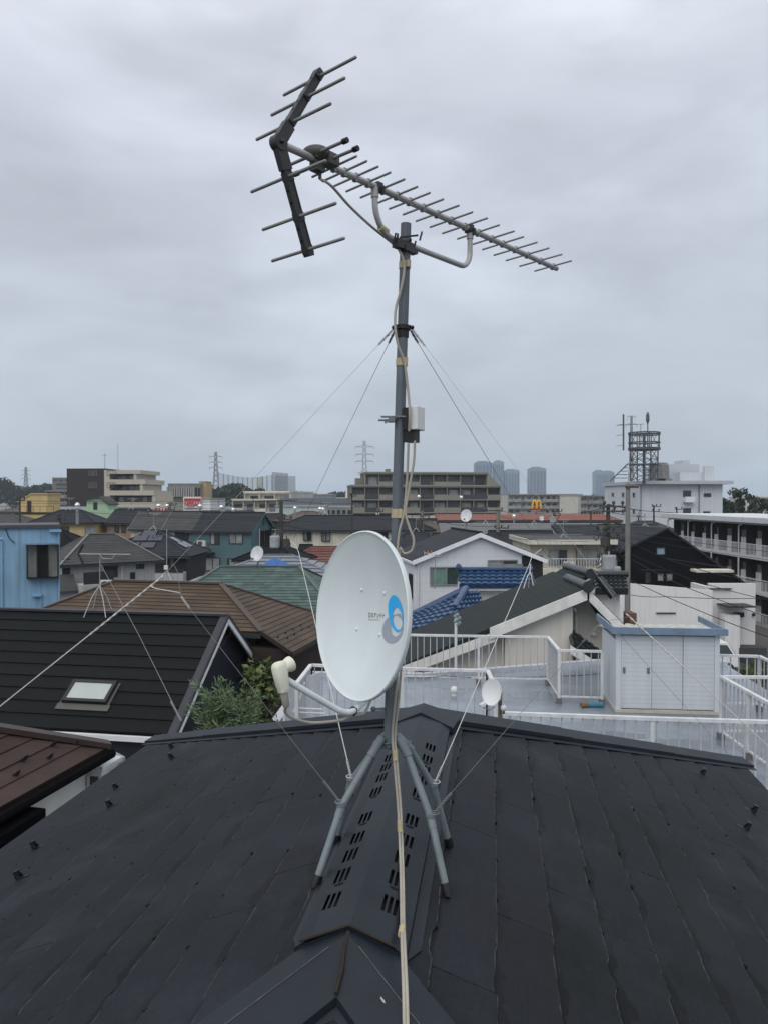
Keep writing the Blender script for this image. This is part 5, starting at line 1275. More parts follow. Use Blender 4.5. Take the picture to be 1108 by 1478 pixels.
pp = P(721, 1010, 11.1); m = MB(); m.tube([V((pp.x, pp.y, zf)), V((pp.x, pp.y, pp.z + .1))], .03, 10); m.tube([V((pp.x + .06, pp.y, zf)), V((pp.x + .06, pp.y, pp.z - .12))], .025, 8); m.build('post', mat('rusty_post', (.13, .10, .075), .8, var=.3, scale=8), Dd)
m = MB(); m.obox(P(718, 1003, 11.06), V((.035, 0, 0)), V((0, .05, 0)), UP * .06); m.ball(P(726, 1022, 11.0), .045); m.build('mount', WHITEP, Dd)
m = MB(); m.tube([P(714, 1020, 11.0), P(705, 1025, 10.9), P(697, 1021, 10.75)], .008, 6); m.build('feed_arm', STEEL, Dd)
m = MB(); m.obox(P(696, 1017, 10.75), V((.035, .01, .02)), V((-.008, .024, 0)), V((-.012, 0, .022))); m.build('converter', WHITEP, Dd, bevel=.006)
# thin mast with fittings on the back railing
m = MB(); pq = xy(657, 916, zt); b_ = V((pq[0], pq[1] - .05, zf)); m.tube([b_ + UP * .35, b_ + UP * 1.5], .03, 8)
for k in range(7): m.ball(b_ + V((.03 + .05 * math.sin(k * 2.1), .0, 1.30 + .035 * k)), .045, 8, 6, 1)
tag(m.build('clamped_pole', [WHITEP, mat('green_grey_metal', (.16, .22, .22), .5)]), 'thin white pole with greenish fittings clamped to the back railing', 'pole')

# ================================================================== aerials on neighbouring roofs
def tripod(mb, c, top, spread, r=.018, n=4, bent=True):
    for k in range(n):
        a = 6.2832 * (k + .5) / n; f = c + V((spread * math.cos(a), spread * math.sin(a), 0)); kn = lerp(f, top, .62) + V((math.cos(a) * spread * .12, math.sin(a) * spread * .12, 0))
        mb.tube([f, kn, top], r, 6)
def roof_aerial(label, base, top, kind, boom=1.5, yaw=0.0, seat=.35, r=.02):
    t = thing('roof_aerial', label, 'aerial', base)
    base = V(base); top = V(top); m = MB(); hub = lerp(base, top, seat); m.tube([hub - UP * .1, top], r, 8); m.build('mast', STEELF, t)
    m = MB(); tripod(m, base, hub, .42 if seat > .2 else .3, r * .9); m.build('tripod', mat('pale_steel', (.42, .43, .43), .5), t)
    d = V((math.cos(yaw), math.sin(yaw), 0)); e = V((-d.y, d.x, 0)); AL = MATS['pale_aluminium']
    WHITEP = MATS['pale_aluminium']
    if kind == 'uhf':
        z = top + UP * .08; m = MB(); m.tube([z - d * boom * .42, z + d * boom * .58], r * .8, 8)
        for k in range(14): c = z + d * (boom * (-.2 + .76 * k / 13)); m.tube([c - e * .09, c + e * .09], r * .28, 5)
        m.build('boom', WHITEP, t)
        m = MB(); c = z + d * boom * .05 - UP * .1; m.tube([z - d * .02 - UP * .0, c - UP * .02, c + d * .28 - UP * .02, z + d * .42], r * .7, 8); m.build('bracket', WHITEP, t)
        m = MB(); c = z - d * boom * .42
        for q in (-1, 1):
            tip = c + d * .14 + UP * (.26 * q); m.bar(c, tip, .04)
            for g in (.4, .7, 1.0): p = lerp(c, tip, g); m.tube([p - e * .15, p + e * .15], r * .3, 5)
        m.build('reflector', BLACK, t)
    return t
c = onz(143, 889, RB.z - .05); c.y = 21.2
bb_ = P(143, 889, 20.9); roof_aerial('small television aerial on tripod at the ridge of the charcoal roof', (bb_.x, bb_.y, bb_.z), P(145, 804, 20.9), 'uhf', 1.5, R(-8), .52, .014)
# its stay wire to the verge
m = MB(); m.tube([P(146, 815, 20.9), P(200, 915, 19.5), P(262, 1040, 17.0)], .006, 5); twist(m, P(247, 1012, 17.4), P(262, 1040, 17.0), .008, .02, 5); tag(m.build('stay_wire', STEELF), 'stay wire from the small aerial to the lower verge of the charcoal roof', 'wire')
bb_ = P(241, 846, 26.5); roof_aerial('slim bare pole on tripod at the ridge of the brown roof', bb_, P(241, 764, 26.5), 'pole', seat=.28, r=.016)
m = MB(); m.obox(P(240, 819, 26.4), V((.06, 0, 0)), V((0, .05, 0)), UP * .07); tag(m.build('cable_box', CREAM), 'little cream box on the slim pole over the brown roof', 'box')
def far_dish(label, px, py, Y, r_, foot, yaw, pole=True):
    t = thing('satellite_dish', label, 'satellite dish', P(px, foot, Y)); c = P(px, py, Y); an = yaw; n_ = V((-math.sin(an) * .95, -math.cos(an) * .95, .3)).normalized(); x_ = UP.cross(n_).normalized(); y_ = n_.cross(x_)
    m = MB(); vs = []; fs = []
    for s in (0, 1):
        for i in range(6):
            g = i / 5 if s == 0 else 1 - i / 5
            for k in range(24): q = 6.2832 * k / 24; vs.append(c + x_ * (r_ * .92 * g * math.cos(q)) + y_ * (r_ * 1.05 * g * math.sin(q)) + n_ * (r_ * .2 * (g * g - 1) - .02 * s))
    for i in range(11):
        for k in range(24): fs.append((i * 24 + k, (i + 1) * 24 + k, (i + 1) * 24 + (k + 1) % 24, i * 24 + (k + 1) % 24))
    m.add(vs, fs); m.build('reflector', WHITEP, t, smooth=True)
    m = MB(); b_ = c - n_ * (r_ * .3 + .05); m.tube([P(px, foot, b_.y), V((b_.x, b_.y, b_.z + .0))], .03, 7); m.bar(b_, c - n_ * r_ * .2, .06)
    for q in (-1, 1): m.tube([V((b_.x, b_.y, b_.z - r_)), P(px + q * 6, foot + 2, b_.y - .2)], .02, 5)
    m.build('stand', GREYF, t)
    m = MB(); f = c + n_ * r_ * .9 - y_ * r_ * .9; m.tube([c - y_ * r_, f], .012, 5); m.ball(f, .06, 8, 6); m.build('feed', GREYF, t)
    return t
far_dish('white dish on a stand at the ridge of the faded green roof', 371, 799, 34.6, .34, 822, R(20))
m = MB(); m.tube([P(375, 800, 34.9), P(375, 763, 34.9)], .025, 6); tag(m.build('aerial_pole', STEELF), 'bare pole rising behind the white dish on the green roof', 'pole')
far_dish('white dish at the ridge of the white gable house roof', 672, 744, 44.5, .36, 765, R(20))
far_dish('far white dish under the orange roof near the golden arches', 781, 748, 95, .30, 754, R(20))
bb_ = P(627, 850, 33); t = thing('roof_aerial', 'thin pole aerial with faded red tips before the white gable house', 'aerial', bb_)
m = MB(); m.tube([bb_, P(628, 800, 33)], .018, 6); m.build('mast', STEELF, t); m = MB(); m.tube([P(612, 798, 33), P(637, 801, 33)], .012, 6)
for q in (612, 617, 622): m.tube([P(q, 795, 33.2), P(q, 802, 32.8)], .012, 5, 1)
m.tube([P(627, 800, 33), P(628, 804, 33), P(633, 803, 33), P(634, 799, 33)], .012, 5); m.build('boom', [WHITEP, mat('faded_red', (.45, .16, .12), .6)], t)
bb_ = P(762, 848, 21.8); t = thing('roof_aerial', 'short tripod stand with tube top on the dark green roof', 'aerial', bb_); m = MB(); hub = P(764, 826, 21.8)
for px, py, dy in ((755, 849, -.1), (769, 845, -.1), (762, 848, .4), (772, 841, .5)): m.tube([P(px, py, 21.8 + dy), lerp(P(px, py, 21.8 + dy), hub, .6) + V((.0, 0, .06)), hub], .014, 6)
m.tube([hub - UP * .05, P(765, 814, 21.8)], .02, 6); m.build('tripod', WHITEP, t)
# ================================================================== apartment blocks
def apartment(name, label, a, b, ztop, floors, fh, bays, dep, wallm, parm, pattern, recess=1.3, winm=None, roofcap=.35, cat='apartment block', railm=None, spans=None, ph=1.05, zg=0.0, lead=1.3, fins=True):
    """facade from plan point a (left) to b (right); floors counted from the top; pattern[f % len] gives one letter per bay:
    S solid parapet, G glazed parapet, R railing, . none; spans[f] = (first bay, last bay)"""
    a, b = V((a[0], a[1], 0)), V((b[0], b[1], 0)); mid = (a + b) / 2; yaw = math.atan2(b.y - a.y, b.x - a.x); L_ = (b - a).length
    H = House(name, label, cat, (mid.x, mid.y, zg), yaw); bw = L_ / bays; ztop -= zg
    winm = winm or GLASS
    for f in range(floors):
        i0, i1 = spans[f] if spans else (0, bays); x0, x1 = -L_ / 2 + i0 * bw, -L_ / 2 + i1 * bw; z1 = ztop - f * fh; z0 = max(0, z1 - fh)
        m = MB(); m.box(x0 + .05, x1 - .05, recess, dep, z0, z1 - .002); H.part('wall', m, wallm)
        m = MB(); m.box(x0, x1, -.02, recess + .3, z1 - .22, z1 + .01); H.part('balcony_slab', m, parm)
        pt = pattern[f % len(pattern)]
        for k in range(i0, i1):
            xa, xb = -L_ / 2 + k * bw, -L_ / 2 + (k + 1) * bw
            c = pt[k % len(pt)]; zb = z0 + .0
            if c == 'S': m = MB(); m.box(xa + .01, xb - .01, .0, .14, zb, zb + ph); H.part('parapet', m, parm)
            elif c == 'G': m = MB(); m.box(xa + .01, xb - .01, .05, .09, zb + .1, zb + ph); H.part('parapet', m, railm or GLASS)
            elif c == 'R':
                m = MB(); m.box(xa, xb, .03, .08, zb + ph - .05, zb + ph)
                for q in range(12): x = xa + (q + .5) * bw / 12; m.box(x - .022, x + .022, .04, .07, zb, zb + ph - .05)
                H.part('parapet', m, railm or WHITEP)
            m = MB(); w = bw * rnd.choice([.55, .62, .7]); xc = (xa + xb) / 2 + rnd.uniform(-.1, .1) * bw
            m.box(xc - w / 2, xc + w / 2, recess - .06, recess + .02, z0 + .08, z0 + 2.1); m.box(xc - .03, xc + .03, recess - .09, recess - .06, z0 + .08, z0 + 2.1)
            H.part('window', m, [rnd.choice([winm, GLASSL, winm])])
        if fins:
            for k in range(i0, i1 + 1):
                x = min(max(-L_ / 2 + k * bw, x0 + .08), x1 - .08); m = MB(); m.box(x - .07, x + .07, .15, recess, z0, z1 - .22); H.part('partition', m, parm)
        if f == 0 or (spans and spans[f] != spans[f - 1]):
            m = MB(); m.box(x0 - .1, x1 + .1, -.15, dep + .1, z1 + .012, z1 + roofcap); H.part('roof', m, parm)
    H.L = L_; H.W = 0; H.ztop = ztop
    return H
def px2(px, Y): p = P(px, HZ, Y); return (p.x, p.y)
APW = mat('apartment_grey', (.14, .132, .115), .85, var=.12, scale=.4, streak=.15); APP = mat('apartment_parapet', (.235, .225, .195), .85, var=.12, scale=.4, streak=.2)
HA = apartment('grey_apartment_block', 'long grey apartment block with stepped balconies right behind the mast', px2(507, 168), px2(722, 172), zat(683, 168), 5, 2.85, 11, 12, APW, APP,
          ['..SGS.SSG.S.', 'SGSGSGSSGGS', 'SGSGSGSSGGS', 'SSSGSGSSGSS'], spans=[(1, 10), (0, 11), (0, 11), (0, 11), (0, 11)], railm=mat('smoked_glass', (.05, .055, .06), .2))
m = MB(); u = HA.L / 2; zt2 = HA.ztop
m.prism([(u - HA.L / 11 * 1.0, .1, zt2 - 2.85), (u, .1, zt2 - 2.85), (u - HA.L / 11 * 1.0, .1, zt2 + .25)], V((0, 10, 0))); HA.part('sloping_end', m, APP)
m = MB(); m.box(-HA.L / 2 + 1.2, -HA.L / 2 + 3.2, 3, 5, zt2 - 2.5, zt2 - 1.0); m.box(-HA.L / 2 + 8, -HA.L / 2 + 9, 3, 5, zt2 + .3, zt2 + 1.1); HA.part('roof_tank', m, CONCD)
for px, py in ((604, 717), (665, 718), (545, 742)):
    p = HA.loc(P(px, py, 167.4)); m = MB(); m.ball(p, .42, 10, 8); HA.part('balcony_lamp', m, CHROME)
apartment('pale_apartment_block', 'distant pale grey apartment block behind the golden arches sign', px2(733, 330), px2(840, 335), zat(714, 330), 4, 2.9, 12, 14, W_BEIGE, CONC, ['SSRSSRSSRSSR'], spans=[(0, 12)] * 4)
apartment('pale_apartment_block', 'small pale block joined to the right of the distant apartment row', px2(838, 315), px2(872, 330), zat(716, 315), 5, 2.9, 4, 10, W_BEIGE, CONC, ['SRSR'])
# dark brown block with beige stepped wing
Hd = House('brown_office_building', 'dark brown office building with pale stepped terraces on its right', 'building', (*px2(187, 195), 0), R(-4))
Hd.L = (262 - 112) * 190 / 1111; Hd.W = 14; xl = -Hd.L / 2
def bx_(px): return xl + (px - 112) * 190 / 1111
DBR = mat('dark_brown_tile', (.026, .020, .018), .7, var=.1, course=.6, cdark=.85); BEI = mat('beige_tile', (.42, .39, .33), .8, var=.06, scale=.3, streak=.12)
zr = zat(676, 188)
m = MB(); m.box(xl, bx_(168), -7, 6, 0, zr); m.box(bx_(158), bx_(168) , -7.3, -7.01, 0, zr - .1); Hd.part('wall', m, DBR)
for (y0, y1) in ((679.5, 687), (697, 704.5)):
    Hd.pwin('f', 129, y0, 151, y1, sash=6, depth=.2, frame=GREYF); Hd.pwin('f', 156, y0 - .5, 168, y1 - .5, sash=3, depth=.5, frame=WOODF)
prev = None
for i, (pxe, yt, yb, nb) in enumerate(((221, 678.5, 684, 6), (228, 692, 699, 8), (241, 708, 715, 10), (262, 725, 735, 12))):
    x1 = bx_(pxe); za, zb2 = zat(yt, 188), zat(yb, 188)
    m = MB(); m.box(bx_(168), x1, -7.4, 6, zb2, za); Hd.part('parapet', m, BEI)
    if i < 3:
        nx = (692, 708, 725)[i]; x2 = bx_((213, 222, 240)[i])
        m = MB(); m.box(bx_(168), x2, -4.5, 5.8, zat(nx, 188), zb2 - .01); Hd.part('recess_wall', m, W_BROWN)
        for k in range(nb):
            xx = lerp(bx_(177), x2 - .6, (k + .5) / nb); m = MB(); m.box(xx - .55, xx + .55, -4.62, -4.5, zat(nx, 188) + .15, zb2 - .4); Hd.part('window', m, rnd.choice([GLASS, GLASSL]))
        m = MB(); m.box(bx_(168), bx_(176), -7.4, 5.9, zat(nx, 188), zb2 - .01); Hd.part('pier', m, BEI); m = MB(); m.box(x2 - .4, x2 + .3, -7.2, 5.9, zat(nx, 188), zb2 - .01); Hd.part('pier', m, BEI)
m = MB(); m.box(bx_(168), bx_(262), -7.2, 6, 0, zat(735, 188) - .02); Hd.part('wall', m, BEI)
m = MB(); m.tube([V((bx_(150), 0, zr)), V((bx_(150), 0, zr + 4.2))], .07, 5); m.tube([V((bx_(150) - .6, 0, zr + 3.6)), V((bx_(150) + .6, 0, zr + 3.6))], .05, 5); m.tube([V((bx_(170), 0, zr)), V((bx_(170), 0, zr + 6.5))], .06, 5); Hd.part('roof_aerial', m, STEELF)
# far hospital-like blocks, far left
def block(name, label, px0, px1, y0, Y, dep, wm, rows=(), cap=True, yaw=0.0, cat='building', zb=0.0, ncol=8, winm=None, zg=None):
    a, b = P(px0, HZ, Y), P(px1, HZ, Y); H = House(name, label, cat, ((a.x + b.x) / 2, Y + dep / 2, zb), yaw); H.L = b.x - a.x; H.W = dep; z = zat(y0, Y) - zb
    m = MB(); m.box(-H.L / 2, H.L / 2, -dep / 2, dep / 2, 0, z); H.part('wall', m, wm)
    if cap: m = MB(); m.box(-H.L / 2 - .15, H.L / 2 + .15, -dep / 2 - .15, dep / 2 + .15, z + .01, z + .35); H.part('roof', m, CONC)
    k_ = Y / 1111
    for (ya, yb, n) in rows:
        za, zc = zat(ya, Y) - zb, zat(yb, Y) - zb
        for k in range(n):
            xx = H.L * ((k + .5) / n - .5); w = H.L / n * .66; m = MB(); m.box(xx - w / 2, xx + w / 2, -dep / 2 - .12, -dep / 2 + .02, zc, za); H.part('window', m, winm or GLASS)
    return H
block('grey_block', 'hazy grey block with white top storey at far left behind the yellow stair tower', 76, 110, 690, 420, 20, APW, [(692, 694.5, 4), (698, 701, 1), (704, 706, 1)])
block('grey_block', 'upper white plant storey just left of the dark brown office building', 97, 112, 685, 440, 10, W_WHITE, [(686, 688, 4)])
apartment('low_apartment_block', 'low dim apartment row with balconies left of the dark brown office building', px2(66, 300), px2(112, 300), zat(709, 300), 4, 2.5, 5, 10, APW, APP, ['SSSSS'])
block('concrete_hall', 'grey hall with tall vertical fins behind the beige stepped terraces', 243, 290, 699, 260, 18, CONCD, [(704, 716, 11)], winm=GLASS)
m = MB(); a = P(243, 700, 259); b = P(280, 700, 259)
for k in range(12): x = lerp(a.x, b.x, k / 11); m.box(x - .25, x + .25, 258.2, 259.9, zat(717, 259), zat(702.5, 259))
tag(m.build('fin_screen', CONC), 'row of white vertical fins in front of the grey hall', 'fins')
block('plant_house', 'small roof plant house on the grey hall beside the left pylon', 288, 298, 696, 262, 8, W_TAN)
# cream terraces building, centre left
apartment('cream_terrace_block', 'cream stepped building with sloping white fins under the driving range net', px2(352, 205), px2(418, 200), zat(711, 205), 2, 3.0, 3, 14, W_BEIGE, W_CREAM, ['SSS', 'SSS'], spans=[(0, 3), (0, 3)], winm=GLASS)
apartment('cream_terrace_block', 'lower wing of the cream stepped building with clutter on its terraces', px2(335, 196), px2(400, 194), zat(722, 196), 2, 3.0, 4, 12, W_BEIGE, W_CREAM, ['SRSR', 'SSRS'], winm=GLASS)
block('warehouse', 'wide slate blue flat warehouse roof left of the grey apartment block', 404, 506, 719, 190, 40, mat('slate_blue_wall', (.14, .16, .19), .7), [], cap=False)
block('warehouse', 'grey upper storey of the warehouse with faint painted letters', 427, 480, 714.5, 235, 16, mat('grey_blue_wall', (.20, .22, .25), .8), [])
block('warehouse', 'pale corrugated front of the warehouse, lower storey right half', 470, 508, 733, 150, 10, CONC, [(736, 742, 5)])
block('pale_shed', 'long low pale green metal roof in front of the warehouse', 398, 470, 732, 140, 6, mat('pale_green_metal', (.36, .43, .42), .6), [])
block('cream_block', 'low cream building with round tank beside the grey apartment block', 479, 508, 718, 260, 10, W_CREAM, [], cap=False)
p = P(503, 714, 259); m = MB(); m.tube([V((p.x, 263, zat(719, 263))), V((p.x, 263, zat(713.5, 263)))], 1.2, 10); m.ball(V((p.x, 263, zat(713.5, 263))), 1.2, 10, 6); tag(m.build('water_tank', W_CREAM), 'small cream tank on the low cream building left of the grey apartment block', 'tank')
# red sign with white building
Hs = block('white_shop', 'white shop building carrying a red sign, left of the cream terraces', 265, 304, 721, 150, 14, W_WHITE, [])
RED = mat('sign_red', (.42, .030, .028), .5, var=.06)
sg = thing('shop_sign', 'white sign board with red band and red capital letters on the white shop', 'sign', P(278, 733, 149.5))
a, b = P(265, 720, 149.6), P(291, 733, 149.6)
m = MB(); m.box(a.x, b.x, 149.55, 149.85, b.z, a.z + .4); m.build('board', mat('sign_white', (.62, .62, .62), .5), sg)
m = MB(); m.box(a.x + .2, b.x - .1, 149.40, 149.548, zat(723, 149.5), zat(719.3, 149.5)); m.build('red_band', RED, sg)
def text(s, name, m_, size, loc, rot, parent, ext=.03, sx=1.0, bold=0.0):
    cu = bpy.data.curves.new(name, 'FONT'); cu.body = s; cu.size = size; cu.extrude = ext; cu.align_x = 'CENTER'; cu.align_y = 'CENTER'; cu.offset = bold
    o = bpy.data.objects.new(name, cu); C.objects.link(o)
    dg = bpy.context.evaluated_depsgraph_get(); me = bpy.data.meshes.new_from_object(o.evaluated_get(dg)); C.objects.unlink(o); bpy.data.objects.remove(o)
    mb = MB(); Mx = Matrix.Translation(V(loc)) @ rot @ Matrix.Diagonal((sx, 1, 1, 1))
    mb.add([Mx @ v.co for v in me.vertices], [tuple(p.vertices) for p in me.polygons]); return mb.build(name, m_, parent)
RX = Matrix.Rotation(R(90), 4, 'X')
text('NISSAN', 'lettering', RED, 1.15, (lerp(a.x, b.x, .53), 149.50, zat(728.3, 149.5)), RX, sg, .04, .84, .035)
sg = thing('red_awning_sign', 'small red shop sign with white marks over the grey roofs at left', 'sign', P(233, 738, 110))
a, b = P(224.5, 732.5, 110), P(240, 739, 110); m = MB(); m.box(a.x, b.x, 109.8, 110.2, b.z - .3, a.z); m.build('board', RED, sg)
m = MB()
for px in (228.5, 233, 237):
    q = P(px, 736, 109.75); m.bar(q + V((-.12, 0, -.2)), q + V((.1, 0, .2)), .12); m.bar(q + V((-.12, 0, .2)), q + V((.12, 0, .2)), .09)
m.build('lettering', W_WHITE, sg)
# golden arches on a red base
sg = thing('fast_food_sign', 'red pole sign with yellow double arches before the pale apartment block', 'sign', P(773, 750, 180))
a, b = P(766, 735.5, 180), P(780.5, 736, 180); m = MB(); m.box(a.x, b.x, 179.7, 180.3, zat(736.2, 180), zat(731.0, 180)); m.box(lerp(a.x, b.x, .5) - .2, lerp(a.x, b.x, .5) + .2, 179.9, 180.1, 0, zat(736, 180)); m.build('sign_box', RED, sg)
m = MB(); cx0 = lerp(a.x, b.x, .5); zb = zat(734.2, 180); hh = zat(722.8, 180) - zb
for q in (-1, 1):
    pts = [V((cx0 + q * .5 + .5 * math.cos(R(t)) * 1.0, 179.6, zb + hh * math.sin(R(t)) ** .8)) for t in range(0, 181, 12)]
    m.tube(pts, .21, 6)
m.build('arches', mat('sign_yellow', (.72, .42, .03), .45), sg)
# orange roof and grey warehouses
def slab_roof(name, label, px0, px1, yt, yb, Y, dep, rm, wm, cat='building', over=.3):
    a, b = P(px0, yb, Y), P(px1, yb, Y); zt_ = zat(yt, Y + dep)
    H = House(name, label, cat, ((a.x + b.x) / 2, Y + dep / 2, 0), 0); L_ = b.x - a.x
    m = MB(); m.slope((-L_ / 2, -dep / 2, a.z), (L_ / 2, -dep / 2, a.z), (L_ / 2, dep / 2, zt_), (-L_ / 2, dep / 2, zt_), 8, .03, .25); H.part('roof', m, rm)
    m = MB(); m.box(-L_ / 2 + over, L_ / 2 - over, -dep / 2 + over, dep / 2, 0, min(a.z, zt_) - .3); H.part('wall', m, wm); H.L = L_; H.W = dep - 2 * over
    m = MB(); m.box(-L_ / 2 - .02, L_ / 2 + .02, -dep / 2 - .08, -dep / 2 - .01, a.z - .35, a.z + .05); H.part('gutter', m, GUTTER); return H
slab_roof('orange_roof_building', 'long low building with orange red roof below the golden arches', 632, 898, 742.2, 751, 118, 9, RF_ORANGE, W_BROWN)
slab_roof('grey_shed', 'plain grey metal clad warehouse in front of the orange roof', 636, 900, 755, 771, 92, 4, mat('grey_metal_roof', (.13, .135, .14), .6, course=.5, axis='x', cdark=.85), CONCD)
slab_roof('grey_shed', 'dark grey metal roof above the beige balcony house', 815, 930, 757, 780, 70, 6, RF_DGREY, CONCD)
slab_roof('grey_shed', 'pale low flat block with balconies under the grey apartment block', 588, 640, 744, 748, 140, 6, CONC, W_BEIGE)
# beige house with balcony
Hq = block('beige_house', 'beige two storey house with balcony right of the white gable house', 764, 884, 784, 60, 8, mat('beige_wall_plaster', (.44, .42, .36), .85, var=.05, streak=.12), [], cap=False, cat='house')
m = MB(); zc = zat(784, 60); m.box(-Hq.L / 2 - .3, Hq.L / 2 + .1, -5.0, 4.2, zc - .05, zc + .32); rq = Hq.part('roof', m, W_CREAM); m = MB(); m.box(-Hq.L / 2 - .15, Hq.L / 2 - .05, -4.85, 4.1, zc + .325, zc + .36); Hq.part('roof_sheet', m, RF_GREY, rq)
Hq.pwin('f', 791, 793, 818, 816, frame=GREYF, glass=[GLASSL, GLASS]); Hq.pwin('f', 832, 792, 862, 816, frame=GREYF, glass=[GLASSL, GLASSL])
m = MB(); zr_ = zat(806, 59); za_ = zat(821, 59)
m.box(-Hq.L / 2 + 1.2, Hq.L / 2, -5.06, -5.0, zr_ - .05, zr_)
for k in range(26): x = lerp(-Hq.L / 2 + 1.2, Hq.L / 2, k / 25); m.box(x - .015, x + .015, -5.05, -5.01, za_, zr_ - .05)
Hq.part('balcony_rail', m, WHITEP); m = MB(); m.box(-Hq.L / 2, Hq.L / 2, -5.2, -3.9, za_ - .25, za_); m.box(-Hq.L / 2 + .8, Hq.L / 2, -5.2, -5.1, za_ - 1.1, za_ - .26); Hq.part('balcony', m, W_CREAM)
m = MB(); m.box(.35, .75, -4.5, -3.95, za_, zc - .06); Hq.part('pier', m, CONCD)
# black gable house
d5 = 58.0; Hk2 = thing('black_house', 'black sided house with wide gable in front of the white balcony flats', 'house', P(985, 845, d5) * 1.0); 
pe0, pa, pe1 = P(900, 792, d5), P(962, 761.5, d5), P(1070, 838, d5); bk = V((-2.2, 9.5, 0))
m = MB(); m.slope(pe0 + bk + V((-.4, -.2, -.2)), pe0 + V((-.4, -.2, -.2)), pa + V((0, -.2, 0)), pa + bk, 14, .015, .14); m.slope(pe1 + V((.3, -.2, -.2)), pe1 + bk + V((.3, 0, -.2)), pa + bk, pa + V((0, -.2, 0)), 14, .015, .14); m.build('roof', RF_DGREY, Hk2)
m = MB(); m.prism([V((pe0.x, d5, 0)), V((pe1.x - .4, d5, 0)), pe1 - V((.4, 0, -.05)), pa - V((0, 0, .2)), pe0 - V((0, 0, .2))], bk); m.build('wall', W_BLACK, Hk2)
def fwin(parent, x0, y0, x1, y1, Y, gm, fm=WOODF, d=.1):
    a, b = P(x0, y0, Y), P(x1, y1, Y); m = MB(); t = .06
    m.box(a.x, a.x + t, Y - d, Y - .002, b.z, a.z); m.box(b.x - t, b.x, Y - d, Y - .002, b.z, a.z); m.box(a.x + t, b.x - t, Y - d, Y - .002, b.z, b.z + t); m.box(a.x + t, b.x - t, Y - d, Y - .002, a.z - t, a.z); w = m.build('window', fm, parent)
    m = MB(); m.box(a.x + t, b.x - t, Y - .05, Y - .02, b.z + t, a.z - t); m.build('pane', gm, w); return w
fwin(Hk2, 946, 790, 959, 801, d5, mat('sky_blue_pane', (.20, .30, .36), .12)); fwin(Hk2, 947, 827, 957, 839, d5, GLASSL); fwin(Hk2, 960, 827, 970, 839, d5, GLASSL); fwin(Hk2, 930, 826, 938, 842, d5, GLASS)
m = MB(); a, b = P(1001, 823, 54.2), P(1054, 825, 54.2); m.box(a.x, b.x, 53.7, 54.9, a.z - .12, a.z + .05); m.build('canopy', W_CREAM, Hk2)
m = MB(); q0, q1 = P(925, 823, 54.4), P(1066, 846, 54.4); m.box(q0.x, q0.x + 1.7, 54.2, 54.98, q0.z - .1, q0.z); m.build('canopy', W_BLACK, Hk2)
m = MB(); m.tube([P(960, 806, 54.8), P(1055, 820, 54.8)], .03, 5); m.build('cable', DWIRE, Hk2)
# white flat roofed building with black slots
d6 = 50.0; a, b = P(890, 850, d6), P(1096, 850, d6); Hw = thing('white_flat_building', 'white rendered flat building with black slot windows behind the garden shed', 'building', ((a.x + b.x) / 2, d6, 0))
m = MB(); c1_ = P(1015, 925, d6); zs = zat(848, d6)
xk = P(1028, 800, d6).x; zl0, zl1, zl2 = zat(838, d6), zat(842, d6), zat(852, d6)
m.prism([(a.x, d6, 0), (xk, d6, 0), (xk, d6, zl2), (P(906, 800, d6).x, d6, zl1), (a.x, d6, zl0)], V((0, .22, 0)))
m.box(xk + .002, b.x, d6 + .6, d6 + .82, 0, zat(843.5, d6)); m.box(xk + .002, xk + .22, d6 + .83, d6 + 3.6, 0, zat(843.5, d6) - .25); m.build('wall', mat('smooth_white_wall', (.66, .66, .66), .8, var=.04, scale=.4, streak=.10), Hw)
m = MB(); m.box(a.x + .01, xk - .01, d6 + .23, d6 + 3.5, 0, zl2 - .9); m.box(xk + .23, b.x - .01, d6 + .83, d6 + 3.5, 0, zl2 - .6); m.build('roof', RF_DGREY, Hw)
m = MB(); m.box(a.x - .2, P(1028, 800, d6).x + .05, d6 - .04, d6 + .4, zat(851, d6) - .02, zat(851, d6) + .05) if False else None
m.box(P(1028, 852, d6).x, P(1060, 852, d6).x, d6 + .4, d6 + .58, zat(851.5, d6), zat(850.3, d6)); m.build('coping', BLACK, Hw)
p0_, p1_ = P(1016, 880, d6 - .4), P(1060, 880, d6 - .4); m = MB(); m.box(P(1039, 900, d6).x, P(1080, 874, d6).x, d6 - 1.0, d6 + .58, zat(874.0, d6), zat(872.3, d6)); m.build('canopy', BLACK, Hw)
m = MB(); m.box(P(1040, 900, d6).x, P(1061, 900, d6).x, d6 - .6, d6 + .3, 0, zat(886, d6)); m.build('porch_wall', MATS['smooth_white_wall'], Hw)
m = MB(); m.box(P(1064, 886, d6).x, P(1077, 886, d6).x, d6 + .35, d6 + .58, zat(892, d6), zat(885.5, d6)); m.build('slot_window', BLACK, Hw)
m = MB(); m.box(P(946, 886, d6).x, P(974, 886, d6).x, d6 - .1, d6 - .02, zat(885.5, d6), zat(884, d6)); m.build('slot_window', BLACK, Hw)
m = MB(); m.ball(P(1087, 887, d6 + .5), .12, 8, 6); m.build('wall_lamp', BLACK, Hw)
m = MB(); m.box(P(1060, 886, d6).x, P(1100, 886, d6).x, d6 - .6, d6 + .5, 0, .9); m.box(P(1062, 886, d6).x, P(1112, 886, d6).x, d6 - 1.5, d6 - .61, 0, .45); m.build('steps', mat('dark_step_stone', (.05, .055, .06), .7), Hw)
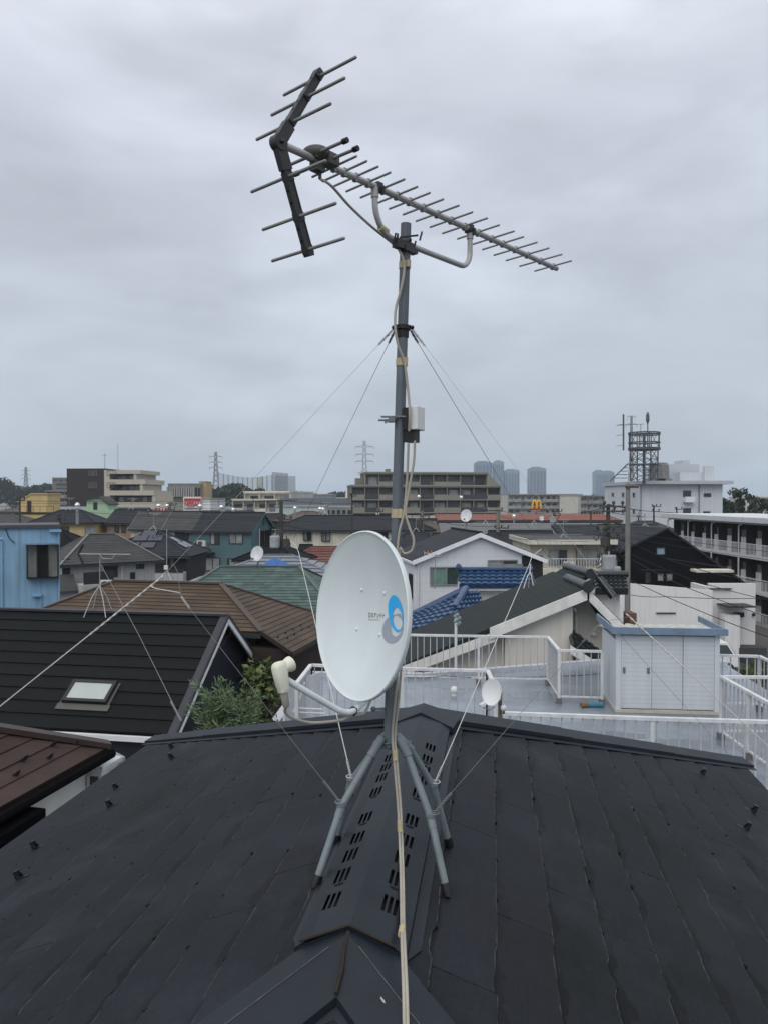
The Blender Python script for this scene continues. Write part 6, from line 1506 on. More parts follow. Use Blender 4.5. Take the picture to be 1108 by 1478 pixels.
# white balcony flats at the right edge: the front runs away from us
X7 = 31.0
H27 = apartment('white_balcony_flats', 'white three storey flats with long balconies running away at the right edge', (X7, 84), (X7, 42), zat(755, 62), 3, 2.9, 15, 9, W_BROWN, WHITEP, ['RRRRRRRRRRRRRRR'], recess=1.4, roofcap=.42, winm=GLASSL, railm=mat('flats_rail', (.72, .74, .77), .5), ph=1.05, fins=False)
m = MB()
for k in range(16):
    x = -21 + k * 2.8
    for f in range(3):
        z = H27.ztop - 2.9 * f; m = MB(); m.box(x - .04, x + .04, .6, 1.4, z - 2.9, z - .23); H27.part('partition', m, W_BROWN); m = MB(); m.box(x + .85, x + 2.1, 1.05, 1.30, z - 2.88, z - 1.45); H27.part('service_box', m, W_WHITE)
m = MB()
for k in range(0, 16, 2): x = -21 + k * 2.8; m = MB(); m.tube([V((x, -.06, 0)), V((x, -.06, H27.ztop - .4)), V((x + .2, .3, H27.ztop - .1))], .07, 6); H27.part('downpipe', m, WHITEP)
m = MB(); m.box(-21.3, 21.3, -.75, -.152, H27.ztop - .02, H27.ztop + .40); H27.part('eave', m, WHITEP)
# big white building with lattice mast
H26 = block('white_office_building', 'large white windowless fronted office building with roof plant, right', 922, 1042, 699, 124, 19.5, mat('office_white', (.54, .57, .61), .8, var=.04, scale=.2, streak=.10), [], cap=False)
z26 = zat(699, 124)
m = MB(); m.box(-H26.L / 2 - .3, H26.L / 2 + 1.2, -11, 10.5, z26 + .01, z26 + .55); H26.part('roof', m, mat('office_eave', (.40, .42, .45), .8))
for px, y0, y1 in ((884, 711, 716.5), (899, 711, 717), (914.5, 711, 717.5), (899, 735, 741), (914.5, 735, 741.5), (884, 735, 740)): H26.pwin('l', px + 1.4, y0, px - 1.4, y1, sash=1, depth=.12, frame=GREYF)
for y0 in (708, 733.5):
    H26.pwin('f', 985, y0, 996, y0 + 9, sash=2, depth=.1); m = MB(); a = H26.loc(P(985, y0 + 9, 124)); b = H26.loc(P(999, y0 + 17, 124)); m.box(a.x, b.x, -10.75, -9.77, b.z, b.z + .2); m.box(a.x, b.x, -10.75, -10.63, b.z + .21, b.z + .9); H26.part('balcony', m, W_WHITE)
H26.pwin('f', 1015, 712, 1025, 717, sash=2, depth=.1); H26.pwin('f', 1014, 738, 1024, 743, sash=2, depth=.1)
for px in (924, 1008): a = H26.loc(P(px, 700, 124)); m = MB(); m.tube([V((a.x, -9.87, 0)), V((a.x, -9.87, z26 - .1))], .09, 5); H26.part('downpipe', m, GREYF)
m = MB(); a, b = H26.loc(P(957, 667, 132)), H26.loc(P(1004, 690, 132)); m.box(a.x, b.x, -3, 9, z26 + .56, a.z - .4); m.box(H26.loc(P(984, 664, 132)).x, H26.loc(P(994, 664, 132)).x, -2, 2, a.z - .39, a.z + .3); H26.part('penthouse', m, mat('penthouse_grey', (.43, .46, .50), .8, var=.05, scale=.2))
m = MB(); a, b = H26.loc(P(973, 690, 128)), H26.loc(P(1018, 690, 128)); m.box(a.x, b.x, -8, -4, z26 + .56, z26 + 2.0); m.box(b.x - 1.5, b.x, -8.9, -8.01, z26 + .56, z26 + 3.0); H26.part('roof_plant', m, MATS['office_white'])
for px in (941, 951):
    m = MB(); a = H26.loc(P(px, 690, 128)); m.tube([V((a.x, -7, z26 + .6)), V((a.x, -7, z26 + 3.2)), V((a.x, -7, z26 + 3.6))], [1.15, 1.0, .8], 12); m.box(a.x - 1.2, a.x + 1.2, -8.4, -5.4, z26 + .56, z26 + .9)
    H26.part('cooling_tower', m, mat('cooling_tower_grey', (.20, .20, .20), .8, var=.3, course=.5))
LM = mat('lattice_steel', (.070, .080, .092), .6)
lm = thing('lattice_mast', 'lattice radio mast with ring platform on the white office building', 'radio mast', (P(925, HZ, 124).x, 124, z26))
cxm = P(924, HZ, 124).x; ym = 122.5; k_ = 124 / 1111
m = MB(); rr_ = 21.5 * k_
def ringpts(z, r_, n=20): return [V((cxm + r_ * math.cos(6.2832 * i / n), ym + r_ * math.sin(6.2832 * i / n), z)) for i in range(n + 1)]
zR1, zR2, zR0 = zat(626, 124), zat(648, 124), zat(671, 124)
for z in (zR1, zR1 - .25, zR2, zR2 + .9, zR2 - .2): m.tube(ringpts(z, rr_), .11, 5)
m.tube(ringpts(zR0, rr_ * .95), .09, 5)
for i in range(8):
    a = ringpts(zR2, rr_, 8)[i]; b = ringpts(zR1, rr_, 8)[i]; c = ringpts(zR1, rr_, 8)[i + 1]; m.tube([a, b], .08, 5); m.tube([a, c], .05, 4)
    o = V((cxm, ym, zR2)); m.tube([a, o], .07, 4)
m.build('ring_platform', LM, lm)
m = MB()
for i in range(4):
    an = 6.2832 * (i + .5) / 4; f = V((cxm + rr_ * .95 * math.cos(an), ym + rr_ * .95 * math.sin(an), z26 + .5)); t_ = V((f.x, f.y, zR2)); m.tube([f, t_], .11, 5)
    an2 = 6.2832 * (i + 1.5) / 4; g_ = V((cxm + rr_ * .95 * math.cos(an2), ym + rr_ * .95 * math.sin(an2), z26 + .5)); z0 = z26 + .5
    for j in range(3): za, zb = lerp(z0, zR2, j / 3), lerp(z0, zR2, (j + 1) / 3); m.tube([V((f.x, f.y, za)), V((g_.x, g_.y, zb))], .06, 4); m.tube([V((g_.x, g_.y, za)), V((f.x, f.y, zb))], .06, 4); m.tube([V((f.x, f.y, zb)), V((g_.x, g_.y, zb))], .05, 4)
m.tube([V((cxm, ym, z26)), V((cxm, ym, zR1))], .22, 6); m.build('frame', LM, lm)
m = MB(); a = P(899, 598, 123); b = P(899, 650, 123); m.tube([a, b], .13, 6)
for py in (612, 627, 642): m.tube([P(889, py + 2, 122), P(900, py, 123)], .05, 4)
m.tube([P(889, 614, 122), P(929, 612, 124)], .05, 4); m.build('aerial', LM, lm)
m = MB(); m.tube([P(934, 626, 123), P(934, 612, 123), P(934, 606, 123), P(934, 602, 123), P(934, 600, 123), P(934, 595, 123)], [.09, .09, .32, .26, .3, .12], 8); m.tube([P(924, 648, 123), P(924, 612, 123)], .05, 4); m.tube([P(934, 650, 123), P(934, 624, 123)], .1, 5); m.build('aerial', LM, lm)
m = MB()
for i in range(5): m.tube([P(880 + i * 5, 694 - i * 5, 125), P(884 + i * 5, 690 - i * 5, 125), P(905, 690 - i * 5, 125)], .07, 4)
m.tube([P(880, 694, 125), P(906, 669, 125)], .1, 4); m.build('stair', LM, lm)

# ================================================================== yellow, mint, pink and grey houses on the left
Ht = block('yellow_house', 'yellow house with stair tower on its flat roof at far left', -30, 78, 742, 100, 9, W_YELLOW, [(750, 754, 3)], cap=False, cat='house')
zt_ = zat(742, 100)
m = MB(); a, b = Ht.loc(P(23, 720, 100)), Ht.loc(P(64, 720, 100)); c = Ht.loc(P(41, 713.5, 100))
m.prism([V((a.x, -3.5, zt_)), V((b.x, -3.5, zt_)), V((b.x, -3.5, c.z)), V((c.x, -3.5, c.z)), V((a.x, -3.5, zat(724, 100)))], V((0, 4, 0))); Ht.part('stair_tower', m, W_YELLOW)
m = MB(); m.box(c.x - .1, b.x + .15, -3.65, .6, c.z + .005, c.z + .15); m.bar(V((a.x - .2, -1.5, zat(724.5, 100))), V((c.x, -1.5, c.z + .1)), 4.2, .12); Ht.part('tower_roof', m, W_YEL2)
m = MB(); d0 = Ht.loc(P(35, 738, 100)); d1 = Ht.loc(P(40.5, 723, 100)); m.box(d0.x, d1.x, -3.58, -3.48, zt_, d1.z); Ht.part('door', m, WOODF)
m = MB(); m.box(-Ht.L / 2, Ht.L / 2 + .1, -4.62, -4.5, zt_ + .0, zt_ + .25)
for k in range(12): x = lerp(-Ht.L / 2, Ht.L / 2, k / 11); m.box(x - .02, x + .02, -4.56, -4.52, zt_ + .25, zt_ + 1.0)
m.box(-Ht.L / 2, Ht.L / 2, -4.57, -4.52, zt_ + 1.0, zt_ + 1.05); Ht.part('parapet_rail', m, WOODF)
A_ = P(-10, 741, 88); B_ = P(30, 741, 88); B_.z = A_.z
house('grey_roof_house', 'grey hip roof cut by the left edge in front of the yellow house', A_ - V((6, 0, 0)), B_ - V((1, 0, 0)), 5, .95, 'hip', RF_GREY, W_YEL2, n=8, auto=2)
A_ = P(88, 736, 84); B_ = P(118, 736, 84); B_.z = A_.z
Hy = house('ochre_house', 'ochre walled house with dark hip roof right of the yellow house', A_, B_, 4.2, 1.1, 'hip', RF_DGREY, W_YEL2, n=9, wins=[('f', 123, 760, 138, 773, {'frame': GREYF, 'glass': [GLASSL, GLASSL]}), ('f', 89, 760, 100, 770)])
A_ = P(82, 765, 62); B_ = P(108, 765, 62); B_.z = A_.z
house('dark_roof_house', 'low black hip roof between the blue building and the grey hip roof', A_ - V((1, 0, 0)), B_ - V((1, 0, 0)), 4.4, 1.2, 'hip', RF_BLACK, W_GREY, n=8)
Hm = block('mint_house', 'mint green house with stair tower behind the ochre house', 117, 165, 736, 96, 7, W_MINT, [], cap=False, cat='house')
zt_ = zat(736, 96); a, b, c = Hm.loc(P(121, 720, 96)), Hm.loc(P(152, 728, 96)), Hm.loc(P(140, 717.5, 96))
m = MB(); m.prism([V((a.x, -2.5, zt_)), V((b.x, -2.5, zt_)), V((b.x, -2.5, zat(728, 96))), V((c.x, -2.5, c.z)), V((a.x, -2.5, zat(721, 96)))], V((0, 3.5, 0))); Hm.part('stair_tower', m, W_MINT)
m = MB(); m.bar(V((a.x - .2, -.9, zat(720.6, 96))), V((c.x, -.9, c.z + .06)), 3.9, .12); m.bar(V((c.x, -.9, c.z + .06)), V((b.x + .2, -.9, zat(728.5, 96))), 3.9, .12); Hm.part('tower_roof', m, RF_GREY)
m = MB(); d0 = Hm.loc(P(131, 737, 96)); d1 = Hm.loc(P(136.5, 725, 96)); m.box(d0.x, d1.x, -2.58, -2.48, zt_, d1.z); Hm.part('door', m, WOODF)
A_ = P(166, 735.5, 86.4); B_ = P(214, 736, 86); B_.z = A_.z
Hp = house('pink_tile_house', 'pinkish tiled house with grey gable roof and two slim windows', A_, B_, 5.0, 1.3, 'gable', RF_DGREY, W_PINK, n=9, eave=.3, barge=BARGEW, wins=[('f', 166, 758, 172, 769, {'sash': 1}), ('f', 176, 758, 182, 769, {'sash': 1})])
A_ = P(202, 737.5, 83.5); B_ = P(262, 738, 83); B_.z = A_.z
house('grey_gable_house', 'grey roofed house with pale gable edge right of the pinkish tiled house', A_, B_, 5.6, 1.7, 'gable', RF_GREY, W_BEIGE, n=10, eave=.3, barge=W_CREAM, wins=[('f', 206, 765, 230, 773)])
A_ = P(248, 738, 81.3); B_ = P(294, 738.5, 81); B_.z = A_.z
house('grey_gable_house', 'grey roofed house with dark balcony between two pale barge boards', A_, B_, 5.4, 1.7, 'gable', RF_GREY, W_BEIGE, n=10, eave=.3, barge=W_CREAM, wins=[('f', 253, 764, 273, 780)])

# ================================================================== small houses filling the rows behind (each its own)
FILL = [  # px, ridge y, depth, ridge length, width, rise, kind, roof, wall, label
 (30, 733, 140, 9, 6, 1.2, 'hip', RF_TAUPE, W_WHITE, 'far taupe hip roof behind the yellow stair tower'),
 (95, 731, 150, 10, 7, 1.3, 'gable', RF_STRIPE, W_WHITE, 'far pale metal roof left of the mint stair tower'),
 (330, 737, 120, 8, 6, 1.2, 'gable', RF_GREY, W_BEIGE, 'far grey gable roof just behind the teal house'),
 (362, 738, 130, 7, 6, 1.2, 'hip', RF_TAUPE, W_CREAM, 'far taupe hip roof right of the teal house ridge'),
 (398, 741, 125, 8, 6, 1.3, 'hip', RF_DGREY, W_TAN, 'far dark hip roof left of the dark utility pole'),
 (445, 738, 115, 9, 7, 1.3, 'hip', RF_TAUPE, W_CREAM, 'far taupe hip roof behind the cream house'),
 (388, 753, 92, 6, 5, 1.2, 'gable', RF_BLACK, W_TAN, 'dark roof and ochre wall left of the dark utility pole'),
 (410, 757, 88, 4, 5, 1.3, 'hip', RF_DGREY, W_YEL2, 'small dark roof with ochre walls left of the cream house'),
 (398, 785, 62, 3, 4, 1.0, 'hip', RF_BLACK, W_TAN, 'small ochre walled house behind the ribbed metal roof'),
 (600, 765, 70, 5, 5, 1.4, 'hip', RF_DGREY, W_BEIGE, 'small dark hip roof beside the mast behind the white gable house'),
 (612, 752, 100, 6, 5, 1.2, 'hip', RF_TAUPE, W_BEIGE, 'small taupe hip roof below the grey apartment block'),
 (750, 766, 72, 6, 5, 1.3, 'gable', RF_DGREY, W_BEIGE, 'small dark gable roof behind the right end of the white gable house'),
 (905, 757, 66, 5, 6, 1.5, 'gable', RF_GREY, W_BEIGE, 'grey gable roof left of the black house ridge'),
 (930, 752, 100, 8, 6, 1.4, 'hip', RF_GREY, W_WHITE, 'far grey hip roof below the white office building'),
 (480, 749, 100, 6, 5, 1.2, 'hip', RF_GREY, W_CREAM, 'far grey hip roof right behind the cream house ridge'),
 (560, 748, 110, 8, 6, 1.3, 'hip', RF_GREY, W_CREAM, 'far grey hip roof low behind the mast under the apartment block'),
 (310, 731, 160, 8, 7, 1.2, 'gable', RF_STRIPE, W_WHITE, 'far pale metal roof right of the white shop'),
 (185, 733, 130, 8, 6, 1.2, 'gable', RF_GREY, W_CREAM, 'far grey gable roof in front of the beige stepped terraces'),
 (700, 752, 105, 8, 6, 1.2, 'hip', RF_GREY, W_BEIGE, 'far grey hip roof in front of the orange roof'),
 (1075, 744, 110, 12, 8, 1.4, 'hip', RF_TAUPE, W_BEIGE, 'far taupe hip roof above the white balcony flats'),
]
for i, (px, py, Y, L_, W, rise, kind, rm, wm, lab) in enumerate(FILL):
    c = P(px, py, Y); yw = rnd.uniform(-.25, .25); d = V((math.cos(yw), math.sin(yw), 0)) * (L_ / 2 if kind == 'gable' else max(.4, (L_ - W) / 2))
    house('small_house', lab, c - d, c + d, W, rise, kind, rm, wm, n=8, eave=.35, auto=3, ridge=True)
# bright round roof ventilators on pipe stands
for i, (px, py, Y, lab) in enumerate(((112, 729, 80, 'bright ball ventilator on a tall grey pipe of the ochre house'), (229, 730, 95, 'bright ball ventilator above the left end of the small red sign'), (242, 730, 95, 'bright ball ventilator above the right end of the small red sign'),
        (289, 730.5, 90, 'bright ball ventilator in front of the white shop'), (320, 732, 95, 'bright ball ventilator above the teal house roof, left one'), (337, 736, 95, 'bright ball ventilator above the teal house roof, right one'), (426, 733.5, 110, 'bright ball ventilator before the pale green metal roof'), (462, 734.5, 110, 'bright ball ventilator of a pair left of the grey apartment block'), (466, 735, 114, 'smaller bright ball ventilator of the pair left of the grey apartment block'), (741, 745, 112, 'bright ball ventilator on the orange red roof'))):
    c = P(px, py, Y); t = thing('roof_ventilator', lab, 'ventilator', (c.x, c.y, c.z - 1.6), 0, 'bright round roof ventilators')
    m = MB(); m.ball(c, .27, 12, 8); m.tube([c - UP * .3, c - UP * .2], .2, 10); m.build('cowl', CHROME, t, smooth=True)
    m = MB(); m.tube([c - UP * (2 if i == 0 else 1.6), c - UP * .25], .13 if i else .17, 8); m.build('pipe', GREYF, t)

for px, yb, yt, Y, bm, yw, lab in ((372, 741, 722, 80, 1.3, -.3, 'thin aerial above the right end of the teal house ridge'), (322, 740, 726, 81, 1.2, .4, 'thin aerial near the left half of the teal house ridge'), (470, 744, 727, 84, 1.3, .2, 'thin aerial above the left part of the cream house roof'), (100, 737, 720, 84, 1.2, -.2, 'thin aerial on the ochre house ridge'),
        (190, 736, 721, 86, 1.2, .5, 'thin aerial on the pinkish tiled house ridge'), (222, 766, 742, 66, 1.1, .1, 'thin aerial at the peak of the solar panel roof'), (930, 762, 742, 62, 1.2, -.5, 'thin aerial at the far end of the black house ridge'), (812, 778, 752, 62, 1.3, .3, 'thin aerial on the flat roof of the beige balcony house'),
        (700, 757, 735, 92, 1.2, .6, 'thin aerial on the grey metal clad warehouse, left one'), (770, 757, 738, 92, 1.2, -.4, 'thin aerial on the grey metal clad warehouse, right one'), (600, 768, 748, 70, 1.0, .2, 'thin aerial on the small dark hip roof beside the mast'), (398, 787, 766, 62, 1.0, -.6, 'thin aerial behind the crumpled blue tarpaulin')):
    roof_aerial(lab, P(px, yb, Y), P(px, yt, Y), 'uhf', bm, yw, .3, .022)
# ================================================================== towers, pylons, net, woods
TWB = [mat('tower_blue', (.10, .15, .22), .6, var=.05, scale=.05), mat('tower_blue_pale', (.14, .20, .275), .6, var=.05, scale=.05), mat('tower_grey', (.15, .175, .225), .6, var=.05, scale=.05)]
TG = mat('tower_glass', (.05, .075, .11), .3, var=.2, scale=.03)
for i, (x0, x1, y0, mi, lab) in enumerate(((685, 710, 668, 0, 'hazy blue high rise, leftmost and widest of the far towers'), (713, 726.5, 667, 1, 'slim hazy blue high rise second from left, behind the right stay'), (728.5, 749, 679.5, 1, 'hazy blue high rise with stepped crown left of the golden arches'), (763.5, 787.5, 676.5, 2, 'hazy grey high rise right above the golden arches'), (859, 873, 681, 1, 'hazy blue high rise just left of the white office building'), (873, 886, 682, 2, 'pale hazy high rise touching the white office building'))):
    Y = 1900; H = block('high_rise', lab, x0, x1, y0, Y, 32, TWB[mi], [], cap=False)
    z = zat(y0, Y); nb = 5
    for k in range(nb):
        xx = H.L * ((k + .5) / nb - .5); m = MB(); m.box(xx - H.L / nb * .3, xx + H.L / nb * .3, -16.4, -15.9, 20, z - 6); H.part('window_band', m, TG)
    m = MB(); m.box(-H.L * .42, H.L * .42, -14, 14, z + .05, z + 2.5); m.box(-H.L * .3, H.L * .2, -10, 10, z + 2.55, z + 5); H.part('crown', m, TWB[mi])
def pylon(label, px, ytop, Y, arms, wid, r=.3):
    c = P(px, HZ, Y); zt_ = zat(ytop, Y); t = thing('power_pylon', label, 'pylon', (c.x, c.y, 0), 0, 'steel power pylons on the horizon'); m = MB(); LV = 12
    def hw(z): return wid * (.16 + .84 * max(0, 1 - z / zt_) ** 1.5)
    cs = [(-1, -1), (1, -1), (1, 1), (-1, 1)]
    for j in range(LV):
        za, zb = zt_ * j / LV, zt_ * (j + 1) / LV; a, b = hw(za), hw(zb)
        for i in range(4):
            p, q = cs[i], cs[(i + 1) % 4]
            m.tube([V((c.x + p[0] * a, c.y + p[1] * a, za)), V((c.x + p[0] * b, c.y + p[1] * b, zb))], r, 4)
            m.tube([V((c.x + p[0] * a, c.y + p[1] * a, za)), V((c.x + q[0] * b, c.y + q[1] * b, zb))], r * .5, 4); m.tube([V((c.x + q[0] * a, c.y + q[1] * a, za)), V((c.x + p[0] * b, c.y + p[1] * b, zb))], r * .5, 4)
    m.build('frame', STEELF, t)
    for (py, half) in arms:
        z = zat(py, Y); h = half * Y / 1111; m = MB(); a = hw(z)
        for q in (-1, 1):
            m.tube([V((c.x + q * a, c.y, z + h * .16)), V((c.x + q * h, c.y, z))], r * .6, 4); m.tube([V((c.x + q * a, c.y, z - .2)), V((c.x + q * h, c.y, z))], r * .6, 4); m.tube([V((c.x + q * h, c.y, z)), V((c.x + q * h, c.y, z - 1.6))], r * .5, 4)
        m.build('cross_arm', STEELF, t)
pylon('steel power pylon left of the driving range net', 312, 652, 520, [(659, 9), (667, 9), (675, 9.5)], 3.4)
pylon('steel power pylon behind the left end of the grey apartment block', 526, 636, 480, [(645, 13), (656, 13), (666, 13), (682, 9)], 3.6)
pylon('faint steel power pylon at the far left before the wood', 38, 674, 600, [(679, 6), (685, 6), (691, 7)], 3.2, .22)
pylon('slim faint pylon seen through the lattice mast on the right', 910, 600, 300, [(601, 6), (612, 8)], 1.6, .14)
# golf range net
Y = 430; NETM = mat('net_mesh', (.16, .18, .20), .8, alpha=.30, var=.3, scale=.3); NETD = mat('net_mesh_dense', (.17, .19, .21), .8, alpha=.62, var=.2, scale=.3)
nt_ = thing('golf_range_net', 'tall grey golf driving range net with steel posts right of the left pylon', 'net', (P(365, HZ, Y).x, Y, 0))
prof_ = [(316, 682), (330, 684), (342, 687), (360, 689), (378, 689), (392, 685)]
for i, (px, py) in enumerate([(lerp(316, 414, k / 14), None) for k in range(15)]):
    py = 682 + 7 * max(0, math.sin(math.pi * (px - 316) / 90)) if px < 396 else 683.5
    c = P(px, HZ, Y); m = MB(); m.tube([V((c.x, Y - .3, 0)), V((c.x, Y - .3, zat(py, Y)))], .28, 5); m.build('post', STEELF, nt_)
m = MB(); a = P(316, HZ, Y).x
for k in range(40):
    p0_, p1_ = lerp(316, 394, k / 40), lerp(316, 394, (k + 1) / 40); f_ = lambda q: 682 + 7 * max(0, math.sin(math.pi * (q - 316) / 90))
    x0, x1 = P(p0_, HZ, Y).x, P(p1_, HZ, Y).x; m.quad((x0, Y, 2), (x1, Y, 2), (x1, Y, zat(f_(p1_), Y)), (x0, Y, zat(f_(p0_), Y)))
m.build('mesh', NETM, nt_)
m = MB(); x0, x1, x2 = P(393, HZ, Y).x, P(415, HZ, Y).x, P(415, HZ, Y).x; m.quad((x0, Y - .1, 2), (x1, Y + 4, 2), (x1, Y + 4, zat(683, Y)), (x0, Y - .1, zat(681, Y))); m.build('mesh', NETD, nt_); m = MB(); m.quad((x0 - 4, Y + 40, 2), (x1, Y + 40, 2), (x1, Y + 40, zat(684, Y)), (x0 - 4, Y + 40, zat(683, Y))); m.build('mesh', NETD, nt_)
m = MB(); c = P(376, HZ, Y + 8); m.box(c.x - 1.6, c.x + 1.6, Y + 6, Y + 9, 0, zat(688, Y)); m.build('tower', W_CREAM, nt_)
# woods on the horizon (too many trees to count)
def woods(label, pts, Y, seed, dens=1.0, leafsz=1.3):
    r = random.Random(seed); mb = MB()
    for (px0, y0), (px1, y1) in zip(pts, pts[1:]):
        n = max(2, int((px1 - px0) / 3.2 * dens))
        for k in range(n):
            px = lerp(px0, px1, (k + r.random()) / n); zt_ = zat(lerp(y0, y1, (k + .5) / n) + r.uniform(-1.0, 1.5), Y); yy = Y + r.uniform(-12, 12); c = P(px, HZ, yy); rad = r.uniform(2.6, 4.2)
            for z in (zt_ - rad * .8, zt_ - rad * 2.2, zt_ - rad * 3.4):
                if z > -2: leaves(mb, (c.x + r.uniform(-1, 1), yy, z), rad, 70, leafsz, r, [0, 1, 2], squash=.85)
    o = mb.build('woods', LEAFF); o['kind'] = 'stuff'; tag(o, label, 'woods')
woods('dark wooded hill at the far left edge behind the yellow stair tower', [(-20, 688), (8, 690), (18, 699), (26, 703), (45, 701), (70, 698), (112, 702), (150, 708)], 520, 1)
woods('dark tree clump around the foot of the left pylon', [(292, 710), (302, 703), (312, 708), (322, 702), (340, 698), (352, 701), (365, 708), (380, 706)], 400, 2)
woods('low wooded ridge on the horizon between the net and the grey apartment block', [(412, 712), (430, 709), (448, 712), (465, 714), (485, 710), (512, 709), (560, 712)], 600, 3)
woods('distant dark tree line behind the towers', [(560, 715), (700, 716), (860, 715), (1010, 716)], 800, 4, .5, 2.0)
for px, y0, Y, rx, sd, lab in ((1062, 710, 150, 3.0, 11, 'dark broad tree right of the white office building'), (1080, 716, 160, 3.0, 12, 'olive tree second from right beyond the white balcony flats'), (1098, 722, 155, 2.6, 13, 'brownish green tree at the right edge beyond the white balcony flats'), (1050, 722, 148, 2.2, 14, 'small dark tree hugging the right wall of the white office building')):
    c = P(px, HZ, Y); tree('broadleaf_tree', lab, (c.x, c.y, 0), zat(y0, Y), rx, rx, .25, LEAFF, BARK, 26, 60, .42, sd)
apartment('far_flats', 'far beige flats peeping over the trees at the right edge', px2(1077, 260), px2(1125, 262), zat(718, 260), 3, 2.9, 5, 10, W_BEIGE, W_CREAM, ['SSSSS'])
for px, py, Y, rr_, sd, lab in ((1078, 968, 40, .9, 21, 'round green garden bush seen through the right railing'), (1098, 962, 41, 1.0, 22, 'taller green garden bush at the right edge behind the railing')):
    c = P(px, py, Y); shrub('garden_bush', lab, (c.x, c.y, 0), 1.6 + .3 * (sd == 22), rr_, LEAFA, 40, .10, sd)
# parked van
vc = onz(1046, 968, 0); vc = V((P(1036, 960, 47).x, 47, 0)); vn = thing('parked_van', 'white parked van partly hidden behind the garden shed', 'van', vc, R(-8))
def vl(x, y, z): return vc + V((math.cos(R(-8)) * x - math.sin(R(-8)) * y, math.sin(R(-8)) * x + math.cos(R(-8)) * y, z))
VP_ = mat('van_white', (.70, .71, .72), .25, var=.03, spec=.5)
profv = [(-2.4, .35), (.95, .35), (.98, .95), (.80, 1.05), (.35, 1.78), (.2, 1.86), (-2.3, 1.9), (-2.42, 1.2)]
m = MB(); m.prism([vl(x, -.8, z) for x, z in profv], V(vl(0, 1.6, 0)) - V(vl(0, 0, 0))); m.build('body', VP_, vn, bevel=.05)
m = MB(); m.prism([vl(x, -.812, z) for x, z in ((-.5, 1.12), (.62, 1.12), (.27, 1.68), (-.5, 1.70))], V(vl(0, .01, 0)) - V(vl(0, 0, 0))); m.prism([vl(x, -.812, z) for x, z in ((-2.1, 1.14), (-.62, 1.12), (-.62, 1.70), (-2.1, 1.72))], V(vl(0, .01, 0)) - V(vl(0, 0, 0))); m.build('side_window', mat('van_glass', (.06, .09, .09), .08), vn)
m = MB(); m.prism([vl(.80, -.65, 1.10), vl(.80, .65, 1.10), vl(.40, .6, 1.72), vl(.40, -.6, 1.72)], vl(.02, 0, .01) - vl(0, 0, 0)); m.build('windscreen', MATS['van_glass'], vn)
for x in (-1.7, .35):
    m = MB(); m.tube([vl(x, -.84, .31), vl(x, -.62, .31)], .31, 18); w = m.build('wheel', BLACK, vn); m = MB(); m.tube([vl(x, -.85, .31), vl(x, -.8401, .31)], .18, 14); m.build('rim', CHROME, w)
m = MB(); m.box(0, 0, 0, 0, 0, 0) if False else None
for y in (-.55, .55): m.ball(vl(.97, y, .8), .1, 8, 6)
m.build('headlight', CHROME, vn)

ACW = mat('air_conditioner_white', (.55, .55, .53), .6, var=.06, streak=.15); ACG = mat('fan_grille', (.06, .06, .065), .6)
for px, py, Y, lab in ((291, 789, 75.6, 'white air conditioner unit on the teal house balcony'), (155, 851, 48.6, 'white air conditioner unit on the balcony under the mossy grey hip roof'), (872, 817, 58.5, 'white air conditioner unit on the beige house balcony'), (820, 822, 58.6, 'second air conditioner unit at the left of the beige house balcony')):
    c = P(px, py, Y); t = thing('air_conditioner', lab, 'air conditioner', c, 0); m = MB(); m.box(c.x - .4, c.x + .4, c.y - .15, c.y + .15, c.z + .04, c.z + .6); m.box(c.x - .35, c.x - .28, c.y - .13, c.y + .13, c.z, c.z + .04); m.box(c.x + .28, c.x + .35, c.y - .13, c.y + .13, c.z, c.z + .04); m.build('casing', ACW, t)
    m = MB(); m.tube([V((c.x - .1, c.y - .165, c.z + .32)), V((c.x - .1, c.y - .151, c.z + .32))], .23, 18); m.build('fan_grille', ACG, t)
# ================================================================== utility poles and wires
POLEC = mat('concrete_pole', (.19, .19, .18), .85, var=.15, streak=.25)
POLED = mat('dark_pole', (.055, .052, .05), .85, var=.2)
def upole(label, px, ytop, Y, r0, m_, arms=(), trans=(), lean=0.0):
    c = P(px, HZ, Y); z = zat(ytop, Y); t = thing('utility_pole', label, 'utility pole', (c.x, c.y, 0)); m = MB(); tp = V((c.x + lean, c.y, z)); m.tube([V((c.x, c.y, 0)), tp], [r0, r0 * .62], 14); m.build('pole', m_, t, smooth=True)
    for (py, hl, n) in arms:
        zz = zat(py, Y); m = MB(); m.bar((c.x - hl * .35, c.y - .12, zz), (c.x + hl, c.y - .12, zz), .09)
        for k in range(n): x = lerp(c.x - hl * .3, c.x + hl * .95, k / max(1, n - 1)); m.tube([(x, c.y - .12, zz), (x, c.y - .12, zz + .12), (x, c.y - .12, zz + .16), (x, c.y - .12, zz + .28)], [.03, .05, .09, .07], 8)
        m.build('cross_arm', POLED, t)
    for (px2_, py, r_, h_, mm) in trans:
        p = P(px2_, py, Y - .35); m = MB(); m.tube([p - UP * h_ / 2, p - UP * h_ * .4, p + UP * h_ * .4, p + UP * h_ / 2], [r_ * .9, r_, r_, r_ * .9], 12); m.box(p.x - r_ * .4, p.x + r_ * .4, p.y, c.y, p.z - .05, p.z + .05); m.tube([p + UP * h_ * .5, p + UP * (h_ * .5 + .18)], .05, 6); m.build('transformer', mm, t)
    return t
TRG = mat('transformer_grey', (.30, .32, .34), .6)
upole('tall pale concrete utility pole in front of the black house', 905.5, 698, 36, .165, POLEC, [(703, .45, 0)])
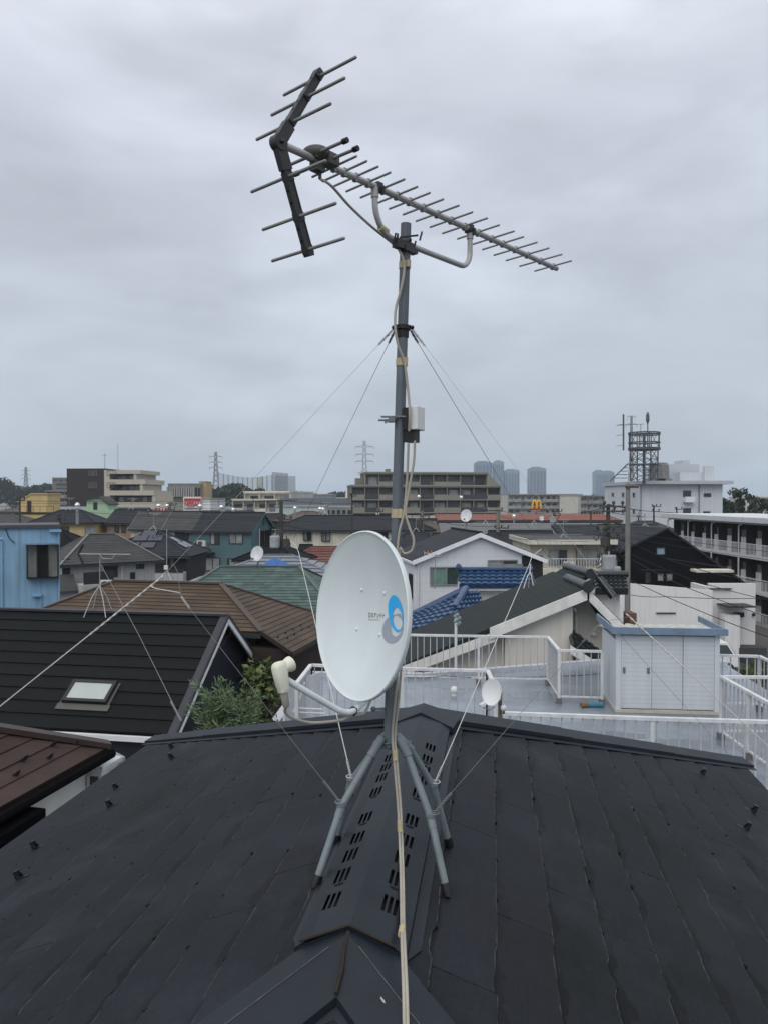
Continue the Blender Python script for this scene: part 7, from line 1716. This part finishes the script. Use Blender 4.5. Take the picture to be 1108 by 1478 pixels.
upole('cluttered utility pole with transformers left of the concrete pole', 877, 728, 40, .16, POLED, [(731, .75, 3), (738, .9, 3), (760, .6, 2), (768, .8, 3), (776, .5, 2)], [(878, 812, .36, .8, TRG), (886, 826, .32, .6, TRG), (872, 782, .22, .5, POLED)])
upole('dark utility pole with grey boxes left of the cream house', 406, 722, 58, .22, POLED, [(750, .8, 3), (757, .6, 3), (768, .9, 2)], [(397, 782, .38, .9, TRG), (414, 784, .3, .7, POLED)])
upole('grey utility pole with side arm right of the small ridge dish', 718, 735, 72, .26, POLEC, [(737, -1.2, 2), (762, 1.0, 3)])
upole('thin grey utility pole below the grey apartment block', 609, 737, 80, .2, POLEC, [(745, .8, 3), (750, .7, 2)], [(605, 755, .35, .8, POLED)])
upole('small utility pole left in front of the white office building', 921, 744, 100, .16, POLED, [(746, .8, 2)])
upole('small utility pole right in front of the white office building', 943, 729, 92, .16, POLED, [(731, .8, 3), (738, .6, 2)])
upole('slim utility pole rising before the balconied corner of the office building', 976, 732, 92, .13, POLED, [(735, .6, 2)])
upole('slim dark pole rising in front of the black house roof corner', 852, 738, 84, .14, POLED, [(741, .7, 2)])
upole('thin dark pole before the yellow house at far left', 29, 718, 70, .12, POLED, [(722, .5, 2)])
upole('thin dark pole in front of the ochre house', 87, 742, 60, .14, POLED, [(747, .5, 2), (752, .4, 2)])
upole('thin dark pole left end of the grey apartment block', 508, 712, 75, .12, POLED, [(716, .4, 2)])
WN = 0
def wire(label, pts, r=.012, sag=0.0, grp='overhead power wires'):
    ps = []
    for a, b in zip(pts, pts[1:]):
        A_, B_ = P(*a), P(*b)
        for k in range(9): q = lerp(A_, B_, k / 8); q.z -= sag * 4 * (k / 8) * (1 - k / 8); ps.append(q) if not (k == 0 and ps) else None
    m = MB(); m.tube(ps, r, 5); return tag(m.build('power_wire', DWIRE), label, 'power wire', grp)
wire('upper dark wire level across the yellow and mint stair towers', [(-5, 722, 70), (265, 724.5, 70), (430, 721.5, 58)], .024, .05)
wire('second dark wire just under the topmost one across the left houses', [(-5, 725.5, 70), (265, 727, 70), (406, 730, 58)], .016, .05)
wire('dark wire across the yellow parapet and grey gable roofs', [(-5, 737, 68), (120, 739, 68), (406, 752, 58)], .016, .1)
wire('dark wire from the dark pole rightward over the warehouse roof', [(406, 722, 58), (508, 727, 75)], .02, .1)
wire('dark wire dipping from the dark pole across the cream house wall', [(406, 757, 58), (522, 770, 62), (585, 774, 66)], .02, .2)
wire('dark wire over the cream house roof', [(406, 748, 58), (508, 757, 75)], .018, .1)
wire('thick dark wire from the transformer pole across the white office building', [(877, 728, 40), (944, 738, 92), (1108, 747, 92)], .035, .1)
wire('thin dark wire below the thick one across the white office building', [(877, 738, 40), (944, 745, 92), (1000, 747, 92)], .02, .2)
wire('dark wire from the concrete pole slanting down to the black house canopy', [(906, 782, 36), (960, 806, 36), (1030, 828, 36), (1115, 842, 36)], .018, .02)
wire('dark wire slanting over the white flat building to the right edge, upper', [(906, 805, 36), (985, 846, 34), (1115, 893, 30)], .016, .03)
wire('dark wire slanting over the white flat building to the right edge, lower', [(906, 836, 36), (1000, 878, 30), (1115, 922, 26)], .016, .03)
wire('dark wire slanting across the black siding, middle one', [(906, 798, 36), (1000, 838, 36), (1115, 868, 36)], .016, .03)
wire('nearly level wire over the top of the white flat building', [(906, 858, 36), (960, 861, 36), (1115, 863, 36)], .016, .06)
wire('faint wire from the concrete pole over the black roof to the right, top', [(906, 768, 36), (1115, 797, 36)], .011, .05)
wire('faint wire from the concrete pole over the black roof to the right, second', [(906, 776, 36), (1115, 809, 36)], .011, .05)
for i, (y0, y1) in enumerate(((755, 762), (764, 768), (771, 766), (780, 772))):
    wire(['first', 'second', 'third', 'fourth'][i] + ' from the top of the dark wires between transformer pole and grey pole', [(877, y0, 40), (718, y1, 72)], .014, .25)
wire('dark wire from the grey pole leftward to the pole under the apartment block', [(718, 760, 72), (609, 747, 80)], .02, .3)
wire('dark wire leaving the pole under the apartment block toward the mast', [(609, 750, 80), (508, 742, 75)], .02, .3)
upole('weathered utility pole between the teal house and the yellow stair tower', 246, 724, 95, .17, POLEC, [(729, .8, 3), (735, .6, 2)])
upole('grey utility pole in front of the grey metal clad warehouse, right of centre', 800, 733, 88, .17, POLEC, [(738, .8, 3), (744, .6, 2)], [(797, 750, .32, .7, TRG)])
upole('slim grey utility pole behind the cream house roof', 545, 734, 95, .16, POLEC, [(738, .7, 3)])
wire('dark wire from the weathered pole rightward to the dark pole with grey boxes', [(246, 729, 95), (406, 732, 58)], .02, .3)
wire('second dark wire from the weathered pole to the dark pole with grey boxes', [(246, 735, 95), (406, 745, 58)], .02, .4)
wire('dark wire sagging between the slim pole and the pole under the apartment block', [(545, 738, 95), (609, 745, 80)], .02, .3)
wire('dark wire across the orange roof between the two grey poles', [(718, 737, 72), (800, 738, 88)], .02, .3)
wire('lower dark wire across the warehouse between the two grey poles', [(718, 745, 72), (800, 744, 88)], .02, .4)
wire('dark wire from the warehouse pole to the transformer pole', [(800, 739, 88), (877, 731, 40)], .02, .3)
m = MB(); r = random.Random(8)
for k in range(34):
    p = P(877 + r.uniform(-14, 20), 770 + r.uniform(-6, 42), 39.6); q = p + V((r.uniform(-.5, .5), r.uniform(-.2, .2), r.uniform(-.4, .1))); s = (p + q) / 2 - UP * r.uniform(.05, .35); m.tube(spline([p, s, q], 5), .022, 5)
tag(m.build('cable_bundle', DWIRE), 'tangle of black cables hanging on the transformer pole', 'cables')
wire('thin wire sagging along the foot of the back railing', [(585, 978, 16.4), (640, 975.5, 16.6), (720, 977, 16.8), (800, 975.5, 16.9), (866, 972, 16.9)], .008, .02, 'wires on the terrace')

# ================================================================== sky, light, air, camera
w = bpy.data.worlds.new('World'); bpy.context.scene.world = w; w.use_nodes = True
nt = w.node_tree; N = nt.nodes; L = nt.links; N.clear()
SUN_EL, SUN_AZ = 50, 208         # azimuth clockwise from +Y: behind us, a little to the left
out = N.new('ShaderNodeOutputWorld'); bg = N.new('ShaderNodeBackground'); bg2 = N.new('ShaderNodeBackground'); addS = N.new('ShaderNodeAddShader')
sky = N.new('ShaderNodeTexSky'); sky.sky_type = 'NISHITA'; sky.sun_disc = False; sky.sun_elevation = R(SUN_EL); sky.sun_rotation = R(SUN_AZ); sky.air_density = 1; sky.dust_density = 4
bg.inputs['Strength'].default_value = .012; L.new(sky.outputs[0], bg.inputs['Color'])
tc = N.new('ShaderNodeTexCoord'); sp = N.new('ShaderNodeSeparateXYZ'); L.new(tc.outputs['Generated'], sp.inputs[0])
ramp = N.new('ShaderNodeValToRGB'); cr = ramp.color_ramp; cr.interpolation = 'B_SPLINE'
stops = [(0.0, (.45, .515, .595)), (.05, (.50, .56, .64)), (.12, (.55, .60, .68)), (.22, (.575, .62, .70)), (.36, (.61, .65, .735)), (.50, (.68, .715, .80)), (.72, (1.05, 1.10, 1.18)), (1.0, (1.35, 1.41, 1.5))]
e = cr.elements; e[0].position = 0; e[0].color = (*stops[0][1], 1); e[1].position = 1; e[1].color = (*stops[-1][1], 1)
for p_, c_ in stops[1:-1]: k = e.new(p_); k.color = (*c_, 1)
L.new(sp.outputs[2], ramp.inputs[0])
mp = N.new('ShaderNodeMapping'); mp.inputs['Scale'].default_value = (1.3, 1.3, 3.4); mp.inputs['Rotation'].default_value = (0, R(-4), 0); mp.inputs['Location'].default_value = (.6, 0, .45); L.new(tc.outputs['Generated'], mp.inputs[0])
n1 = N.new('ShaderNodeTexNoise'); n1.inputs['Scale'].default_value = 1.5; n1.inputs['Detail'].default_value = 7; n1.inputs['Roughness'].default_value = .5; n1.inputs['Distortion'].default_value = .3; L.new(mp.outputs[0], n1.inputs[0])
n2 = N.new('ShaderNodeTexNoise'); n2.inputs['Scale'].default_value = 4.0; n2.inputs['Detail'].default_value = 9; n2.inputs['Distortion'].default_value = .4; L.new(mp.outputs[0], n2.inputs[0])
def mrng(x, a, b, c, d):
    n = N.new('ShaderNodeMapRange'); n.interpolation_type = 'SMOOTHSTEP'; L.new(x, n.inputs['Value'])
    for k, v in zip(('From Min', 'From Max', 'To Min', 'To Max'), (a, b, c, d)): n.inputs[k].default_value = v
    return n.outputs[0]
mm = N.new('ShaderNodeMath'); mm.operation = 'MULTIPLY'; L.new(mrng(n1.outputs['Fac'], .34, .66, .83, 1.10), mm.inputs[0]); L.new(mrng(n2.outputs['Fac'], .3, .7, .93, 1.07), mm.inputs[1])
# brighter towards the right, as in the afternoon it was taken
mx = mrng(sp.outputs[0], -.5, .5, .93, 1.08); mm2 = N.new('ShaderNodeMath'); mm2.operation = 'MULTIPLY'; L.new(mm.outputs[0], mm2.inputs[0]); L.new(mx, mm2.inputs[1])
vs_ = N.new('ShaderNodeVectorMath'); vs_.operation = 'SCALE'; L.new(ramp.outputs[0], vs_.inputs[0]); L.new(mm2.outputs[0], vs_.inputs['Scale'])
L.new(vs_.outputs[0], bg2.inputs['Color']); bg2.inputs['Strength'].default_value = 1.0
L.new(bg.outputs[0], addS.inputs[0]); L.new(bg2.outputs[0], addS.inputs[1]); L.new(addS.outputs[0], out.inputs['Surface'])
sl = bpy.data.lights.new('sun', 'SUN'); sl.energy = 1.5; sl.angle = R(60); sl.color = (1, .97, .93); so = bpy.data.objects.new('sun', sl); C.objects.link(so)
az_, el_ = R(SUN_AZ), R(SUN_EL); sdir = V((math.sin(az_) * math.cos(el_), math.cos(az_) * math.cos(el_), math.sin(el_)))
so.rotation_euler = (-sdir).to_track_quat('-Z', 'Y').to_euler(); so.location = (0, -20, 60)
# air
HAZE = .00022
if HAZE:
    m = MB(); m.box(-4400, 4400, -58, 6900, -2, 130); hz_ = m.build('haze', []); hm = bpy.data.materials.new('haze_air'); hm.use_nodes = True; hn = hm.node_tree; hn.nodes.clear()
    ho = hn.nodes.new('ShaderNodeOutputMaterial'); hv = hn.nodes.new('ShaderNodeVolumePrincipled'); hv.inputs['Density'].default_value = HAZE; hv.inputs['Color'].default_value = (.76, .87, .98, 1); hv.inputs['Anisotropy'].default_value = .2
    hn.links.new(hv.outputs[0], ho.inputs['Volume']); hz_.data.materials.append(hm); hz_['kind'] = 'stuff'; hz_['label'] = 'thin grey blue haze hanging over the far town'; hz_['category'] = 'haze'
cam = bpy.data.cameras.new('camera'); co = bpy.data.objects.new('camera', cam); C.objects.link(co); co.location = CAM; co.rotation_euler = (R(90) - TH, 0, 0)
cam.sensor_fit = 'VERTICAL'; cam.sensor_height = 24; cam.lens = 24 / 2 / (739.0 / F); cam.clip_end = 20000; cam.clip_start = .05
bpy.context.scene.camera = co
vs2 = bpy.context.scene.view_settings; vs2.view_transform = 'Standard'; vs2.look = 'None'; vs2.exposure = 0; vs2.gamma = 1
bpy.context.scene.cycles.use_denoising = True
bpy.context.scene.cycles.max_bounces = 6; bpy.context.scene.cycles.transparent_max_bounces = 16
bpy.context.scene.cycles.volume_bounces = 1
